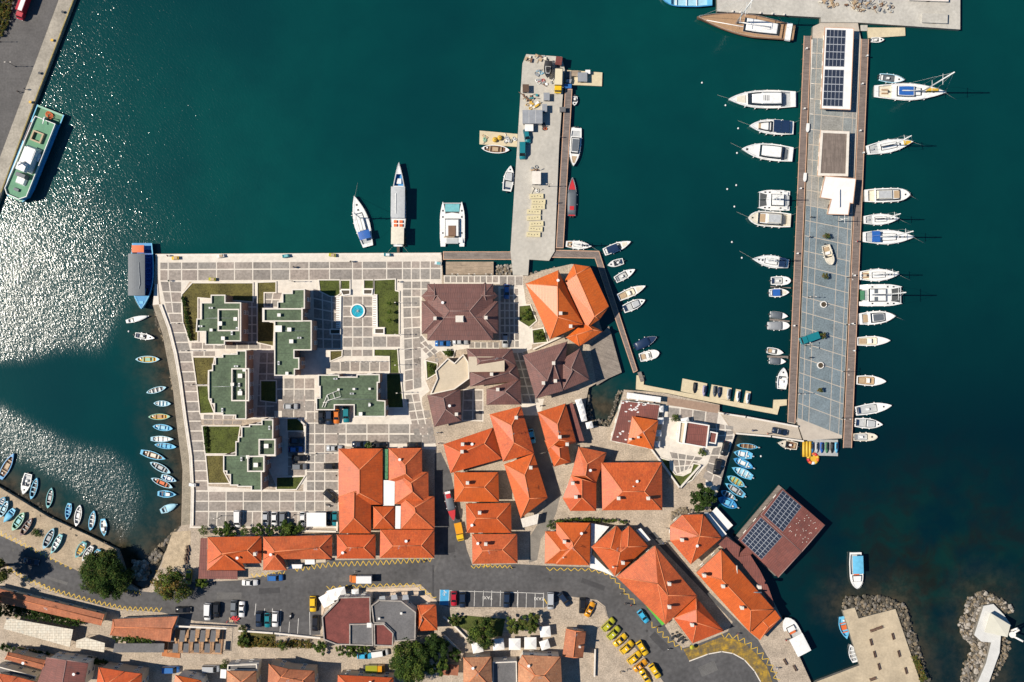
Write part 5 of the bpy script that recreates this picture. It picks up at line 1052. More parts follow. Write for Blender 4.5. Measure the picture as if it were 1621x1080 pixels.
sport('E', 300, 650, 415, 650, 52, 'white open boat above a short finger on the pier west side', 'pw', style=0, kind='blunt')
sport('E', 290, 722, 405, 718, 50, 'white boat with a round blue cover below the same finger', 'pw', style=2, col='royal')
sport('E', 295, 848, 398, 860, 42, 'small white boat with slate cover above the second finger', 'pw', style=1, col='slate')
sport('E', 280, 915, 408, 915, 50, 'white boat with grey square cover below the second finger', 'pw', style=1, col='grey', kind='blunt')
sport('F', 155, 155, 270, 175, 48, 'white open boat with brown seats above the third finger', 'pw', style=5, col='white', inner='grey')
sport('F', 170, 230, 287, 237, 50, 'white boat with blue grey cover below the third finger', 'pw', style=1, col='slate')
sport('F', 258, 432, 272, 280, 75, 'plain white boat lying alongside the pier with bow up the picture', 'pw', style=0, col='white', inner='white')
sport('i', 282, 335, 495, 362, 75, 'pale blue rubber tender alongside the tall masted yacht', 'pe', 'pale', 'white', 'slate', 0, 'white', motors=2, rimc='pale')
sport('a', 1100, 205, 1165, 205, 28, 'tiny white dinghy beside the cream float at the boatyard', 'pe', style=0, col='white')
sport('k', 120, 940, 495, 930, 110, 'slender white motorboat with brown cockpit below the black roofed cruiser', 'pe', style=5, col='white', inner='ivory', motors=0)
sport('F', 793, 368, 1000, 378, 72, 'white motorboat with tan seats alone below the slender one', 'pe', style=5, col='white', inner='tan', motors=0)
sport('F', 785, 590, 1040, 548, 75, 'white motorboat angled upward with cushions, third from the pier end', 'pe', style=0, col='navy', motors=2)
sport('F', 780, 670, 975, 685, 72, 'white hard top motorboat with black hatch, second from the pier end', 'pe', style=3, motors=2)
sport('F', 770, 775, 938, 772, 58, 'cream rubber boat at the very end of the pier', 'pe', 'ivory', 'ivory', 'lgrey', 0, 'grey', kind='blunt')
sport('F', 370, 840, 230, 815, 60, 'cream motorboat lying along the causeway wall', 'basin', 'ivory', 'ivory', 'brown', 0, 'tan')
b = sport('p', 275, 92, 265, 250, 75, 'black and white speedboat on a cradle at the head of the concrete pier', 'mid', 'white', 'black', 'black', 4, 'black', z=1.1); MB().box((0, 0, -.6), (b.L * .7, .3, .7)).box((0, 0, -.6), (.3, b.W * .7, .8)).build('cradle', M_dark, b.root)
b = sport('E', 622, 440, 655, 558, 55, 'cream open boat standing ashore on the marina pier', 'pw', 'ivory', 'ivory', 'ivory', 5, 'ivory', kind='blunt', z=.6); MB().box((0, 0, -.3), (b.L * .6, .25, .6)).build('cradle', M_dark, b.root)
b = sport('L', 678, 572, 715, 735, 48, 'red and white speedboat on a trailer in the side street', 'mid', 'white', 'red', 'slate', 1, 'slate', z=.9, motors=2); MB().box((0, 0, -.45), (b.L * .8, 1.6, .12)).build('trailer', M_dark, b.root); b.pad(.64, .96, .96, 'red', .5, 'red_bow_cover'); b.box(.14, 0, 1.3, 1.4, .9, .5, 'red', 'red_locker'); b.box(.02, 0, .7, 1.6, .8, .5, 'white', 'engine_cover')
for sd in (1, -1): MB().tube([(-.8, sd * 1.0, -.55), (-.8, sd * .8, -.55)], .33, 12).build('trailer_wheel', BM('black'), b.root)
for q in ((620, 330), (600, 682)):
    x, y = q; b = Boat('tender', 'white upturned tender stored on the pier boardwalk, %s one' % ('upper' if y < 400 else 'lower'), at('l', x + 2, y - 32), at('l', x - 4, y + 32), .95, 'blunt', 'white', 'white', 'white', .4, None, 'tenders stored on the pier', .32)
# ---- motor yachts
def yacht(t, sx, sy, bx, by, w, label, group, style, col='white', kind='motor', fb=1.3, deck='white', hull='white', roof=None):
    sc = SHEET[t][2]; b = Boat('motor_yacht', label, at(t, sx, sy, .3), at(t, bx, by, .3), w / sc * MPP, kind, hull, deck, 'ivory' if style in (1, 3) else 'lgrey', fb, (.08, .22), BG[group], WL, 'white', 'yacht', .6)
    W = b.W
    MB().prism([(b.X(-.03), -W * .38), (b.X(.01), -W * .38), (b.X(.01), W * .38), (b.X(-.03), W * .38)], .3, .42).build('swim_platform', BM('lgrey' if style != 3 else 'tan'), b.root)
    if style == 0: b.cabin(.2, .72, .76, 1.3, 'white', True, top=.72); c = b.cabin(.22, .52, .62, .55, 'white', False, fb + 1.2, .9, 'hardtop'); b.shield(.66, .66, 1.0); [b.box(.42 + .025 * q, 0, .18, W * .3, fb + 1.75, .03, 'dark', 'roof_vent') for q in range(4)]; b.pad(.75, .88, .55, 'ivory')
    if style == 1: b.cabin(.48, .8, .68, .65, 'white', True, top=.7); b.shield(.6, .8, .9); b.bimini(.32, .48, .82, fb + 1.5, 'navy'); b.bimini(.12, .30, .82, fb + 1.4, 'navy'); b.pad(.66, .80, .45, 'tan', .4)
    if style == 2: b.cabin(.22, .66, .78, 1.5, 'white', True, top=.8); b.box(.4, 0, b.L * .3, W * .6, fb + 1.4, .18, 'white', 'hardtop', .96); b.hatch(.9, 0, .6); b.box(.14, 0, .8, W * .6, .6, .5, 'slate', 'bench')
    if style == 3: b.cabin(.24, .78, .8, 1.2, 'white', True, top=.8); b.cabin(.24, .58, .62, .7, 'ivory', False, fb + 1.1, .92, 'flybridge', roof='lgrey'); b.pad(.62, .74, .55, 'tan', 1.0, 'sun_pad'); b.hatch(.9)
    if style == 4: b.cabin(.3, .72, .74, 1.0, 'white', True, top=.78, roof='slate'); b.box(.18, 0, 1.2, W * .6, .6, .5, 'tan', 'bench'); b.shield(.66, .68, .8)
    if style == 5: b.cabin(.25, .68, .74, 1.0, 'white', True, top=.82, roof='slate'); b.pad(.74, .92, .55, 'tan', .03); b.motor(2)
    b.rail(.5, .985, .7); b.fenders((.25, .42, .6, .75)); b.lines([(.97, 0, 3.5, -1.6, .1), (.03, -W * .3, -2.5, -1.2, 1.2)] if style != 5 else [])
    return b
yacht('l', 540, 120, 60, 122, 130, 'longest white motor yacht with roof vents on the pier west side', 'pw', 0)
yacht('l', 525, 325, 210, 310, 108, 'white cruiser with two navy canopies on the pier west side', 'pw', 1)
yacht('l', 520, 515, 155, 475, 120, 'white hard top yacht below the one with navy canopies', 'pw', 2)
yacht('l', 505, 985, 200, 965, 110, 'round bowed white yacht below the catamaran on the pier west side', 'pw', 3, kind='blunt', deck='ivory')
yacht('j', 225, 230, 775, 215, 170, 'white flybridge yacht with pink cushions beside the white hut', 'pe', 3, kind='blunt')
yacht('k', 155, 685, 560, 650, 150, 'white cruiser with black sunroof below the eastern catamaran', 'pe', 4, fb=1.0)
yacht('C', 718, 548, 697, 800, 78, 'grey roofed white yacht with teak bow along the side boardwalk', 'mid', 5, fb=.95)
# ---- sailing yachts
def sailer(t, sx, sy, bx, by, w, label, group, mh, col='navy', style=0, mt=.56, bow=None):
    sc = SHEET[t][2]; b = Boat('sailing_yacht', label, at(t, sx, sy, 0), at(t, bx, by, 0), w / sc * MPP, 'sail', 'white', 'white', 'ivory' if style == 2 else 'lgrey', 1.0, (.06, .24), BG[group], WL, 'white', 'sailboat', .55)
    b.cabin(.30, .66, .5, .45, 'white', True, top=.86); b.mast(mt, mh, .3, 'sail' if style != 1 else 'dark', spread=2)
    if style == 0: b.bimini(.14, .30, .8, 2.6, col)
    if style == 1: b.box(.12, 0, .9, .5, .55, .6, 'lgrey', 'steering_console'); b.box(.22, b.W * .2, 1.6, .4, .55, .4, 'lgrey', 'bench')
    if style == 2: b.box(.15, .5, 1.8, .4, .55, .4, 'teak', 'bench'); b.box(.15, -.5, 1.8, .4, .55, .4, 'teak', 'bench'); b.box(.2, 0, .2, .6, .55, .8, 'dark', 'steering_wheel')
    if bow: b.pad(.8, .96, .7, bow, .03, 'bow_cover')
    for tt in (.72, .82): b.hatch(tt, 0, .5)
    b.rail(.1, .985, .6); b.fenders((.3, .5, .7)); b.lines([(.97, 0, 4, -1.8, .1)])
    return b
sailer('B', 230, 590, 150, 295, 92, 'white sailboat with a bright blue canopy off the plaza quay', 'mid', 13, 'royal')
sailer('B', 1385, 575, 1535, 590, 50, 'white sailboat lying along the short boardwalk beside the concrete pier', 'mid', 9, style=2)
sailer('E', 405, 550, 190, 520, 75, 'white sailboat with navy stern canopy alone on the pier west side', 'pw', 11, 'navy')
b = sailer('i', 240, 455, 855, 465, 150, 'largest white sailing yacht with blue roof panels and yellow sail bag', 'pe', 22, style=2, mt=.66); b.cabin(.3, .55, .62, .9, 'white', True, 1.4, .9, 'deckhouse', roof='royal'); b.pad(.72, .88, .35, 'yellow', .45, 'sail_bag', b.W * .1)
sailer('i', 175, 960, 570, 885, 115, 'black and white racing yacht with a yellow bow', 'pe', 14, style=1, bow='yellow')
sailer('j', 215, 525, 645, 510, 140, 'grey cockpit sailboat between the flybridge yacht and blue canopy sailboat', 'pe', 13, style=1)
sailer('j', 205, 735, 830, 735, 180, 'long white sailboat with a square blue canopy on the pier east side', 'pe', 16, 'royal')
sailer('k', 155, 190, 600, 175, 145, 'white sailboat with teak cockpit above the eastern catamaran', 'pe', 13, style=2)
# ---- catamarans
def cata(t, sx, sy, bx, by, w, label, group, col, mh=14):
    sc = SHEET[t][2]; b = Boat('catamaran', label, at(t, sx, sy, 0), at(t, bx, by, 0), w / sc * MPP, 'cat', 'white', 'white', 'teak', 1.2, None, BG[group], WL, None, 'catamaran')
    b.cabin(.2, .62, .62, 1.1, 'white', True, top=.86); b.box(.12, 0, 1.6, b.W * .5, 1.0, .4, 'lgrey', 'bench')
    if mh: b.mast(.56, mh, .34, col, z0=2.3)
    for sd in (1, -1):
        for t_ in (.3, .66, .8): MB().box((b.X(t_), sd * b.W * .38, 1.27), (.5, .4, .06)).build('hatch', BM('dark'), b.root)
    b.fenders((.3, .6), (1, -1)); return b
b = cata('B', 722, 590, 722, 330, 145, 'white catamaran with turquoise bow nets off the plaza quay', 'mid', 'tan', 0); b.box(.34, 0, 3.0, 2.2, 2.3, .12, 'brown', 'sun_deck'); b.pad(.78, .95, .6, 'aqua', .1, 'bow_cushion'); b.box(.2, .8, .3, 3.2, 2.3, .3, 'tan', 'bench')
b = cata('l', 500, 845, 275, 838, 145, 'older cream catamaran with dark nets on the pier west side', 'pw', 'lgrey', 11)
b = cata('k', 150, 415, 635, 412, 250, 'big white catamaran with a green dinghy astern on the pier east side', 'pe', 'navy', 16); b.box(.06, 0, 1.2, 2.8, 1.2, .5, 'green', 'dinghy'); b.box(.36, -1.1, 1.0, 1.2, 2.3, .1, 'slate', 'solar_panel'); b.box(.36, 1.1, 1.0, 1.2, 2.3, .1, 'slate', 'solar_panel')
# ---- larger vessels
b = Boat('tour_boat', 'long white tour boat with orange seats moored stern to the plaza', at('B', 405, 590, .5), at('B', 411, 100, .5), 88 / 3.684 * MPP, 'slim', 'white', 'white', 'blue', 1.5, (.72, .86), None, WL, 'lgrey', 'tour boat', .7)
b.bimini(.33, .70, .92, 3.6, 'lgrey', arch=.1); b.bimini(.02, .22, .95, 3.4, 'ivory', arch=.05); b.box(.18, 0, .6, 2.4, 1.5, .5, 'white', 'locker')
for k in range(2):
    for y in (-.8, .8): b.box(.25 + .045 * k, y, .8, 1.0, 1.5, .5, 'orange', 'seat')
b.box(.5, .6, 6, .25, 3.72, .15, 'white', 'roof_spar'); b.box(.78, 0, 1.6, 1.4, .7, .5, 'white', 'ring_bench'); b.rail(.85, .985); b.lines([(.02, 1.2, -3.2, 2.5, 1.2), (.02, -1.2, -3.2, -2.5, 1.2)]); MB().box((b.X(0) - 1.5, 0, .95), (3.2, .7, .1)).build('gangplank', M_dwood, b.root)
b = Boat('excursion_boat', 'broad blue excursion boat with grey canopy and orange stern awning', at('G', 165, 55, 1), at('G', 165, 445, 1), 138 / 3.7235 * MPP, 'motor', 'blue', 'blue', 'royal', 2.0, (.1, .8), None, WL, 'sky', 'excursion boat', .9)
b.bimini(.17, .80, .76, 4.4, 'slate', arch=.15, y0=-.75); b.bimini(.04, .15, .56, 3.8, 'orange', arch=.05, y0=-.6)
for k in range(7):
    for y in (-1.6, 1.6): b.box(.22 + k * .08, y, .5, 1.6, .9, .5, 'royal', 'bench')
b.cabin(.68, .8, .6, 2.0, 'blue', True, .9); b.rail(.82, .985); b.box(.9, 0, .8, 1.2, 2.3, .4, 'sky', 'winch'); MB().tube([(b.X(.3), 0, 4.6), (b.X(.62), .3, 4.75), (b.X(.7), 0, 4.6)], .08, 5).build('canopy_spar', BM('lgrey'), b.root)
b = Boat('ferry', 'green decked blue ferry with white wheelhouse at the west quay', at('h', 458, 132, 2), at('h', 118, 985, 2), 275 / 6 * MPP, 'barge', 'blue', 'mint', 'green', 1.7, (.02, .16), None, WL, 'sky', 'ferry', .9)
up = [(b.X(.16), -b.W * .30), (b.X(.93), -b.W * .34), (b.X(.98), -b.W * .2), (b.X(.985), b.W * .25), (b.X(.93), b.W * .47), (b.X(.12), b.W * .47), (b.X(.12), -b.W * .28)]
M_fd = mat('green_ferry_deck', (.10, .26, .15), .7, .16, .5, fine=.1)
MB().prism(up, 1.6, 3.4).build('superstructure', BM('blue'), b.root); MB().prism(inset(up, .05), 3.4, 3.46).build('upper_deck', M_fd, b.root); MB().ring(ccw(up), inset(up, .18), 3.4, 4.1).build('bulwark', BM('white'), b.root)
b.box(.56, .7, 7.5, 4.2, 3.4, 2.4, 'white', 'wheelhouse', .8); b.box(.66, .7, 2.4, 3.0, 5.6, 1.4, 'white', 'bridge', .85); b.box(.5, .9, 3.4, 2.8, 5.6, .3, 'white', 'upper_cabin', .9); b.box(.745, .7, 1.2, 3.0, 3.4, 2.2, 'slate', 'bridge_window', .9); b.box(.79, .7, 2.6, 3.0, 3.4, 1.0, 'white', 'foredeck_house', .75)
MB().tube([(b.X(.6), .7, 5.8), (b.X(.66), .7, 9.0)], .2, 8).build('mast', BM('white'), b.root); MB().ring([(b.X(.26), -1.2), (b.X(.37), -1.2), (b.X(.37), 2.0), (b.X(.26), 2.0)], [(b.X(.275), -.8), (b.X(.355), -.8), (b.X(.355), 1.6), (b.X(.275), 1.6)], 3.45, 4.3).build('hatch_coaming', BM('tan'), b.root)
MB().tube([(b.X(.08), 0, .9), (b.X(.1), .3, 4.2), (b.X(.17), .8, 4.6)], .16, 6).build('crane_arm', BM('white'), b.root)
for k in range(4): MB().tube([(b.X(.05) + .8 * math.cos(a) + k * .1, -.5 + .8 * math.sin(a) + k * .3, 1.0 + k * .1) for a in [q * .7 for q in range(10)]], .1, 5).build('rope_coil', BM('orange'), b.root)
for y in (-1.2, 2.9): MB().tube([(b.X(.47), y, 3.9), (b.X(.55), y, 3.9)], .5, 8).build('life_raft', BM('white'), b.root)
b.box(.9, .4, .8, 1.6, 3.45, .6, 'slate', 'winch'); b.box(.3, -b.W * .42, 6, .5, 1.7, .8, 'maroon', 'rubber_boat')
b = Boat('schooner', 'large brown decked sailing yacht along the boatyard quay', at('a', 706, 168, .5), at('a', 205, 88, .5), 118 / 3.242 * MPP, 'sail', 'brown', 'teak', 'teak', 1.6, (.03, .12), None, WL, 'brown', 'yacht', .9)
b.cabin(.16, .52, .62, 1.2, 'white', True, top=.86); b.box(.3, 0, 5.0, 2.2, 2.6, .1, 'teak', 'roof_deck'); b.box(.3, 0, 2.6, 1.2, 2.7, .3, 'white', 'liferaft'); b.box(.06, 0, 1.6, b.W * .8, 1.5, .6, 'white', 'stern_deck'); b.pad(.56, .68, .5, 'teak', .05); b.mast(.6, 26, .34, 'white', spread=3); b.rail(.1, .985, .7); b.fenders((.3, .5, .7), (-1,)); MB().tube([(b.X(.9), .5, 2.0), (b.X(.2), .9, 2.0)], .12, 6).build('pole', BM('white'), b.root)
b = Boat('work_launch', 'blue launch with round bow cut by the upper picture edge', at('a', 285, -20, .3), at('a', 20, -22, .3), 110 / 3.242 * MPP, 'blunt', 'sky', 'sky', 'pale', 1.3, (.1, .8), None, WL, 'blue', 'boat', .5); b.thwarts((.3, .5, .7), 'white')
b = Boat('ferry_launch', 'white passenger boat with blue canopy approaching the rocky jetty', at('R', 748, 430, .4), at('R', 754, 612, .4), 68 / 3.176 * MPP, 'blunt', 'white', 'white', 'lgrey', 1.1, (.05, .6), None, WL, 'white', 'passenger boat', .5); b.bimini(.06, .55, .78, 3.0, 'sky', arch=.1); b.cabin(.62, .8, .7, .8, 'white', True); b.box(.6, 0, .5, 1.6, 1.0, .4, 'orange', 'seat'); b.rail(.8, .985)
b = Boat('ferry_launch', 'white roofed passenger boat lying at the stone quay', at('R', 482, 930, .4), at('R', 393, 757, .4), 78 / 3.176 * MPP, 'blunt', 'white', 'white', 'lgrey', 1.1, (.05, .6), None, WL, 'white', 'passenger boat', .5); b.bimini(.0, .5, .95, 3.0, 'white', arch=.1); b.cabin(.62, .76, .6, .8, 'white', True); b.box(.57, 0, .6, 1.8, 1.0, .4, 'orange', 'seat')
# ---- water scooters
def scooter(t, x, y, ang, col, label, group, z=-.72):
    root = thing('water_scooter', label, 'water scooter', at(t, x, y, 0) * 1.0, math.radians(-ang), group); root.location.z = z
    R = []
    for k in range(8): u = k / 7; b_ = .55 * (1 - max(0, (u - .5) / .5) ** 2.2) * min(1, .85 + u); R.append([(u * 3.1 - 1.5, max(.03, b_), .35 + .15 * u), (u * 3.1 - 1.5, max(.02, b_ * .6), .0), (u * 3.1 - 1.5, -max(.02, b_ * .6), .0), (u * 3.1 - 1.5, -max(.03, b_), .35 + .15 * u)])
    MB().loft(R, 0, True, True).build('hull', BM(col), root); MB().box((-.4, 0, .62), (1.5, .36, .35), taper=.8).build('seat', BM('dark'), root); MB().box((.6, 0, .65), (.7, .5, .4), taper=.5).build('cowl', BM(col), root); MB().tube([(.45, -.4, .95), (.5, 0, 1.0), (.45, .4, .95)], .04, 5).build('handlebar', BM('black'), root)
for k, (x, y, c) in enumerate(((500, 200, 'black'), (625, 240, 'purple'), (762, 245, 'slate'), (825, 260, 'navy'), (945, 285, 'lgrey'), (1070, 315, 'white'), (1198, 340, 'white'))): scooter('m', x, y, 97, c, '%s water scooter, %s from the west on the cream docks' % (dict(black='black', purple='lilac', slate='slate grey', navy='navy', lgrey='light grey', white='white')[c], ORD[k]), 'water scooters on the cream docks')
for k, (x, c) in enumerate(((478, 'blue'), (512, 'lgrey'), (547, 'royal'), (582, 'green'), (620, 'black'), (652, 'sky'))): scooter('F', x, 850, 92, c, 'parked water scooter, %s from the west on the grey float' % ORD[k], 'water scooters at the pier end')
root = thing('inflatable_ring', 'round red yellow and white inflatable ring at the pier end', 'inflatable', at('F', 488, 928) ); root.location.z = WL
cc = ['yellow', 'red', 'orange', 'white', 'yellow', 'red', 'orange', 'white', 'yellow', 'orange']
for k in range(10): MB().tube([(1.35 * math.cos(a), 1.35 * math.sin(a), .4) for a in [(k + q / 3) * math.pi / 5 for q in range(4)]], .48, 8).build('ring_segment', BM(cc[k]), root)
MB().disc((0, 0, .2), 1.0, .3, 12).build('ring_floor', BM('yellow'), root)
root = thing('inflatable_raft', 'yellow inflatable raft on the grey float', 'inflatable', at('F', 440, 860)); root.location.z = -.7
for y in (-.9, 0, .9): MB().tube([(y, -2.2, .35), (y, 0, .35), (y, 2.2, .5)], .42, 8).build('tube', BM('yellow'), root)
# ------------------------------------------------------------------ vehicles
M_tyre = mat('tyre_rubber', (.02, .02, .02), .9); M_cglass = mat('car_glass', (.012, .016, .02), .06, .1, 1); M_hl = mat('headlamp', (.7, .7, .68), .2); M_tl = mat('tail_lamp', (.3, .01, .01), .3)
CC = dict(white=(.72, .71, .69), silver=(.42, .43, .44), grey=(.16, .17, .18), black=(.012, .012, .014), navy=(.014, .025, .05), blue=(.03, .13, .36), sky=(.05, .38, .60), red=(.40, .012, .025), yellow=(.72, .44, .012), olive=(.30, .30, .02), amber=(.66, .28, .01), orange=(.60, .16, .02), teal=(.012, .17, .20), cream=(.66, .58, .40), lime=(.42, .40, .02))
def CM(c): return mat('car_paint_' + c, CC[c], .28, .05, 2, metal=.0, coat=.6)
def car_meshes(nm, st, gb, gt, zb, zr, L):
    R = [[(x, -w, .28), (x, -w, z * .72), (x, -w * .9, z), (x, w * .9, z), (x, w, z * .72), (x, w, .28)] for x, w, z in st]
    body = MB().loft(R, 0, True, True).mesh('body', [CM('white')])
    ring = lambda o, z: [(o[0], -o[2], z), (o[1], -o[3], z), (o[1], o[3], z), (o[0], o[2], z)]
    glass = MB().loft([ring(gb, zb - .05), ring(gt, zr)], 0, True).mesh('window_glass', [M_cglass])
    g2 = [gt[0] + .0, gt[1] - .0, gt[2] * .99, gt[3] * .97]
    roof = MB().loft([ring(gt, zr - .01), ring([g2[0] + .12, g2[1] - .15, g2[2] * .92, g2[3] * .92], zr + .06)], 0, True); 
    for sx, a, b in ((-1, 0, 2), (1, 1, 3)):
        for sd in (1, -1): roof.tube([(gb[a], sd * gb[b], zb - .05), (gt[a], sd * gt[b], zr)], .05, 4)
    roof = roof.mesh('roof', [CM('white')])
    return dict(body=body, glass=glass, roof=roof, L=L)
CAR = dict(
  car=car_meshes('car', [(-2.1, .74, .72), (-1.95, .84, .9), (-1.2, .88, .95), (0, .89, .93), (.9, .88, .92), (1.75, .84, .8), (2.1, .72, .64)], (-1.85, 1.0, .8, .78), (-1.35, .2, .64, .62), .93, 1.44, 4.2),
  sedan=car_meshes('sedan', [(-2.3, .74, .78), (-2.1, .84, .92), (-1.3, .88, .95), (0, .89, .93), (.9, .88, .92), (1.9, .84, .78), (2.25, .72, .62)], (-1.45, 1.0, .8, .78), (-.9, .15, .63, .61), .93, 1.42, 4.5),
  suv=car_meshes('suv', [(-2.25, .82, .8), (-2.1, .91, 1.05), (-1.2, .93, 1.08), (0, .94, 1.05), (1.0, .93, 1.04), (1.9, .89, .95), (2.25, .8, .72)], (-2.05, 1.1, .86, .84), (-1.75, .4, .72, .70), 1.05, 1.72, 4.5),
  van=car_meshes('van', [(-2.5, .88, .9), (-2.4, .95, 1.2), (-1.2, .97, 1.25), (0, .97, 1.22), (1.3, .96, 1.15), (2.1, .9, .98), (2.45, .8, .75)], (-2.38, 1.6, .93, .88), (-2.3, .9, .84, .78), 1.2, 1.95, 4.9))
WHEEL = MB().tube([(0, -.1, 0), (0, .1, 0)], .32, 12).mesh('wheel', [M_tyre]); HUB = MB().tube([(0, -.11, 0), (0, .11, 0)], .18, 8).mesh('rim', [mat('alloy', (.4, .4, .41), .35, metal=.8)])
LAMP = MB().box((0, 0, 0), (.12, .32, .14)).mesh('headlight', [M_hl]); TAIL = MB().box((0, 0, 0), (.08, .26, .16)).mesh('tail_light', [M_tl])
def car(t, x, y, ang, col, label, typ='car', group='parked cars', z=.02, name='parked_car', cat='car'):
    p = at(t, x, y, .9); d = CAR[typ]; root = thing(name, label, cat, (p.x, p.y, z), math.radians(-ang), group); m = CM(col)
    link('body', d['body'], root, mats=[m]); link('window_glass', d['glass'], root); link('roof', d['roof'], root, mats=[m])
    h = d['L'] / 2
    for sx in (-.62, .64):
        for sd in (1, -1): w = link('wheel', WHEEL, root, (sx * h, sd * .8, .32)); link('rim', HUB, w)
    for sd in (1, -1): link('headlight', LAMP, root, (h - .16, sd * .56, .62)); link('tail_light', TAIL, root, (-h + .06, sd * .62, .74))
    if typ == 'taxi': pass
    return root
for t, x, y, a, c, ty, lab in (
  ('J', 828, 85, 0, 'silver', 'car', 'silver car parked alone beside the lowest green roofed block'), ('H', 263, 1005, 90, 'black', 'car', 'black car at the west end of the roof notch of the pipe frame block'), ('H', 312, 1005, 90, 'navy', 'suv', 'dark car beside the orange cart under the pipe frame block'),
  ('H', 417, 990, 90, 'teal', 'suv', 'large dark green car under the edge of the pipe frame block'), ('H', 357, 1000, 90, 'orange', 'car', 'small orange car between two dark cars under the pipe frame block'),
  ('J', 862, 280, 0, 'navy', 'car', 'dark car in deep shade, upper one beside the lowest green block'), ('J', 855, 330, 0, 'blue', 'car', 'blue car in deep shade, lower one beside the lowest green block'), ('J', 880, 380, 0, 'black', 'sedan', 'black car half in sun below the shaded pair'), ('J', 877, 428, 0, 'grey', 'suv', 'grey car half in sun below the black one'),
  ('J', 1078, 323, 0, 'silver', 'sedan', 'silver car at the north corner of the large orange block'), ('L', 180, 300, 0, 'navy', 'sedan', 'dark car along the top of the large orange block'), ('L', 290, 305, 0, 'black', 'sedan', 'black car along the top of the large orange block beside the bush'), ('L', 490, 307, 0, 'black', 'car', 'black car at the north east corner of the large block'),
  ('J', 1062, 425, 0, 'black', 'suv', 'black car against the west side of the large orange block'), ('J', 1055, 597, 40, 'black', 'suv', 'black car parked slanting near the two canopy roofs'), ('J', 525, 727, 90, 'white', 'van', 'white van alone in the parking row above the bushes'), ('J', 685, 725, 90, 'silver', 'car', 'silver car, first of three together above the bushes'), ('J', 735, 728, 90, 'white', 'car', 'white car, middle of three together above the bushes'),
  ('J', 783, 730, 90, 'grey', 'suv', 'grey car, last of three together above the bushes'), ('J', 897, 727, 90, 'white', 'car', 'white car beside the canopy roofs'), ('J', 1047, 725, 90, 'black', 'car', 'black car east of the canopy roofs'), ('J', 1080, 725, 90, 'teal', 'car', 'dark green car against the large block near the canopy roofs'),
  ('O', 60, 242, 0, 'white', 'sedan', 'white car driving on the road below the long orange house'), ('O', 215, 212, 0, 'blue', 'suv', 'blue car parked at the zigzag below the long orange house'), ('O', 445, 372, 90, 'yellow', 'suv', 'yellow car beside the white umbrellas of the red roofed building'), ('O', 460, 490, 92, 'black', 'suv', 'black car beside the rounded red roofed building'),
  ('O', 115, 465, 92, 'navy', 'suv', 'dark car, first of three in the bay row below the road'), ('O', 167, 472, 90, 'teal', 'car', 'teal car between a dark and a white car in the bay row'), ('O', 215, 465, 92, 'white', 'suv', 'white car at the end of the bay row beside a motorcycle'), ('O', 1307, 340, 90, 'red', 'car', 'red car beside the blue painted disabled bay'), ('O', 1360, 347, 90, 'navy', 'suv', 'dark blue car beside the red one'),
  ('Q', 78, 388, 92, 'navy', 'suv', 'navy car alone in the long white lined bay'), ('Q', 323, 393, 90, 'silver', 'van', 'small silver van between yellow bay lines'), ('Q', 400, 385, 52, 'navy', 'suv', 'dark blue car parked slanting beside the silver van'), ('Q', 500, 420, 92, 'black', 'suv', 'black car at the rounded cobbled corner'), ('O', 760, 690, 0, 'sky', 'car', 'pale blue car half hidden by bushes in the lower lane'),
  ('O', 855, 672, -8, 'white', 'van', 'white van in the lower lane beside the big tree'), ('N', 190, 190, 10, 'navy', 'sedan', 'dark car driving alone on the west road'), ('N', 1120, 485, 0, 'black', 'sedan', 'black car parked lengthwise above the pergola terrace'), ('N', 1268, 497, 92, 'white', 'van', 'white van above the pergola terrace'), ('N', 1322, 487, 92, 'black', 'suv', 'black car beside the white van above the pergola'),
  ('N', 1428, 475, 92, 'grey', 'suv', 'grey car beside a white sedan near the red heap'), ('N', 1477, 483, 92, 'white', 'sedan', 'white sedan with black roof glass near the red heap'), ('N', 1045, 850, 0, 'blue', 'van', 'blue car in the shaded lower lane'), ('N', 1290, 845, 0, 'silver', 'van', 'silver car in the sunny lower lane'), ('N', 1152, 285, 95, 'olive', 'car', 'yellow green car under the smaller tree at the inlet'),
  ('Q', 840, 480, 53, 'sky', 'car', 'bright blue car at the green sign of the diagonal house'), ('M', 1180, 325, 105, 'black', 'car', 'black car in the shade above the blue boat basin'), ('M', 1137, 430, 102, 'black', 'suv', 'black car in the sun above the blue boat basin'), ('F', 248, 735, 12, 'navy', 'sedan', 'dark car driving on the causeway to the pier'),
  ('K', 185, 590, 0, 'blue', 'sedan', 'blue car under the south eave of the large brown house'), ('K', 285, 580, 0, 'silver', 'sedan', 'silver car under the south eave of the large brown house'), ('K', 540, 572, 90, 'silver', 'car', 'silver car at the east corner of the large brown house'), ('K', 548, 295, 90, 'blue', 'car', 'blue car in the shade east of the large brown house'),
  ('L', 1158, 255, 78, 'sky', 'car', 'light blue car in the shaded narrow lane'), ('C', 362, 700, 90, 'teal', 'van', 'turquoise van on the concrete pier'), ('C', 392, 605, 80, 'teal', 'car', 'small dark green car on the concrete pier beside the sheds')):
    car(t, x, y, a, c, lab, ty)
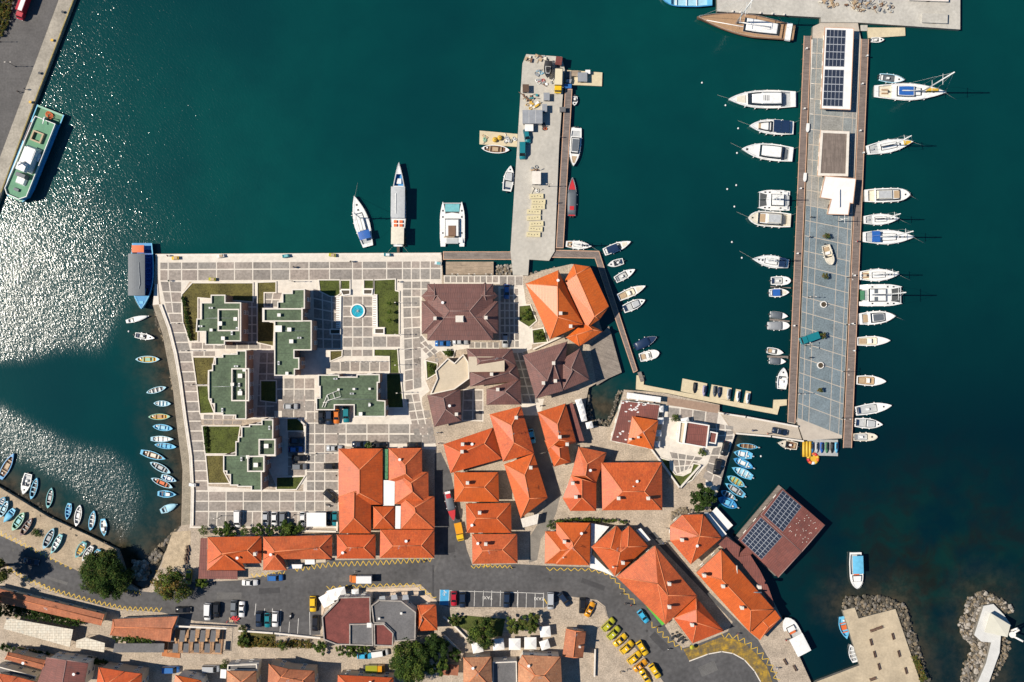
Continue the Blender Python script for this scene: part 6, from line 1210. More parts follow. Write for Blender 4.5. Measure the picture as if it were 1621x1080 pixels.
for k, (x, y, a, c, w) in enumerate(((543, 440, -63, 'amber', 'amber taxi beside the black car on the cobbled corner'), (645, 525, -45, 'lime', 'green and yellow taxi, first of the slanting rank'), (675, 572, -45, 'lime', 'half green yellow taxi, second of the slanting rank'), (712, 612, -42, 'yellow', 'yellow taxi, third of the slanting rank'), (748, 652, -42, 'yellow', 'yellow taxi, fourth of the slanting rank'), (790, 710, -40, 'yellow', 'yellow taxi, fifth of the slanting rank'),
        (825, 754, -38, 'amber', 'orange yellow taxi, lowest of the slanting rank'), (835, 657, 57, 'yellow', 'yellow taxi turned across beside the fourth in the rank'), (905, 785, 57, 'yellow', 'yellow taxi out on the asphalt below the rank'), (852, 818, 58, 'yellow', 'yellow taxi with dark glass at the lower picture edge'))):
    r_ = car('Q', x, y, a, c, w, 'suv' if k % 3 else 'sedan', 'taxis at the taxi rank', .05, 'taxi', 'taxi'); MB().box((-.4, 0, 1.78 if k % 3 else 1.5), (.25, .6, .14)).build('roof_sign', M_wsheet, r_)
def truck(t, x, y, ang, cab, body, L, label, name='truck', z=.02, bh=2.2, tarp=False):
    p = at(t, x, y, 1.5); root = thing(name, label, 'truck', (p.x, p.y, z), math.radians(-ang)); h = L / 2
    R = [[(xx, -w, .5), (xx, -w, zz), (xx, -w * .88, zz + .12), (xx, w * .88, zz + .12), (xx, w, zz), (xx, w, .5)] for xx, w, zz in ((h - 1.9, 1.0, 2.1), (h - .7, 1.0, 2.05), (h - .35, .98, 1.4), (h, .9, 1.15))]
    MB().loft(R, 0, True).build('cab', CM(cab), root); MB().add([(h - .68, -.85, 2.06), (h - .36, -.85, 1.5), (h - .36, .85, 1.5), (h - .68, .85, 2.06)], [(0, 1, 2, 3)]).add([(h - .66, -.85, 2.09), (h - .33, -.85, 1.53), (h - .33, .85, 1.53), (h - .66, .85, 2.09)], [(0, 1, 2, 3)]).build('windshield', M_cglass, root)
    MB().box((-1.0, 0, .55), (L - .4, 1.6, .2)).build('chassis', M_dark, root); MB().box((-1.0, 0, .7 + bh / 2), (L - 2.1, 2.05, bh)).build('load_body', CM(body), root)
    for sx in (-.55, .62):
        for sd in (1, -1): w = link('wheel', WHEEL, root, (sx * h, sd * .9, .4)); w.scale = (1.25,) * 3
    for sd in (1, -1): link('headlight', LAMP, root, (h - .02, sd * .7, .85))
    return root
truck('C', 597, 245, 92, 'yellow', 'cream', 6.6, 'truck with cream box and yellow cab on the concrete pier'); truck('O', 738, 218, 180, 'orange', 'white', 6.4, 'truck with orange cab and white box driving on the road')
truck('L', 745, 800, 78, 'yellow', 'amber', 5.2, 'yellow pickup towing the red speedboat in the side street', 'pickup', bh=.5); truck('E', 528, 988, 160, 'teal', 'teal', 5.6, 'teal covered truck on the marina pier', bh=1.4); truck('O', 825, 768, 0, 'amber', 'olive', 5.4, 'yellow truck with dark green load in the lower lane', bh=1.3)
r_ = truck('P', 41, 0, 110, 'red', 'red', 11.5, 'red bus with pale roof cut by the upper picture edge', 'bus', bh=2.6); r_['category'] = 'bus'; MB().box((-1.0, .3, 3.34), (9.2, 1.2, .08)).build('roof_panel', CM('white'), r_)
p = at('O', 310, 445); root = thing('motorcycle', 'white and black motorcycle beside the white parked car', 'motorcycle', p, 1.3)
for x in (-.7, .7): MB().tube([(x, -.07, .32), (x, .07, .32)], .32, 12).build('wheel', M_tyre, root)
MB().box((0, 0, .65), (.9, .34, .4), taper=.7).build('engine', M_dark, root); MB().box((.25, 0, .95), (.6, .36, .25), taper=.7).build('fuel_tank', CM('white'), root); MB().box((-.35, 0, .92), (.7, .3, .12)).build('saddle', M_dark, root); MB().tube([(.5, -.4, 1.1), (.6, 0, 1.1), (.5, .4, 1.1)], .03, 5).build('handlebar', M_dark, root)
p = at('J', 1043, 647); root = thing('motorcycle', 'white scooter near the slanting black car', 'motorcycle', p, -.5)
for x in (-.6, .6): MB().tube([(x, -.06, .28), (x, .06, .28)], .28, 12).build('wheel', M_tyre, root)
MB().box((-.2, 0, .6), (.9, .38, .5), taper=.7).build('body_shell', CM('white'), root); MB().box((-.3, 0, .9), (.7, .3, .12)).build('saddle', M_dark, root); MB().box((.5, 0, .8), (.15, .4, .7)).build('leg_shield', CM('white'), root)
# ------------------------------------------------------------------ trees and shrubs
LEAF = [mat('leaf_%s' % n, c, .85, .25, .8, spec=.08) for n, c in (('dark', (.022, .042, .011)), ('mid', (.045, .078, .016)), ('light', (.095, .13, .022)), ('dry', (.17, .11, .028)), ('olive', (.085, .092, .024)))]
M_bark = mat('bark', (.11, .075, .05), .9, .3, 2, .02)
def leaves(mb, c, rx, ry, rz, n, r, size, tones, shell=.55):
    for k in range(n):
        while True:
            v = Vector((r.uniform(-1, 1), r.uniform(-1, 1), r.uniform(-1, 1)))
            if .05 < v.length <= 1: break
        v = v.normalized() * (shell + (1 - shell) * r.random()); p = Vector((c[0] + v.x * rx, c[1] + v.y * ry, c[2] + v.z * rz))
        nn = (v + Vector((r.uniform(-.8, .8), r.uniform(-.8, .8), r.uniform(-.2, 1.0)))).normalized(); u = nn.orthogonal().normalized(); w = nn.cross(u); a = r.uniform(0, 6.28); u, w = u * math.cos(a) + w * math.sin(a), w * math.cos(a) - u * math.sin(a)
        s = size * r.uniform(.6, 1.3); mb.add([p - u * s, p - w * s * .55, p + u * s, p + w * s * .55], [(0, 1, 2, 3)], tones[r.randrange(len(tones))])
def tree(t, x, y, rad, h, label, tones=(0, 1, 1, 2), name='tree', seed=0, clumps=None, squash=.8, group=None, cat='tree', ry=1.0, dens=1.0):
    R = rad / SHEET[t][2] * MPP; zc = max(h - R * .6, R * .6); p = at(t, x, y, zc); r = random.Random(seed * 31 + int(x)); root = thing(name, label, cat, (p.x, p.y, 0), 0, group)
    tr = MB(); tw = max(.06, R * .055); tr.tube([(0, 0, -.1), (tw, tw * .5, zc * .5), (0, 0, zc)], tw * 1.5, 8, r2=tw * .6)
    cl = clumps or max(6, int(R * R * 1.6 + 5)); mb = MB(); gold = math.pi * (3 - 5 ** .5); lob = [r.uniform(.06, .14), r.uniform(.05, .12)] + [r.uniform(0, 6.3) for _ in range(3)]
    for k in range(cl):
        f = (k + .5) / cl; rr = R * .82 * math.sqrt(f) * r.uniform(.85, 1.1); a = k * gold + r.uniform(-.3, .3)
        rr *= 1 + lob[0] * math.sin(2 * a + lob[2]) + lob[1] * math.sin(3 * a + lob[3]) + .07 * math.sin(5 * a + lob[4]); cx, cy = rr * math.cos(a), rr * math.sin(a) * ry; cz = zc + R * squash * max(0, 1 - (rr / R) ** 2) * r.uniform(.15, .98) - R * .15
        cr = R * r.uniform(.15, .3) if R > 1.6 else R * r.uniform(.35, .5)
        tn = [tones[r.randrange(len(tones))]] * 7 + list(tones)
        leaves(mb, (cx, cy, cz), cr, cr, cr * .8, int(dens * ((120 if R > 2.5 else 60) + 70 * cr * cr)), r, .24 if R > 1.5 else .15, tn, .45)
        if k % 3 == 0: tr.tube([(0, 0, zc * .55), (cx * .5, cy * .5, zc * .85), (cx * .95, cy * .95, cz)], tw * .35, 5, r2=tw * .1)
    tr.build('trunk', M_bark, root); mb.build('crown', LEAF, root); return root
tree('N', 640, 270, 158, 8, 'big dark round tree between the road and the slip', (0, 0, 1, 1, 4), 'broadleaf_tree', 1)
tree('N', 1045, 330, 112, 7.5, 'thinner yellowish tree at the inlet beside the road', (1, 4, 3, 2), 'broadleaf_tree', 2, dens=.6)
tree('P', -14, 905, 30, 12, 'tall tree cut by the west picture edge above the long terracotta roof', (0, 1, 4), 'broadleaf_tree', 71); tree('P', -18, 962, 26, 11, 'tall tree cut by the west picture edge beside the white panelled roof', (0, 1, 4), 'broadleaf_tree', 72)
tree('N', 1235, 312, 48, 3, 'small bright shrub beside the purple awning', (1, 2), 'shrub', 3)
tree('M', 1050, 605, 80, 6.5, 'round dark tree at the corner of the blue boat basin', (0, 0, 1, 1), 'broadleaf_tree', 4)
tree('d', 380, 850, 270, 9.5, 'largest spreading tree in the lower row beside the red flat roof', (0, 1, 1, 2, 4), 'broadleaf_tree', 5)
tree('d', 640, 680, 170, 7, 'dark tree adjoining the largest one on its upper side', (0, 0, 1), 'broadleaf_tree', 6)
tree('d', 700, 900, 110, 6, 'smaller tree adjoining the largest one near the shed roofs', (0, 1, 2), 'broadleaf_tree', 26)
tree('d', 1190, 520, 185, 8, 'feathery conifer in the small garden below the parking bays', (0, 1, 4, 2), 'conifer_tree', 7)
tree('e', 90, 430, 110, 5, 'dense olive tree, west one of the pair above the parasols', (1, 2, 4, 4), 'olive_tree', 8); tree('e', 290, 410, 130, 5.2, 'dense olive tree, east one of the pair above the parasols', (1, 4, 4, 2), 'olive_tree', 9)
tree('d', 860, 375, 85, 3, 'low shrub at the west end of the small garden', (0, 1, 4), 'shrub', 10); tree('d', 870, 760, 90, 3.4, 'dark shrub by the curved garden wall', (0, 1), 'shrub', 11)
for k, (x, y, r_, w) in enumerate(((335, 790, 30, 'westmost round bush of the row above the orange houses'), (405, 800, 24, 'low dark bush second in the row above the orange houses'), (470, 790, 52, 'broad bush third in the row above the orange houses'), (565, 795, 28, 'small bush fourth in the row above the orange houses'), (645, 785, 45, 'round bush fifth in the row above the orange houses'), (715, 790, 36, 'bush sixth in the row beside the biggest'), (815, 792, 62, 'biggest bush closing the row above the orange houses'), (880, 775, 30, 'small bush beside the white car at the canopy roofs'))): tree('J', x, y, r_, 3.0, w, (1, 1, 2, 0), 'bush', 12 + k, group='bushes above the orange houses', cat='bush')
tree('L', 228, 306, 24, 3, 'single round bush at the top of the large orange block', (1, 2), 'bush', 21, cat='bush'); tree('I', 220, 788, 28, 1.6, 'round bush ashore on the slip', (0, 1), 'bush', 22, cat='bush')
for k, (x, y, r_) in enumerate(((490, 635, 48), (262, 625, 32), (620, 655, 40), (690, 660, 48), (755, 640, 42))): tree('O', x, y, r_, 3.2, 'green shrub, %s from the west beside the red flat roofed building' % ORD[(k + 1) if k == 0 else (0 if k == 1 else k)], (0, 1, 2), 'shrub', 30 + k, group='shrubs beside the red building', cat='shrub')
for k, (x, y) in enumerate(((680, 310), (680, 362), (680, 415))): tree('H', x, y, 15, 2.6, 'small tree, %s in the lawn east of the fountain' % ORD[k], (1, 2), 'young_tree', 40 + k, group='young trees in the lawn')
for k, (t, x, y) in enumerate((('E', 628, 385), ('E', 618, 620), ('E', 605, 975), ('F', 530, 440))): tree(t, x, y, 22, 2.2, 'brownish potted palm, %s from the hut along the marina pier' % ORD[k], (3, 4, 1), 'potted_palm', 50 + k, group='palms on the pier', cat='plant')
for k, (t, x, y, r_, w) in enumerate((('K', 660, 430, 38, 'flowering shrub mass in the round bed by the orange restaurant'), ('K', 735, 550, 36, 'shrub mass in the lower bed by the orange restaurant'), ('K', 215, 645, 26, 'shrub in the bed above the cream terrace'), ('K', 118, 735, 28, 'shrub in the bed west of the cream terrace'), ('m', 240, 605, 60, 'low green shrub beside the white pavilion'), ('M', 190, 765, 26, 'shrub at the lane corner above the stepped house'), ('m', 590, 1050, 60, 'shrub below the white pavilion'), ('c', 1120, 890, 55, 'small bright shrub beside the silver car'), ('c', 1340, 600, 90, 'rough olive shrub on the dry bank'), ('c', 1330, 470, 50, 'small shrub at the top of the dry bank'))): tree(t, x, y, r_, 1.8, w, (0, 1, 2, 4), 'shrub', 60 + k, cat='shrub')
def hedge(label, t, s, h, n, tones=(0, 1, 1, 2), name='hedge', z=0.0):
    poly = xy(t, s, h); r = random.Random(n); mb = MB(); xs = [p[0] for p in poly]; ys = [p[1] for p in poly]; c = Vector((sum(xs) / len(xs), sum(ys) / len(ys), z)); k = 0
    while k < n:
        x, y = r.uniform(min(xs), max(xs)), r.uniform(min(ys), max(ys))
        if inside(x, y, poly): leaves(mb, (x - c.x, y - c.y, h * r.uniform(.45, .9)), .5, .5, .35, 26, r, .2, tones, .3); k += 1
    root = thing(name, label, 'hedge', c); mb.build('foliage', LEAF, root); MB().tube([(0, 0, 0), (0, 0, h * .6)], .08, 5).build('stem', M_bark, root); return root
hedge('dense creeper between the long terracotta roof and the white panelled roof', 'b', '-30,140 250,240 560,300 740,350 950,400 850,470 500,390 70,340 -30,300', 3.4, 330, (0, 0, 1), 'creeper'); hedge('bright vine clump spilling over the long terracotta roof', 'b', '740,350 800,290 950,330 950,400 850,400', 4.0, 90, (1, 2, 2), 'vine')
hedge('vine with a tall spike over the vine covered terracotta roof', 'b', '1270,560 1330,500 1400,400 1430,400 1440,520 1584,570 1584,630 1300,630', 4.0, 130, (0, 1, 2), 'vine'); hedge('lower vine along the terracotta roof above the grey strip', 'c', '-10,540 200,560 230,530 280,590 310,610 300,635 -10,630', 4.0, 90, (0, 1, 2), 'vine')
hedge('hedge along the upper edge of the lane house at the road', 'M', '215,735 400,725 590,735 640,755 560,748 400,745 215,748', 1.6, 90, (0, 1, 2, 4)); hedge('dark hedge row along the west side of the upper lawn', 'G', '402,375 412,372 455,625 443,628', 1.1, 60, (0, 0, 1)); hedge('dark hedge row along the lower square lawn', 'J', '330,200 342,200 352,350 342,350', 1.0, 40, (0, 1))
hedge('dark greenery below the white panelled roofs', 'b', '1000,800 1200,850 1240,890 1050,880', 2.2, 60, (0, 0, 1)); hedge('dark greenery under the lowest row roofs', 'b', '0,660 250,700 560,760 520,800 250,760 0,720', 2.5, 110, (0, 0, 1)); hedge('weedy bank beside the parked cars', 'O', '0,580 190,580 200,630 0,640', .9, 110, (3, 4, 3, 1), 'weedy_bank'); hedge('weedy bank below the bay row', 'O', '210,600 440,590 440,640 210,640', .8, 90, (3, 4, 3, 1), 'weedy_bank')
hedge('greenery on the seaward edge of the bench jetty', 'R', '1030,950 1060,950 1110,1075 1075,1078', .8, 60, (1, 3, 4)); hedge('dry scrub at the upper west corner beside the bus', 'A', '-30,-20 60,-20 40,110 0,190 -30,200', 1.5, 220, (1, 3, 4), 'scrub')
# ------------------------------------------------------------------ rocks
M_rock = [mat('rock_%s' % n, c, .95, .3, 1.5, .03) for n, c in (('grey', (.17, .15, .125)), ('warm', (.21, .165, .11)), ('dark', (.075, .065, .048)), ('pale', (.35, .31, .26)))]
def rocks(t, s, n, smin, smax, z0, z1, tones=(0, 1, 2, 3), seed=1):
    poly = xy(t, s); r = random.Random(seed); mb = MB(); xs = [p[0] for p in poly]; ys = [p[1] for p in poly]; k = 0; g = (1 + 5 ** .5) / 2
    base_ = [Vector(v).normalized() for v in ((-1, g, 0), (1, g, 0), (-1, -g, 0), (1, -g, 0), (0, -1, g), (0, 1, g), (0, -1, -g), (0, 1, -g), (g, 0, -1), (g, 0, 1), (-g, 0, -1), (-g, 0, 1))]
    F = ((0, 11, 5), (0, 5, 1), (0, 1, 7), (0, 7, 10), (0, 10, 11), (1, 5, 9), (5, 11, 4), (11, 10, 2), (10, 7, 6), (7, 1, 8), (3, 9, 4), (3, 4, 2), (3, 2, 6), (3, 6, 8), (3, 8, 9), (4, 9, 5), (2, 4, 11), (6, 2, 10), (8, 6, 7), (9, 8, 1))
    while k < n:
        x, y = r.uniform(min(xs), max(xs)), r.uniform(min(ys), max(ys))
        if not inside(x, y, poly): continue
        k += 1; sz = r.uniform(smin, smax); sx, sy, sz_ = sz * r.uniform(.7, 1.3), sz * r.uniform(.7, 1.3), sz * r.uniform(.5, .8); a = r.uniform(0, 6.3); z = r.uniform(z0, z1)
        mb.add([(x + (v.x * sx * math.cos(a) - v.y * sy * math.sin(a)) * q, y + (v.x * sx * math.sin(a) + v.y * sy * math.cos(a)) * q, z + v.z * sz_ * q) for v in base_ for q in [r.uniform(.75, 1.2)]], F, tones[r.randrange(len(tones))])
    return struct(mb.build('rubble', M_rock), 'stuff')
rocks('o', '230,190 400,120 580,190 750,330 680,350 590,350 480,235 370,255 280,570 350,640 450,650 400,870 310,1080 150,1080 200,900 290,720 150,560 130,480 200,330', 1100, .16, .72, WL - .3, WL + .9, seed=1)
rocks('o', '560,580 680,640 700,720 640,850 560,1000 480,1080 430,1080 520,850', 260, .2, .5, WL - .3, WL + .6, (0, 1, 1, 2), 2)
rocks('R', '680,715 700,655 800,650 900,655 1000,700 1050,850 1120,1080 1072,1080 945,712 760,760 740,705', 1100, .15, .62, WL - .3, WL + .9, (0, 1, 2, 2), 3)
rocks('M', '385,0 400,170 425,182 520,200 580,20 600,0 570,0 540,100 510,165 430,160 410,80 408,0', 420, .18, .42, WL - .2, WL + .9, (0, 1, 2, 2), 4)
rocks('K', '665,235 680,190 800,160 860,165 740,215 690,240', 130, .3, .55, WL - .2, WL + .8, (0, 1, 3), 5); rocks('B', '975,700 1070,700 1070,755 975,755', 90, .3, .55, WL, WL + .9, (0, 1, 3), 6)
rocks('I', '1060,780 1105,740 1060,830 960,880 990,930 930,990 900,960 960,870', 130, .3, .8, WL - .4, WL + .5, (0, 1, 2, 2), 7); rocks('I', '810,960 880,970 910,1030 880,1080 800,1060', 110, .4, .9, WL - .2, WL + .8, (3, 0, 1), 8)
rocks('I', '0,515 300,695 550,812 715,893 700,905 540,835 290,715 0,535', 200, .3, .7, WL - .3, -.1, (0, 1, 2), 9); rocks('n', '205,490 240,600 300,760 330,900 345,1080 332,1080 318,900 288,770 225,610', 120, .3, .6, WL - .4, WL + .3, (1, 2, 2), 10); rocks('I', '-5,500 140,560 300,650 280,700 0,560', 60, .3, .6, WL - .5, WL + .1, (2, 2, 1), 11)
rocks('M', '880,690 940,655 1000,680 935,700 870,760', 70, .3, .6, 0, .6, (0, 1, 1), 12)
# ------------------------------------------------------------------ people
def person_mesh(pose):
    J = dict(pelvis=(0, 0, .95), chest=(0, 0, 1.3), neck=(0, 0, 1.5), head=(0.02, 0, 1.64), top=(.01, 0, 1.74)); Ed = [('pelvis', 'chest'), ('chest', 'neck'), ('neck', 'head'), ('head', 'top')]; Rr = dict(pelvis=.15, chest=.17, neck=.06, head=.105, top=.07)
    st = {0: (.0, .0), 1: (.28, -.25), 2: (-.22, .26)}[pose]
    for sd, f in ((1, st[0]), (-1, st[1])):
        s = 'l' if sd > 0 else 'r'
        J['hip' + s] = (0, sd * .1, .88); J['knee' + s] = (f * .6 + .03, sd * .11, .48); J['ank' + s] = (f - .04 * (f != 0), sd * .11, .08); J['toe' + s] = (f + .16, sd * .12, .04)
        J['sho' + s] = (0, sd * .19, 1.42); J['elb' + s] = (-f * .35 - .03, sd * .25, 1.14); J['wri' + s] = (-f * .6 + .08, sd * .25, .92); J['han' + s] = (-f * .6 + .12, sd * .245, .82)
        Rr.update({'hip' + s: .1, 'knee' + s: .065, 'ank' + s: .045, 'toe' + s: .04, 'sho' + s: .075, 'elb' + s: .045, 'wri' + s: .032, 'han' + s: .036}); Ed += [('pelvis', 'hip' + s), ('hip' + s, 'knee' + s), ('knee' + s, 'ank' + s), ('ank' + s, 'toe' + s), ('chest', 'sho' + s), ('sho' + s, 'elb' + s), ('elb' + s, 'wri' + s), ('wri' + s, 'han' + s)]
    ks = list(J); me = bpy.data.meshes.new('body_skeleton'); me.from_pydata([J[k] for k in ks], [(ks.index(a), ks.index(b)) for a, b in Ed], []); o = bpy.data.objects.new('body_skeleton', me); COL.objects.link(o)
    o.modifiers.new('skin', 'SKIN'); o.modifiers.new('sub', 'SUBSURF').levels = 1
    for k, sv in zip(ks, me.skin_vertices[0].data): sv.radius = (Rr[k], Rr[k] * (.75 if k in ('pelvis', 'chest') else 1)); sv.use_root = k == 'pelvis'
    dg = bpy.context.evaluated_depsgraph_get(); out = bpy.data.meshes.new_from_object(o.evaluated_get(dg)); bpy.data.objects.remove(o); bpy.data.meshes.remove(me)
    out.name = 'person'; out.materials.clear()
    for m in (M_skin, CL['white'], CL['navy']): out.materials.append(m)
    for p in out.polygons: z = p.center.z; p.use_smooth = True; p.material_index = 2 if z < .95 else (0 if z > 1.47 or (abs(p.center.y) > .21 and z < 1.2) else 1)
    return out
M_skin = mat('skin', (.42, .22, .14), .6, .06, 2); M_hair = mat('dark_hair', (.03, .02, .012), .8)
CL = {n: mat('cloth_' + n, c, .85, .1, 4) for n, c in dict(white=(.65, .64, .6), navy=(.02, .03, .07), black=(.02, .02, .02), red=(.4, .03, .03), blue=(.06, .16, .4), beige=(.42, .32, .2), green=(.05, .2, .08), grey=(.2, .2, .2), pink=(.5, .22, .25)).items()}
PM = [person_mesh(k) for k in range(3)]; HAIR = MB().loft([[(.0 + rr * math.cos(a) * 1.05 - .015, rr * math.sin(a), z) for a in [2 * math.pi * q / 10 for q in range(10)]] for z, rr in ((1.6, .1), (1.68, .118), (1.74, .105), (1.785, .06))], 0, True, True).mesh('hair', [M_hair])
for k, (t, x, y, up, lo, w) in enumerate((('H', 452, 55, 'white', 'navy', 'walking on the plaza quay above the fountain'), ('H', 100, 90, 'blue', 'black', 'walking on the plaza quay above the tall green block'), ('G', 1060, 197, 'beige', 'grey', 'standing by a bench on the plaza quay'), ('B', 128, 678, 'black', 'black', 'standing behind the sailboat with blue canopy'), ('G', 318, 130, 'red', 'navy', 'at the plaza corner behind the excursion boat'), ('G', 325, 278, 'green', 'navy', 'crossing the plaza corner'),
     ('H', 735, 178, 'navy', 'beige', 'at the corner of the fountain lawn'), ('L', 622, 235, 'white', 'blue', 'in front of the small brown house'), ('L', 628, 296, 'pink', 'white', 'at the mouth of the side street'), ('L', 532, 968, 'black', 'grey', 'on the zigzag by the corner shop'), ('L', 1035, 1005, 'blue', 'black', 'by the zigzag of the lowest aligned house'), ('O', 703, 176, 'white', 'beige', 'crossing the road above the box truck'), ('Q', 715, 352, 'white', 'navy', 'walking at the curve of the road, upper one'), ('Q', 740, 410, 'grey', 'black', 'at the road curve, first of a pair'), ('Q', 772, 416, 'red', 'beige', 'at the road curve, second of a pair'),
     ('Q', 952, 70, 'blue', 'grey', 'walking up the diagonal lane'), ('Q', 970, 62, 'white', 'black', 'walking beside another up the diagonal lane'), ('f', 885, 412, 'pink', 'navy', 'below the long diagonal house'), ('f', 268, 548, 'white', 'black', 'on the asphalt beside the terrace tables'), ('f', 168, 352, 'black', 'black', 'beside the terrace of the pointed house'), ('f', 215, 718, 'white', 'blue', 'on the stone quay near the bench') if False else ('f', 1235, 718, 'white', 'blue', 'on the stone quay near the bench'), ('R', 395, 868, 'red', 'navy', 'boarding the white roofed passenger boat'), ('e', 1312, 968, 'beige', 'black', 'below the taxi rank, first of a pair'), ('e', 1388, 942, 'white', 'grey', 'below the taxi rank, second of a pair'),
     ('m', 880, 540, 'navy', 'navy', 'at the start of the causeway, first of a pair'), ('m', 920, 548, 'grey', 'black', 'at the start of the causeway, second of a pair'), ('m', 1265, 765, 'black', 'navy', 'walking on the causeway'), ('F', 52, 728, 'blue', 'black', 'at the rail of the causeway'), ('F', 160, 750, 'red', 'beige', 'near the dark car on the causeway'), ('E', 538, 275, 'black', 'black', 'on the pier beside the white hut'), ('E', 528, 392, 'navy', 'grey', 'on the pier above the cream boat'), ('E', 808, 418, 'red', 'white', 'on the east boardwalk behind the blue canopy sailboat'), ('F', 462, 208, 'black', 'navy', 'between the two round white planters'),
     ('M', 790, 842, 'grey', 'navy', 'at the top of the diagonal lane'), ('M', 855, 780, 'white', 'black', 'beside the six sided house'), ('B', 1335, 335, 'black', 'blue', 'on the dark side boardwalk of the concrete pier'), ('C', 615, 610, 'navy', 'black', 'at the middle of the concrete pier'), ('A', 95, 475, 'black', 'black', 'on the west quay above the ferry'), ('A', 130, 462, 'grey', 'navy', 'on the west quay above the ferry beside another'), ('K', 740, 945, 'beige', 'navy', 'at the lane mouth below the brown hipped house'), ('J', 1090, 478, 'black', 'beige', 'against the west wall of the large block'))):
    p = at(t, x, y, .9); o = link('person', PM[k % 3], None, (p.x, p.y, .04 if not (t == 'E' and x == 808) else -.01), rnd.uniform(0, 6.28), [None, CL[up], CL[lo]]); tag(o, 'person in %s and %s %s' % (up, lo, w), 'person', 'people about the harbour'); link('hair', HAIR, o)
# ------------------------------------------------------------------ street furniture and small things
LP = MB().tube([(0, 0, 0), (0, 0, 4.6)], .07, 6, r2=.05).disc((0, 0, 0), .18, .25, 8).mesh('post', [M_dark]); LA = MB().tube([(0, 0, 4.4), (.35, 0, 4.75), (.7, 0, 4.7)], .04, 5).mesh('arm', [M_dark]); LH = MB().box((.75, 0, 4.66), (.45, .22, .1)).mesh('lamp_head', [M_cap])
def lamp(t, x, y, label, group, rz=0.0, z=.02):
    p = at(t, x, y, 0); r = thing('lamp_post', label, 'lamp post', (p.x, p.y, z), rz, group); link('post', LP, r)
    for s in (0, math.pi): a = link('arm', LA, r, rz=s); link('lamp_head', LH, a)
for k, (x, y) in enumerate(((742, 308), (742, 500), (742, 590), (742, 685), (752, 853))): lamp('H', x, y, 'dark lamp post, %s from the quay in the row east of the fountain lawn' % ORD[k], 'lamps east of the fountain')
for k, (x, y) in enumerate(((100, 178), (410, 666), (472, 666), (536, 666), (600, 666))): lamp('H', x, y, 'dark lamp post above the tall green block' if k == 0 else 'dark lamp post, %s from the west in the pergola court' % ORD[k - 1], 'lamps of the courts')
for k, (t, x, y) in enumerate((('E', 520, 748), ('E', 750, 632), ('E', 745, 910), ('F', 428, 122), ('F', 372, 462), ('F', 700, 308), ('F', 690, 638))): lamp(t, x, y, 'lamp post, %s from the white hut along the marina pier' % ORD[k], 'lamps on the marina pier', 1.57 * (k % 2))
for k, (t, x, y) in enumerate((('J', 432, 708), ('J', 850, 702), ('J', 975, 352), ('G', 385, 530), ('G', 440, 690), ('G', 470, 888))): lamp(t, x, y, 'dark lamp post, %s among those around the three waterside blocks' % ORD[k], 'lamps of the waterside')
for k, (t, x, y) in enumerate((('K', 258, 200), ('K', 352, 200), ('K', 447, 200), ('A', 80, 345), ('A', 0, 218), ('B', 1285, 240))): lamp(t, x, y, 'tall lamp post, %s' % ('west of three below the timber terrace', 'middle of three below the timber terrace', 'east of three below the timber terrace', 'on the west quay above the ferry', 'at the west picture edge of the quay road', 'beside the kiosk on the concrete pier')[k], 'quay lamps', z=.1)
# power pedestals along the pier
PD = MB().box((0, 0, .5), (.3, .3, 1.0), taper=.8).mesh('housing', [mat('pale_blue_pedestal', (.45, .55, .6))]); PH = MB().box((0, 0, 1.05), (.4, .4, .14)).mesh('cap', [M_white])
for k, (t, x, y) in enumerate((('T', 140, 312), ('T', 122, 825), ('l', 570, 760), ('E', 453, 490), ('E', 433, 915), ('i', 170, 158), ('i', 130, 397), ('i', 112, 797), ('i', 140, 985), ('k', 85, 190), ('k', 62, 738), ('k', 80, 1045))):
    p = at(t, x, y); r = thing('power_pedestal', 'pale power pedestal, %s from the boatyard on the %s boardwalk of the pier' % (ORD[k if k < 5 else k - 5], 'west' if k < 5 else 'east'), 'pedestal', (p.x, p.y, -.02), 0, 'power pedestals on the pier'); link('housing', PD, r); link('cap', PH, r)
# buoys
BU = MB().loft([[(rr * math.cos(a), rr * math.sin(a), z) for a in [2 * math.pi * q / 8 for q in range(8)]] for z, rr in ((-.15, .1), (0, .28), (.15, .28), (.3, .12))], 0, True, True).mesh('buoy', [BM('white')])
for k, (t, x, y) in enumerate((('E', 42, 110), ('E', 95, 87), ('E', 84, 213), ('E', 70, 422), ('E', 128, 515), ('D', 223, 360), ('D', 325, 458), ('D', 380, 558), ('D', 375, 665), ('S', 716, 70), ('F', 110, 910), ('n', 40, 660))):
    p = at(t, x, y, WL); o = link('buoy', BU, None, (p.x, p.y, WL + .05)); tag(o, 'small white mooring buoy ' + ('off the bow of the western catamaran, outer of two', 'off the bow of the western catamaran, inner of two', 'level with the lower hull of the western catamaran', 'on open water above the navy canopy sailboat', 'at the bow of the navy canopy sailboat', 'high above the longest motor yacht', 'at the bow of the longest motor yacht', 'ahead of the cruiser with navy canopies', 'ahead of the white hard top yacht', 'alone in the middle of the harbour basin', 'in the basin below the causeway', 'at the stern of the second white boat by the wall')[k], 'buoy', 'white mooring buoys'); MB().tube([(0, 0, .25), (0, 0, .42)], .04, 5).build('ring_bolt', M_steel, o)
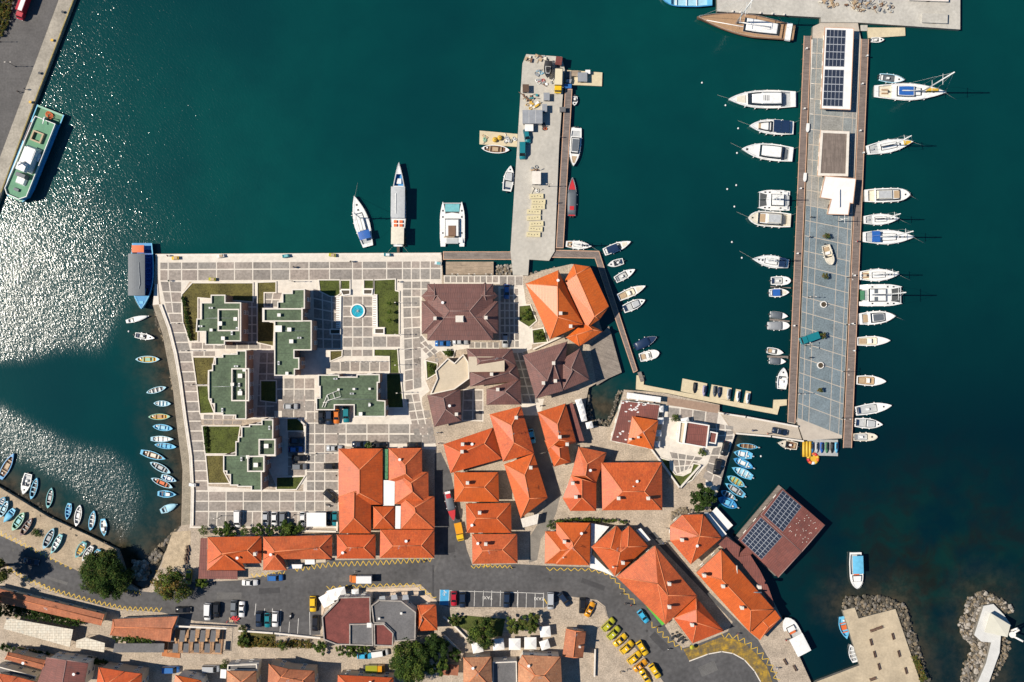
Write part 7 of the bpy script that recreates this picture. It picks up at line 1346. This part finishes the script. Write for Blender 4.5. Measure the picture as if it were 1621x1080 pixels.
# benches
SL = MB().box((0, 0, 0), (1.9, .11, .05)).mesh('slat', [mat('bench_timber', (.13, .07, .045), .7, .2, 3)]); BL = MB().box((0, 0, .2), (.08, .5, .4)).mesh('leg', [M_dark])
def bench(t, x, y, ang, label, group, table=False):
    p = at(t, x, y); r = thing('picnic_table' if table else 'park_bench', label, 'table' if table else 'bench', (p.x, p.y, .02), math.radians(-ang), group)
    for k in range(4): link('slat', SL, r, (0, -.2 + k * .14, .45))
    for k in range(3): link('slat', SL, r, (0, -.34, .6 + k * .13)).rotation_euler = (math.pi / 2, 0, 0)
    for s in (-.75, .75): link('leg', BL, r, (s, 0, 0))
for k, (x, y, a) in enumerate(((820, 877, 75), (838, 938, 75), (860, 1000, 75), (930, 848, 75), (960, 935, 75), (828, 1060, -20), (995, 1020, 75), (830, 815, -18), (862, 803, -18))): bench('R', x, y, a, 'brown slatted bench, %s counted down the bench jetty' % ORD[k], 'benches on the jetty')
for k, (x, y) in enumerate(((1152, 108), (1148, 130), (1144, 160), (1140, 182))): bench('N', x, y, 78, 'dark slatted bench, %s from the top beside the cobbled path' % ORD[k], 'benches by the inlet')
bench('f', 1300, 655, 60, 'brown slatted bench on the stone quay near the passenger boat', 'quay benches'); bench('f', 1385, 710, 60, 'long dark bench further down the stone quay', 'quay benches')
# fountain and its court
p = at('H', 487, 357); root = thing('fountain', 'round fountain with turquoise water in the court', 'fountain', p); R = 2.1
circ = lambda r, n=28: [(r * math.cos(2 * math.pi * k / n), r * math.sin(2 * math.pi * k / n)) for k in range(n)]
MB().ring(circ(R), circ(R - .35), 0, .55).build('basin_rim', M_white, root); MB().prism(circ(R - .33), .02, .36).build('pool_water', mat('fountain_water', (.03, .34, .45), .12, .35, 1.6, .06, 3), root); MB().disc((0, 0, .1), .35, .7, 12, r2=.2).build('nozzle', M_cap, root)
for k in range(8): a = k * .785; MB().tube([(.15 * math.cos(a), .15 * math.sin(a), .8), (.5 * math.cos(a), .5 * math.sin(a), 1.4), (.9 * math.cos(a), .9 * math.sin(a), .4)], .035, 5).build('water_jet', mat('water_jet', (.7, .78, .8), .3), root)
for nm, s in (('west', '358,265 388,265 386,460 356,460'), ('east', '580,258 607,258 610,455 580,455')):
    pl = xy('H', s); c = Vector((sum(q[0] for q in pl) / 4, sum(q[1] for q in pl) / 4, .01)); r = thing('seating_wall', 'long white stepped seat on the %s side of the fountain' % nm, 'bench', c); pl = ccw([(x - c.x, y - c.y) for x, y in pl]); MB().prism(pl, 0, .5).build('seat_block', M_white, r)
    for k in range(14): y = pl[0][1] + (pl[2][1] - pl[0][1]) * (k + .5) / 14; MB().box((pl[0][0] + .5, y, .53), (.9, .12, .06)).build('slat', M_dwood, r)
for k, s in enumerate(('385,225 445,225 445,258 398,265 385,240', '522,222 582,222 578,258 522,258', '318,465 385,465 385,500 318,500', '590,460 652,460 652,498 590,498')):
    pl = xy('H', s); c = Vector((sum(q[0] for q in pl) / len(pl), sum(q[1] for q in pl) / len(pl), .01)); r = thing('stone_planter', 'white square planter at the %s corner of the fountain court' % ('north west', 'north east', 'south west', 'south east')[k], 'planter', c); pl = ccw([(x - c.x, y - c.y) for x, y in pl]); MB().ring(pl, inset(pl, .3), 0, .7).build('planter_wall', M_white, r); MB().prism(inset(pl, .25), 0, .5).build('soil', mat('soil', (.06, .045, .025)), r)
for k, (t, x, y) in enumerate((('E', 607, 790), ('F', 532, 263))):
    p = at(t, x, y); r = thing('round_planter', 'round white planter on the pier, %s one' % ('upper', 'lower')[k], 'planter', (p.x, p.y, .03)); MB().ring(circ(.95, 20), circ(.75, 20), 0, .6).build('planter_wall', M_white, r); MB().prism(circ(.78, 20), 0, .45).build('soil', MATS['soil'], r); MB().tube([(0, 0, .4), (.1, 0, 2.0)], .08, 6).build('stem', M_bark, r)
# parasols
def parasol(t, x, y, size, label, m=None, h=2.6, sq=True, rz=0.0, group='white parasols'):
    p = at(t, x, y, h); r = thing('parasol', label, 'parasol', (p.x, p.y, .02), rz, group); n = 4 if sq else 8; q = [(size / 2 * (2 ** .5 if sq else 1) * math.cos(2 * math.pi * (k + .5) / n), size / 2 * (2 ** .5 if sq else 1) * math.sin(2 * math.pi * (k + .5) / n)) for k in range(n)]
    mb = MB(); mb.add([(a, b, h - .45) for a, b in q] + [(0, 0, h)], [(k, (k + 1) % n, n) for k in range(n)]); mb.add([(a, b, h - .62) for a, b in q] + [(a, b, h - .45) for a, b in q], [(k, (k + 1) % n, n + (k + 1) % n, n + k) for k in range(n)]); mb.build('canopy', m or M_wsheet, r); MB().tube([(0, 0, 0), (0, 0, h)], .04, 6).build('pole', M_steel, r); MB().disc((0, 0, 0), .35, .1, 10).build('base', M_dark, r)
for k, (t, x, y, sz, a, w) in enumerate((('O', 527, 350, 3.4, .5, 'white parasol at the rounded corner of the red roofed building'), ('O', 570, 318, 3.2, .3, 'white parasol second along the red roofed building'), ('O', 612, 305, 3.0, .2, 'white parasol third along the red roofed building'), ('O', 702, 306, 2.0, .0, 'small white parasol on the pavement above the red roof'), ('e', 107, 652, 3.3, 0, 'square white parasol in the row of four, second'), ('e', 286, 642, 3.4, 0, 'square white parasol in the row of four, third'), ('e', 450, 660, 2.6, .3, 'smaller tilted parasol ending the row of four'), ('d', 1360, 655, 3.2, .1, 'square white parasol opening the row of four, in tree shade'), ('d', 1120, 690, 3.0, .2, 'white parasol half under the conifer'), ('e', 455, 510, 3.0, .1, 'cream parasol beside the east olive tree'),
     ('M', 812, 168, 1.9, 0, 'small white parasol beside the red terrace, upper one'), ('M', 800, 238, 1.8, 0, 'small white parasol beside the red terrace, middle one'), ('M', 812, 100, 1.8, 0, 'small white parasol beside the red terrace, top one'), ('M', 795, 300, 1.6, 0, 'small white parasol beside the red terrace, lowest one'), ('M', 955, 172, 2.2, .2, 'white parasol on the corner of the white pavilion'))): parasol(t, x, y, sz, w, None, 2.6, True, a)
for k, (x, y) in enumerate(((348, 62), (358, 92), (366, 120), (372, 152), (408, 192))): parasol('M', x, y, 1.9, 'white square parasol, %s from the top by the cove rocks' % ORD[k], None, 2.4, True, .25, 'parasols by the cove')
for k, (x, y) in enumerate(((650, 795), (765, 815), (868, 830), (955, 845))): parasol('b', x, y, 2.1, 'round white parasol, %s from the west above the red brown roof' % ORD[k], None, 2.6, False, 0, 'round parasols')
parasol('f', 480, 535, 1.3, 'small green and white parasol on the yellow forecourt', CM('lime'), 2.2, False, 0, 'forecourt')
for k, (x, y) in enumerate(((310, 430), (350, 415), (380, 440), (400, 465), (360, 455))):
    p = at('f', x, y); r = thing('cafe_table', 'dark cafe table, %s on the terrace of the pointed house' % ORD[k], 'table', (p.x, p.y, .13), 0, 'cafe tables'); MB().disc((0, 0, .7), .42, .05, 12).build('tabletop', M_dark, r); MB().tube([(0, 0, 0), (0, 0, .7)], .05, 6).build('leg', M_dark, r)
    for a in (0, 2.1, 4.2): MB().box((.75 * math.cos(a), .75 * math.sin(a), .3), (.4, .4, .5), a).build('stool', M_dark, r)
# concrete pier: sheds, pallets, floats, gear
def shed(t, x, y, w, d, h, label, m, rz=0.0, name='shed', z=.1, cat='shed'):
    s = SHEET[t][2]; p = at(t, x, y, h); r = thing(name, label, cat, (p.x, p.y, z), math.radians(-rz)); W, D = w / s * MPP, d / s * MPP; MB().box((0, 0, h / 2), (W * .94, D * .94, h)).build('wall', M_metal, r); MB().box((0, 0, h + .04), (W, D, .1)).build('roof', m, r); MB().box((0, -D * .475, h * .42), (min(.9, W * .4), .05, h * .75)).build('door', M_dark, r); return r
r_ = shed('C', 427, 478, 130, 88, 2.6, 'grey three bay container shed on the concrete pier', M_metal)
for k in (-1, 1): MB().box((k * .95, 0, 2.72), (.06, 3.6, .06)).build('roof_seam', M_white, r_)
shed('B', 1213, 190, 50, 75, 2.4, 'small pale kiosk above the cream blocks on the concrete pier', M_cap, name='kiosk', cat='kiosk'); shed('C', 383, 290, 42, 50, 1.6, 'brown wooden crate near the head of the concrete pier', M_dwood, name='wooden_crate', cat='crate'); shed('C', 520, 345, 40, 50, 1.5, 'grey metal bin in the middle of the concrete pier', M_metal, name='metal_bin', cat='bin'); shed('C', 507, 420, 32, 50, 1.8, 'grey cabinet beside the container shed', M_metal, name='cabinet', cat='cabinet'); shed('C', 625, 430, 40, 32, 1.3, 'grey box over the side boardwalk', M_greyroof, name='metal_bin', cat='bin'); shed('C', 405, 550, 55, 45, 1.6, 'white and dark machine below the container shed', M_wsheet, name='generator', cat='machine'); shed('C', 600, 110, 42, 55, 1.8, 'red brown crate at the tip of the concrete pier', M_redflat, 8, 'wooden_crate', cat='crate')
shed('C', 757, 212, 62, 60, 1.6, 'grey winch house on the east float dock', M_metal, name='winch_house', z=-.75); shed('C', 706, 188, 48, 38, .9, 'tan timber stack on the east float dock', M_decks, name='timber_stack', z=-.75, cat='timber'); shed('C', 665, 200, 36, 52, 1.0, 'grey tank on the east float dock', M_greyroof, name='tank', z=-.75, cat='tank'); shed('C', 667, 236, 34, 28, 1.0, 'pale box beside the grey tank on the float dock', M_metal, 15, 'metal_bin', z=-.75, cat='bin'); shed('C', 792, 178, 32, 26, 1.2, 'pale box at the upper edge of the east float dock', M_wsheet, name='metal_bin', z=-.75, cat='bin'); shed('C', 660, 277, 48, 28, .6, 'blue tarpaulin covered box beside the yellow truck', CM('blue'), name='covered_box', cat='box')
for k, (x, y) in enumerate(((1213, 298), (1225, 330), (1222, 360), (1198, 389), (1197, 424), (1213, 458), (1208, 489), (1195, 521))):
    p = at('B', x, y, .5); r = thing('concrete_block', 'long cream block with dark holes, %s in the row on the concrete pier' % ORD[k], 'block', (p.x, p.y, .1), rnd.uniform(-.05, .05), 'cream blocks on the pier'); MB().box((0, 0, .3), (3.9, 1.35, .6)).build('block_body', mat('cream_block', (.58, .50, .30), .85, .12, 1), r)
    for q in range(4): MB().box((-1.3 + q * .8, rnd.uniform(-.1, .1), .61), (.22, .25, .05)).build('socket', M_dark, r)
for k, (x, y) in enumerate(((180, 627), (213, 615))): p = at('C', x, y); r = thing('yellow_buoy', 'large round yellow buoy on the west float dock, %s one' % ('west', 'east')[k], 'buoy', (p.x, p.y, -.75)); MB().loft([[(rr * math.cos(a), rr * math.sin(a), z) for a in [2 * math.pi * q / 12 for q in range(12)]] for z, rr in ((0, .4), (.35, .72), (.75, .72), (1.05, .3))], 0, True, True).build('float', BM('yellow'), r); MB().disc((0, 0, 1.0), .12, .2, 8).build('eye', M_dark, r)
def pile(t, x, y, rx, ry, h, label, cols, n, name='gear_pile', z=.1, seed=0):
    s = SHEET[t][2]; p = at(t, x, y); r = random.Random(seed + int(x)); root = thing(name, label, 'gear', (p.x, p.y, z)); rx, ry = rx / s * MPP, ry / s * MPP
    for k in range(n):
        a, q = r.uniform(0, 6.3), r.random() ** .5; cx, cy = rx * q * math.cos(a), ry * q * math.sin(a); c = r.choice(cols); u = r.random()
        if u < .4: MB().box((cx, cy, h * r.uniform(.2, .6)), (r.uniform(.4, 1.3), r.uniform(.3, .8), h * r.uniform(.3, .9)), r.uniform(0, 3)).build('crate', BM(c), root)
        elif u < .75: MB().tube([(cx + r.uniform(.3, .5) * math.cos(w), cy + .4 * math.sin(w), .1 + .03 * w) for w in [v * .8 for v in range(9)]], r.uniform(.06, .14), 5).build('rope_coil', BM(c), root)
        else: MB().tube([(cx, cy, .2), (cx + r.uniform(-1.4, 1.4), cy + r.uniform(-1.4, 1.4), .35)], .08, 5).build('spar', BM(c), root)
pile('C', 450, 95, 70, 22, .7, 'heap of spars and boards at the head of the concrete pier', ('tan', 'ivory', 'brown', 'grey'), 16); pile('C', 470, 195, 26, 24, .5, 'blue and white heap near the speedboat on the pier', ('sky', 'white', 'grey'), 9); pile('C', 500, 250, 60, 16, .5, 'line of rusty gear below the speedboat cradle', ('brown', 'red', 'grey', 'white'), 12); pile('C', 415, 345, 55, 28, .8, 'brown nets and green barrel above the pallets on the pier', ('tan', 'brown', 'teal', 'ivory'), 14); pile('C', 430, 400, 55, 24, .6, 'yellow pallets and white sacks above the container shed', ('yellow', 'tan', 'white', 'ivory'), 16); pile('C', 510, 540, 24, 26, .8, 'orange and black engines beside the container shed', ('orange', 'dark', 'slate'), 7); pile('C', 455, 822, 34, 16, .6, 'dark nets above the kiosk', ('brown', 'grey', 'tan'), 8); pile('C', 455, 955, 28, 18, .5, 'white sacks below the kiosk', ('white', 'ivory'), 6)
pile('C', 280, 625, 60, 18, .4, 'tangled grey frames on the west float dock', ('white', 'lgrey', 'grey'), 12, z=-.75); pile('C', 118, 615, 28, 18, .4, 'green frames at the end of the west float dock', ('mint', 'tan', 'grey'), 7, z=-.75)
for k, (x, y, w) in enumerate(((1000, 20, 'brown nets at the west of the boatyard heap'), (1050, 30, 'grey white nets in the boatyard heap middle'), (1110, 25, 'pale ropes and barrels in the boatyard heap'), (1170, 40, 'ropes and floats at the east of the boatyard heap'), (880, 15, 'rusty pieces beside the boatyard heap'))): pile('a', x, y, 45, 28, .9, w, ('tan', 'brown', 'ivory', 'grey', 'lgrey'), 18, z=.16, name='net_pile')
shed('a', 1395, -6, 200, 24, 1.0, 'low white wall of the boatyard cut by the picture edge', M_cap, 2, 'store_wall', .15, 'wall'); shed('a', 1425, 95, 130, 48, .8, 'pale raised slab at the east end of the boatyard quay', M_quay, 2, 'raised_slab', .15, 'slab')
for k, x in enumerate((385, 423, 527, 588, 648)): p = at('a', x, 62 + k * 4); r = thing('mooring_bollard', 'white mooring bollard, %s from the west on the boatyard quay' % ORD[k], 'bollard', (p.x, p.y, .15), 0, 'boatyard bollards'); MB().disc((0, 0, 0), .2, .5, 10).build('column', M_cap, r); MB().disc((0, 0, .5), .32, .15, 10).build('cap', M_cap, r)
for k, (t, x, y, c) in enumerate((('A', 275, 212, 'yellow'), ('A', 162, 532, 'yellow'), ('A', 210, 382, 'dark'), ('A', 330, 66, 'dark'))): p = at(t, x, y); r = thing('mooring_bollard', '%s mooring bollard on the west quay, %s' % ('yellow' if c == 'yellow' else 'dark', ('upper one', 'at the ferry stern', 'between the lamp and ferry', 'topmost')[k]), 'bollard', (p.x, p.y, .12)); MB().disc((0, 0, 0), .25, .5, 10).build('column', BM(c), r); MB().disc((0, 0, .5), .4, .18, 10).build('cap', BM(c), r)
for k, (t, x, y, w, c) in enumerate((('G', 585, 270, 'bright green cart on the plaza beside the lawn', 'lime'), ('G', 1018, 133, 'green stall at the quay edge of the plaza', 'teal'), ('G', 635, 133, 'white stall boat at the quay edge of the plaza', 'white'), ('G', 368, 145, 'yellow stall near the plaza corner', 'yellow'), ('B', 345, 640, 'green stall behind the long tour boat', 'teal'), ('B', 25, 642, 'green bench box at the plaza quay edge', 'lime'), ('B', 640, 690, 'white and dark kiosk cart at the edge of the timber terrace', 'white'), ('I', 1180, 490, 'white covered stall on the curved walkway', 'white'))):
    p = at(t, x, y); r = thing('vendor_cart', w, 'cart', (p.x, p.y, .14), rnd.uniform(-.2, .2)); MB().box((0, 0, .55), (1.9, .9, .7)).build('cart_body', CM(c), r); MB().box((.2, 0, 1.0), (1.2, .8, .25), taper=.7).build('goods', BM(rnd.choice(('white', 'tan', 'aqua'))), r)
    for sx in (-.6, .6):
        for sd in (1, -1): w_ = link('wheel', WHEEL, r, (sx, sd * .42, .22)); w_.scale = (.65,) * 3
# handrails of the causeway, low garden walls
for nm, t, s, lab in (('wall', 'P', '1140,654 1180,660 1261,675', 'white parapet along the upper side of the causeway'), ('wall', 'P', '1270,698 1220,690.5 1166,686', 'white parapet along the lower side of the causeway'), ('wall', 'K', '700,622 870,545', 'cream garden wall below the orange restaurant'), ('wall', 'M', '760,330 920,548 1035,420', 'white wall around the pointed garden lawn'), ('wall', 'd', '740,330 850,420 985,560', 'curved cream wall of the small garden'), ('wall', 'd', '750,545 920,715', 'curved wall of the shaded passage'), ('wall', 'e', '1020,700 1012,1000', 'cream wall along the stone strip beside the taxi rank'), ('wall', 'O', '0,530 210,545 490,575', 'grey retaining wall below the bay row'), ('wall', 'J', '900,790 1095,795 1097,690', 'white wall around the canopy roofs'), ('wall', 'J', '740,150 870,150 915,190 912,350', 'white wall around the shaded parking court')):
    P_ = pts(t, s); c = sum(P_, Vector()) / len(P_); r = thing('low_wall', lab, 'wall', (c.x, c.y, 0)); mb = MB()
    for a, b in zip(P_, P_[1:]): d = b - a; mb.box(((a.x + b.x) / 2 - c.x, (a.y + b.y) / 2 - c.y, .4), (d.length + .3, .35, 1.0), math.atan2(d.y, d.x))
    mb.build('wall_body', M_plas[1] if 'cream' in lab else M_white, r); mb = MB()
    for a, b in zip(P_, P_[1:]): d = b - a; mb.box(((a.x + b.x) / 2 - c.x, (a.y + b.y) / 2 - c.y, .94), (d.length + .36, .45, .08), math.atan2(d.y, d.x))
    mb.build('coping', M_cap, r)
pile('N', 1423, 542, 34, 12, .5, 'red and cream heap beside the white sedan', ('red', 'red', 'tan'), 12, 'covered_heap', .02)
for k, (x, y) in enumerate(((850, 940), (760, 940))): shed('d', x, y, 110 if k == 0 else 90, 120, 2.4, 'small red brown shed roof under the largest tree, %s one' % ('east', 'west')[k], M_tile3, 5, 'garden_shed', 0)
shed('c', 1105, 985, 65, 100, 2.6, 'white van box beside the beige tiled house', M_wsheet, 4, 'white_booth', 0, 'booth')
p = at('E', 690, 300); root = thing('flagpole', 'white folded lighting mast beside the white pier hut', 'mast', (p.x, p.y, .03)); MB().tube([(0, 0, 0), (0, 0, 7)], .12, 8).build('pole', M_white, root)
for a in (0, 1.57, 3.14, 4.71): MB().tube([(0, 0, 6.6), (1.3 * math.cos(a), 1.3 * math.sin(a), 6.8)], .06, 5).build('arm', M_white, root)
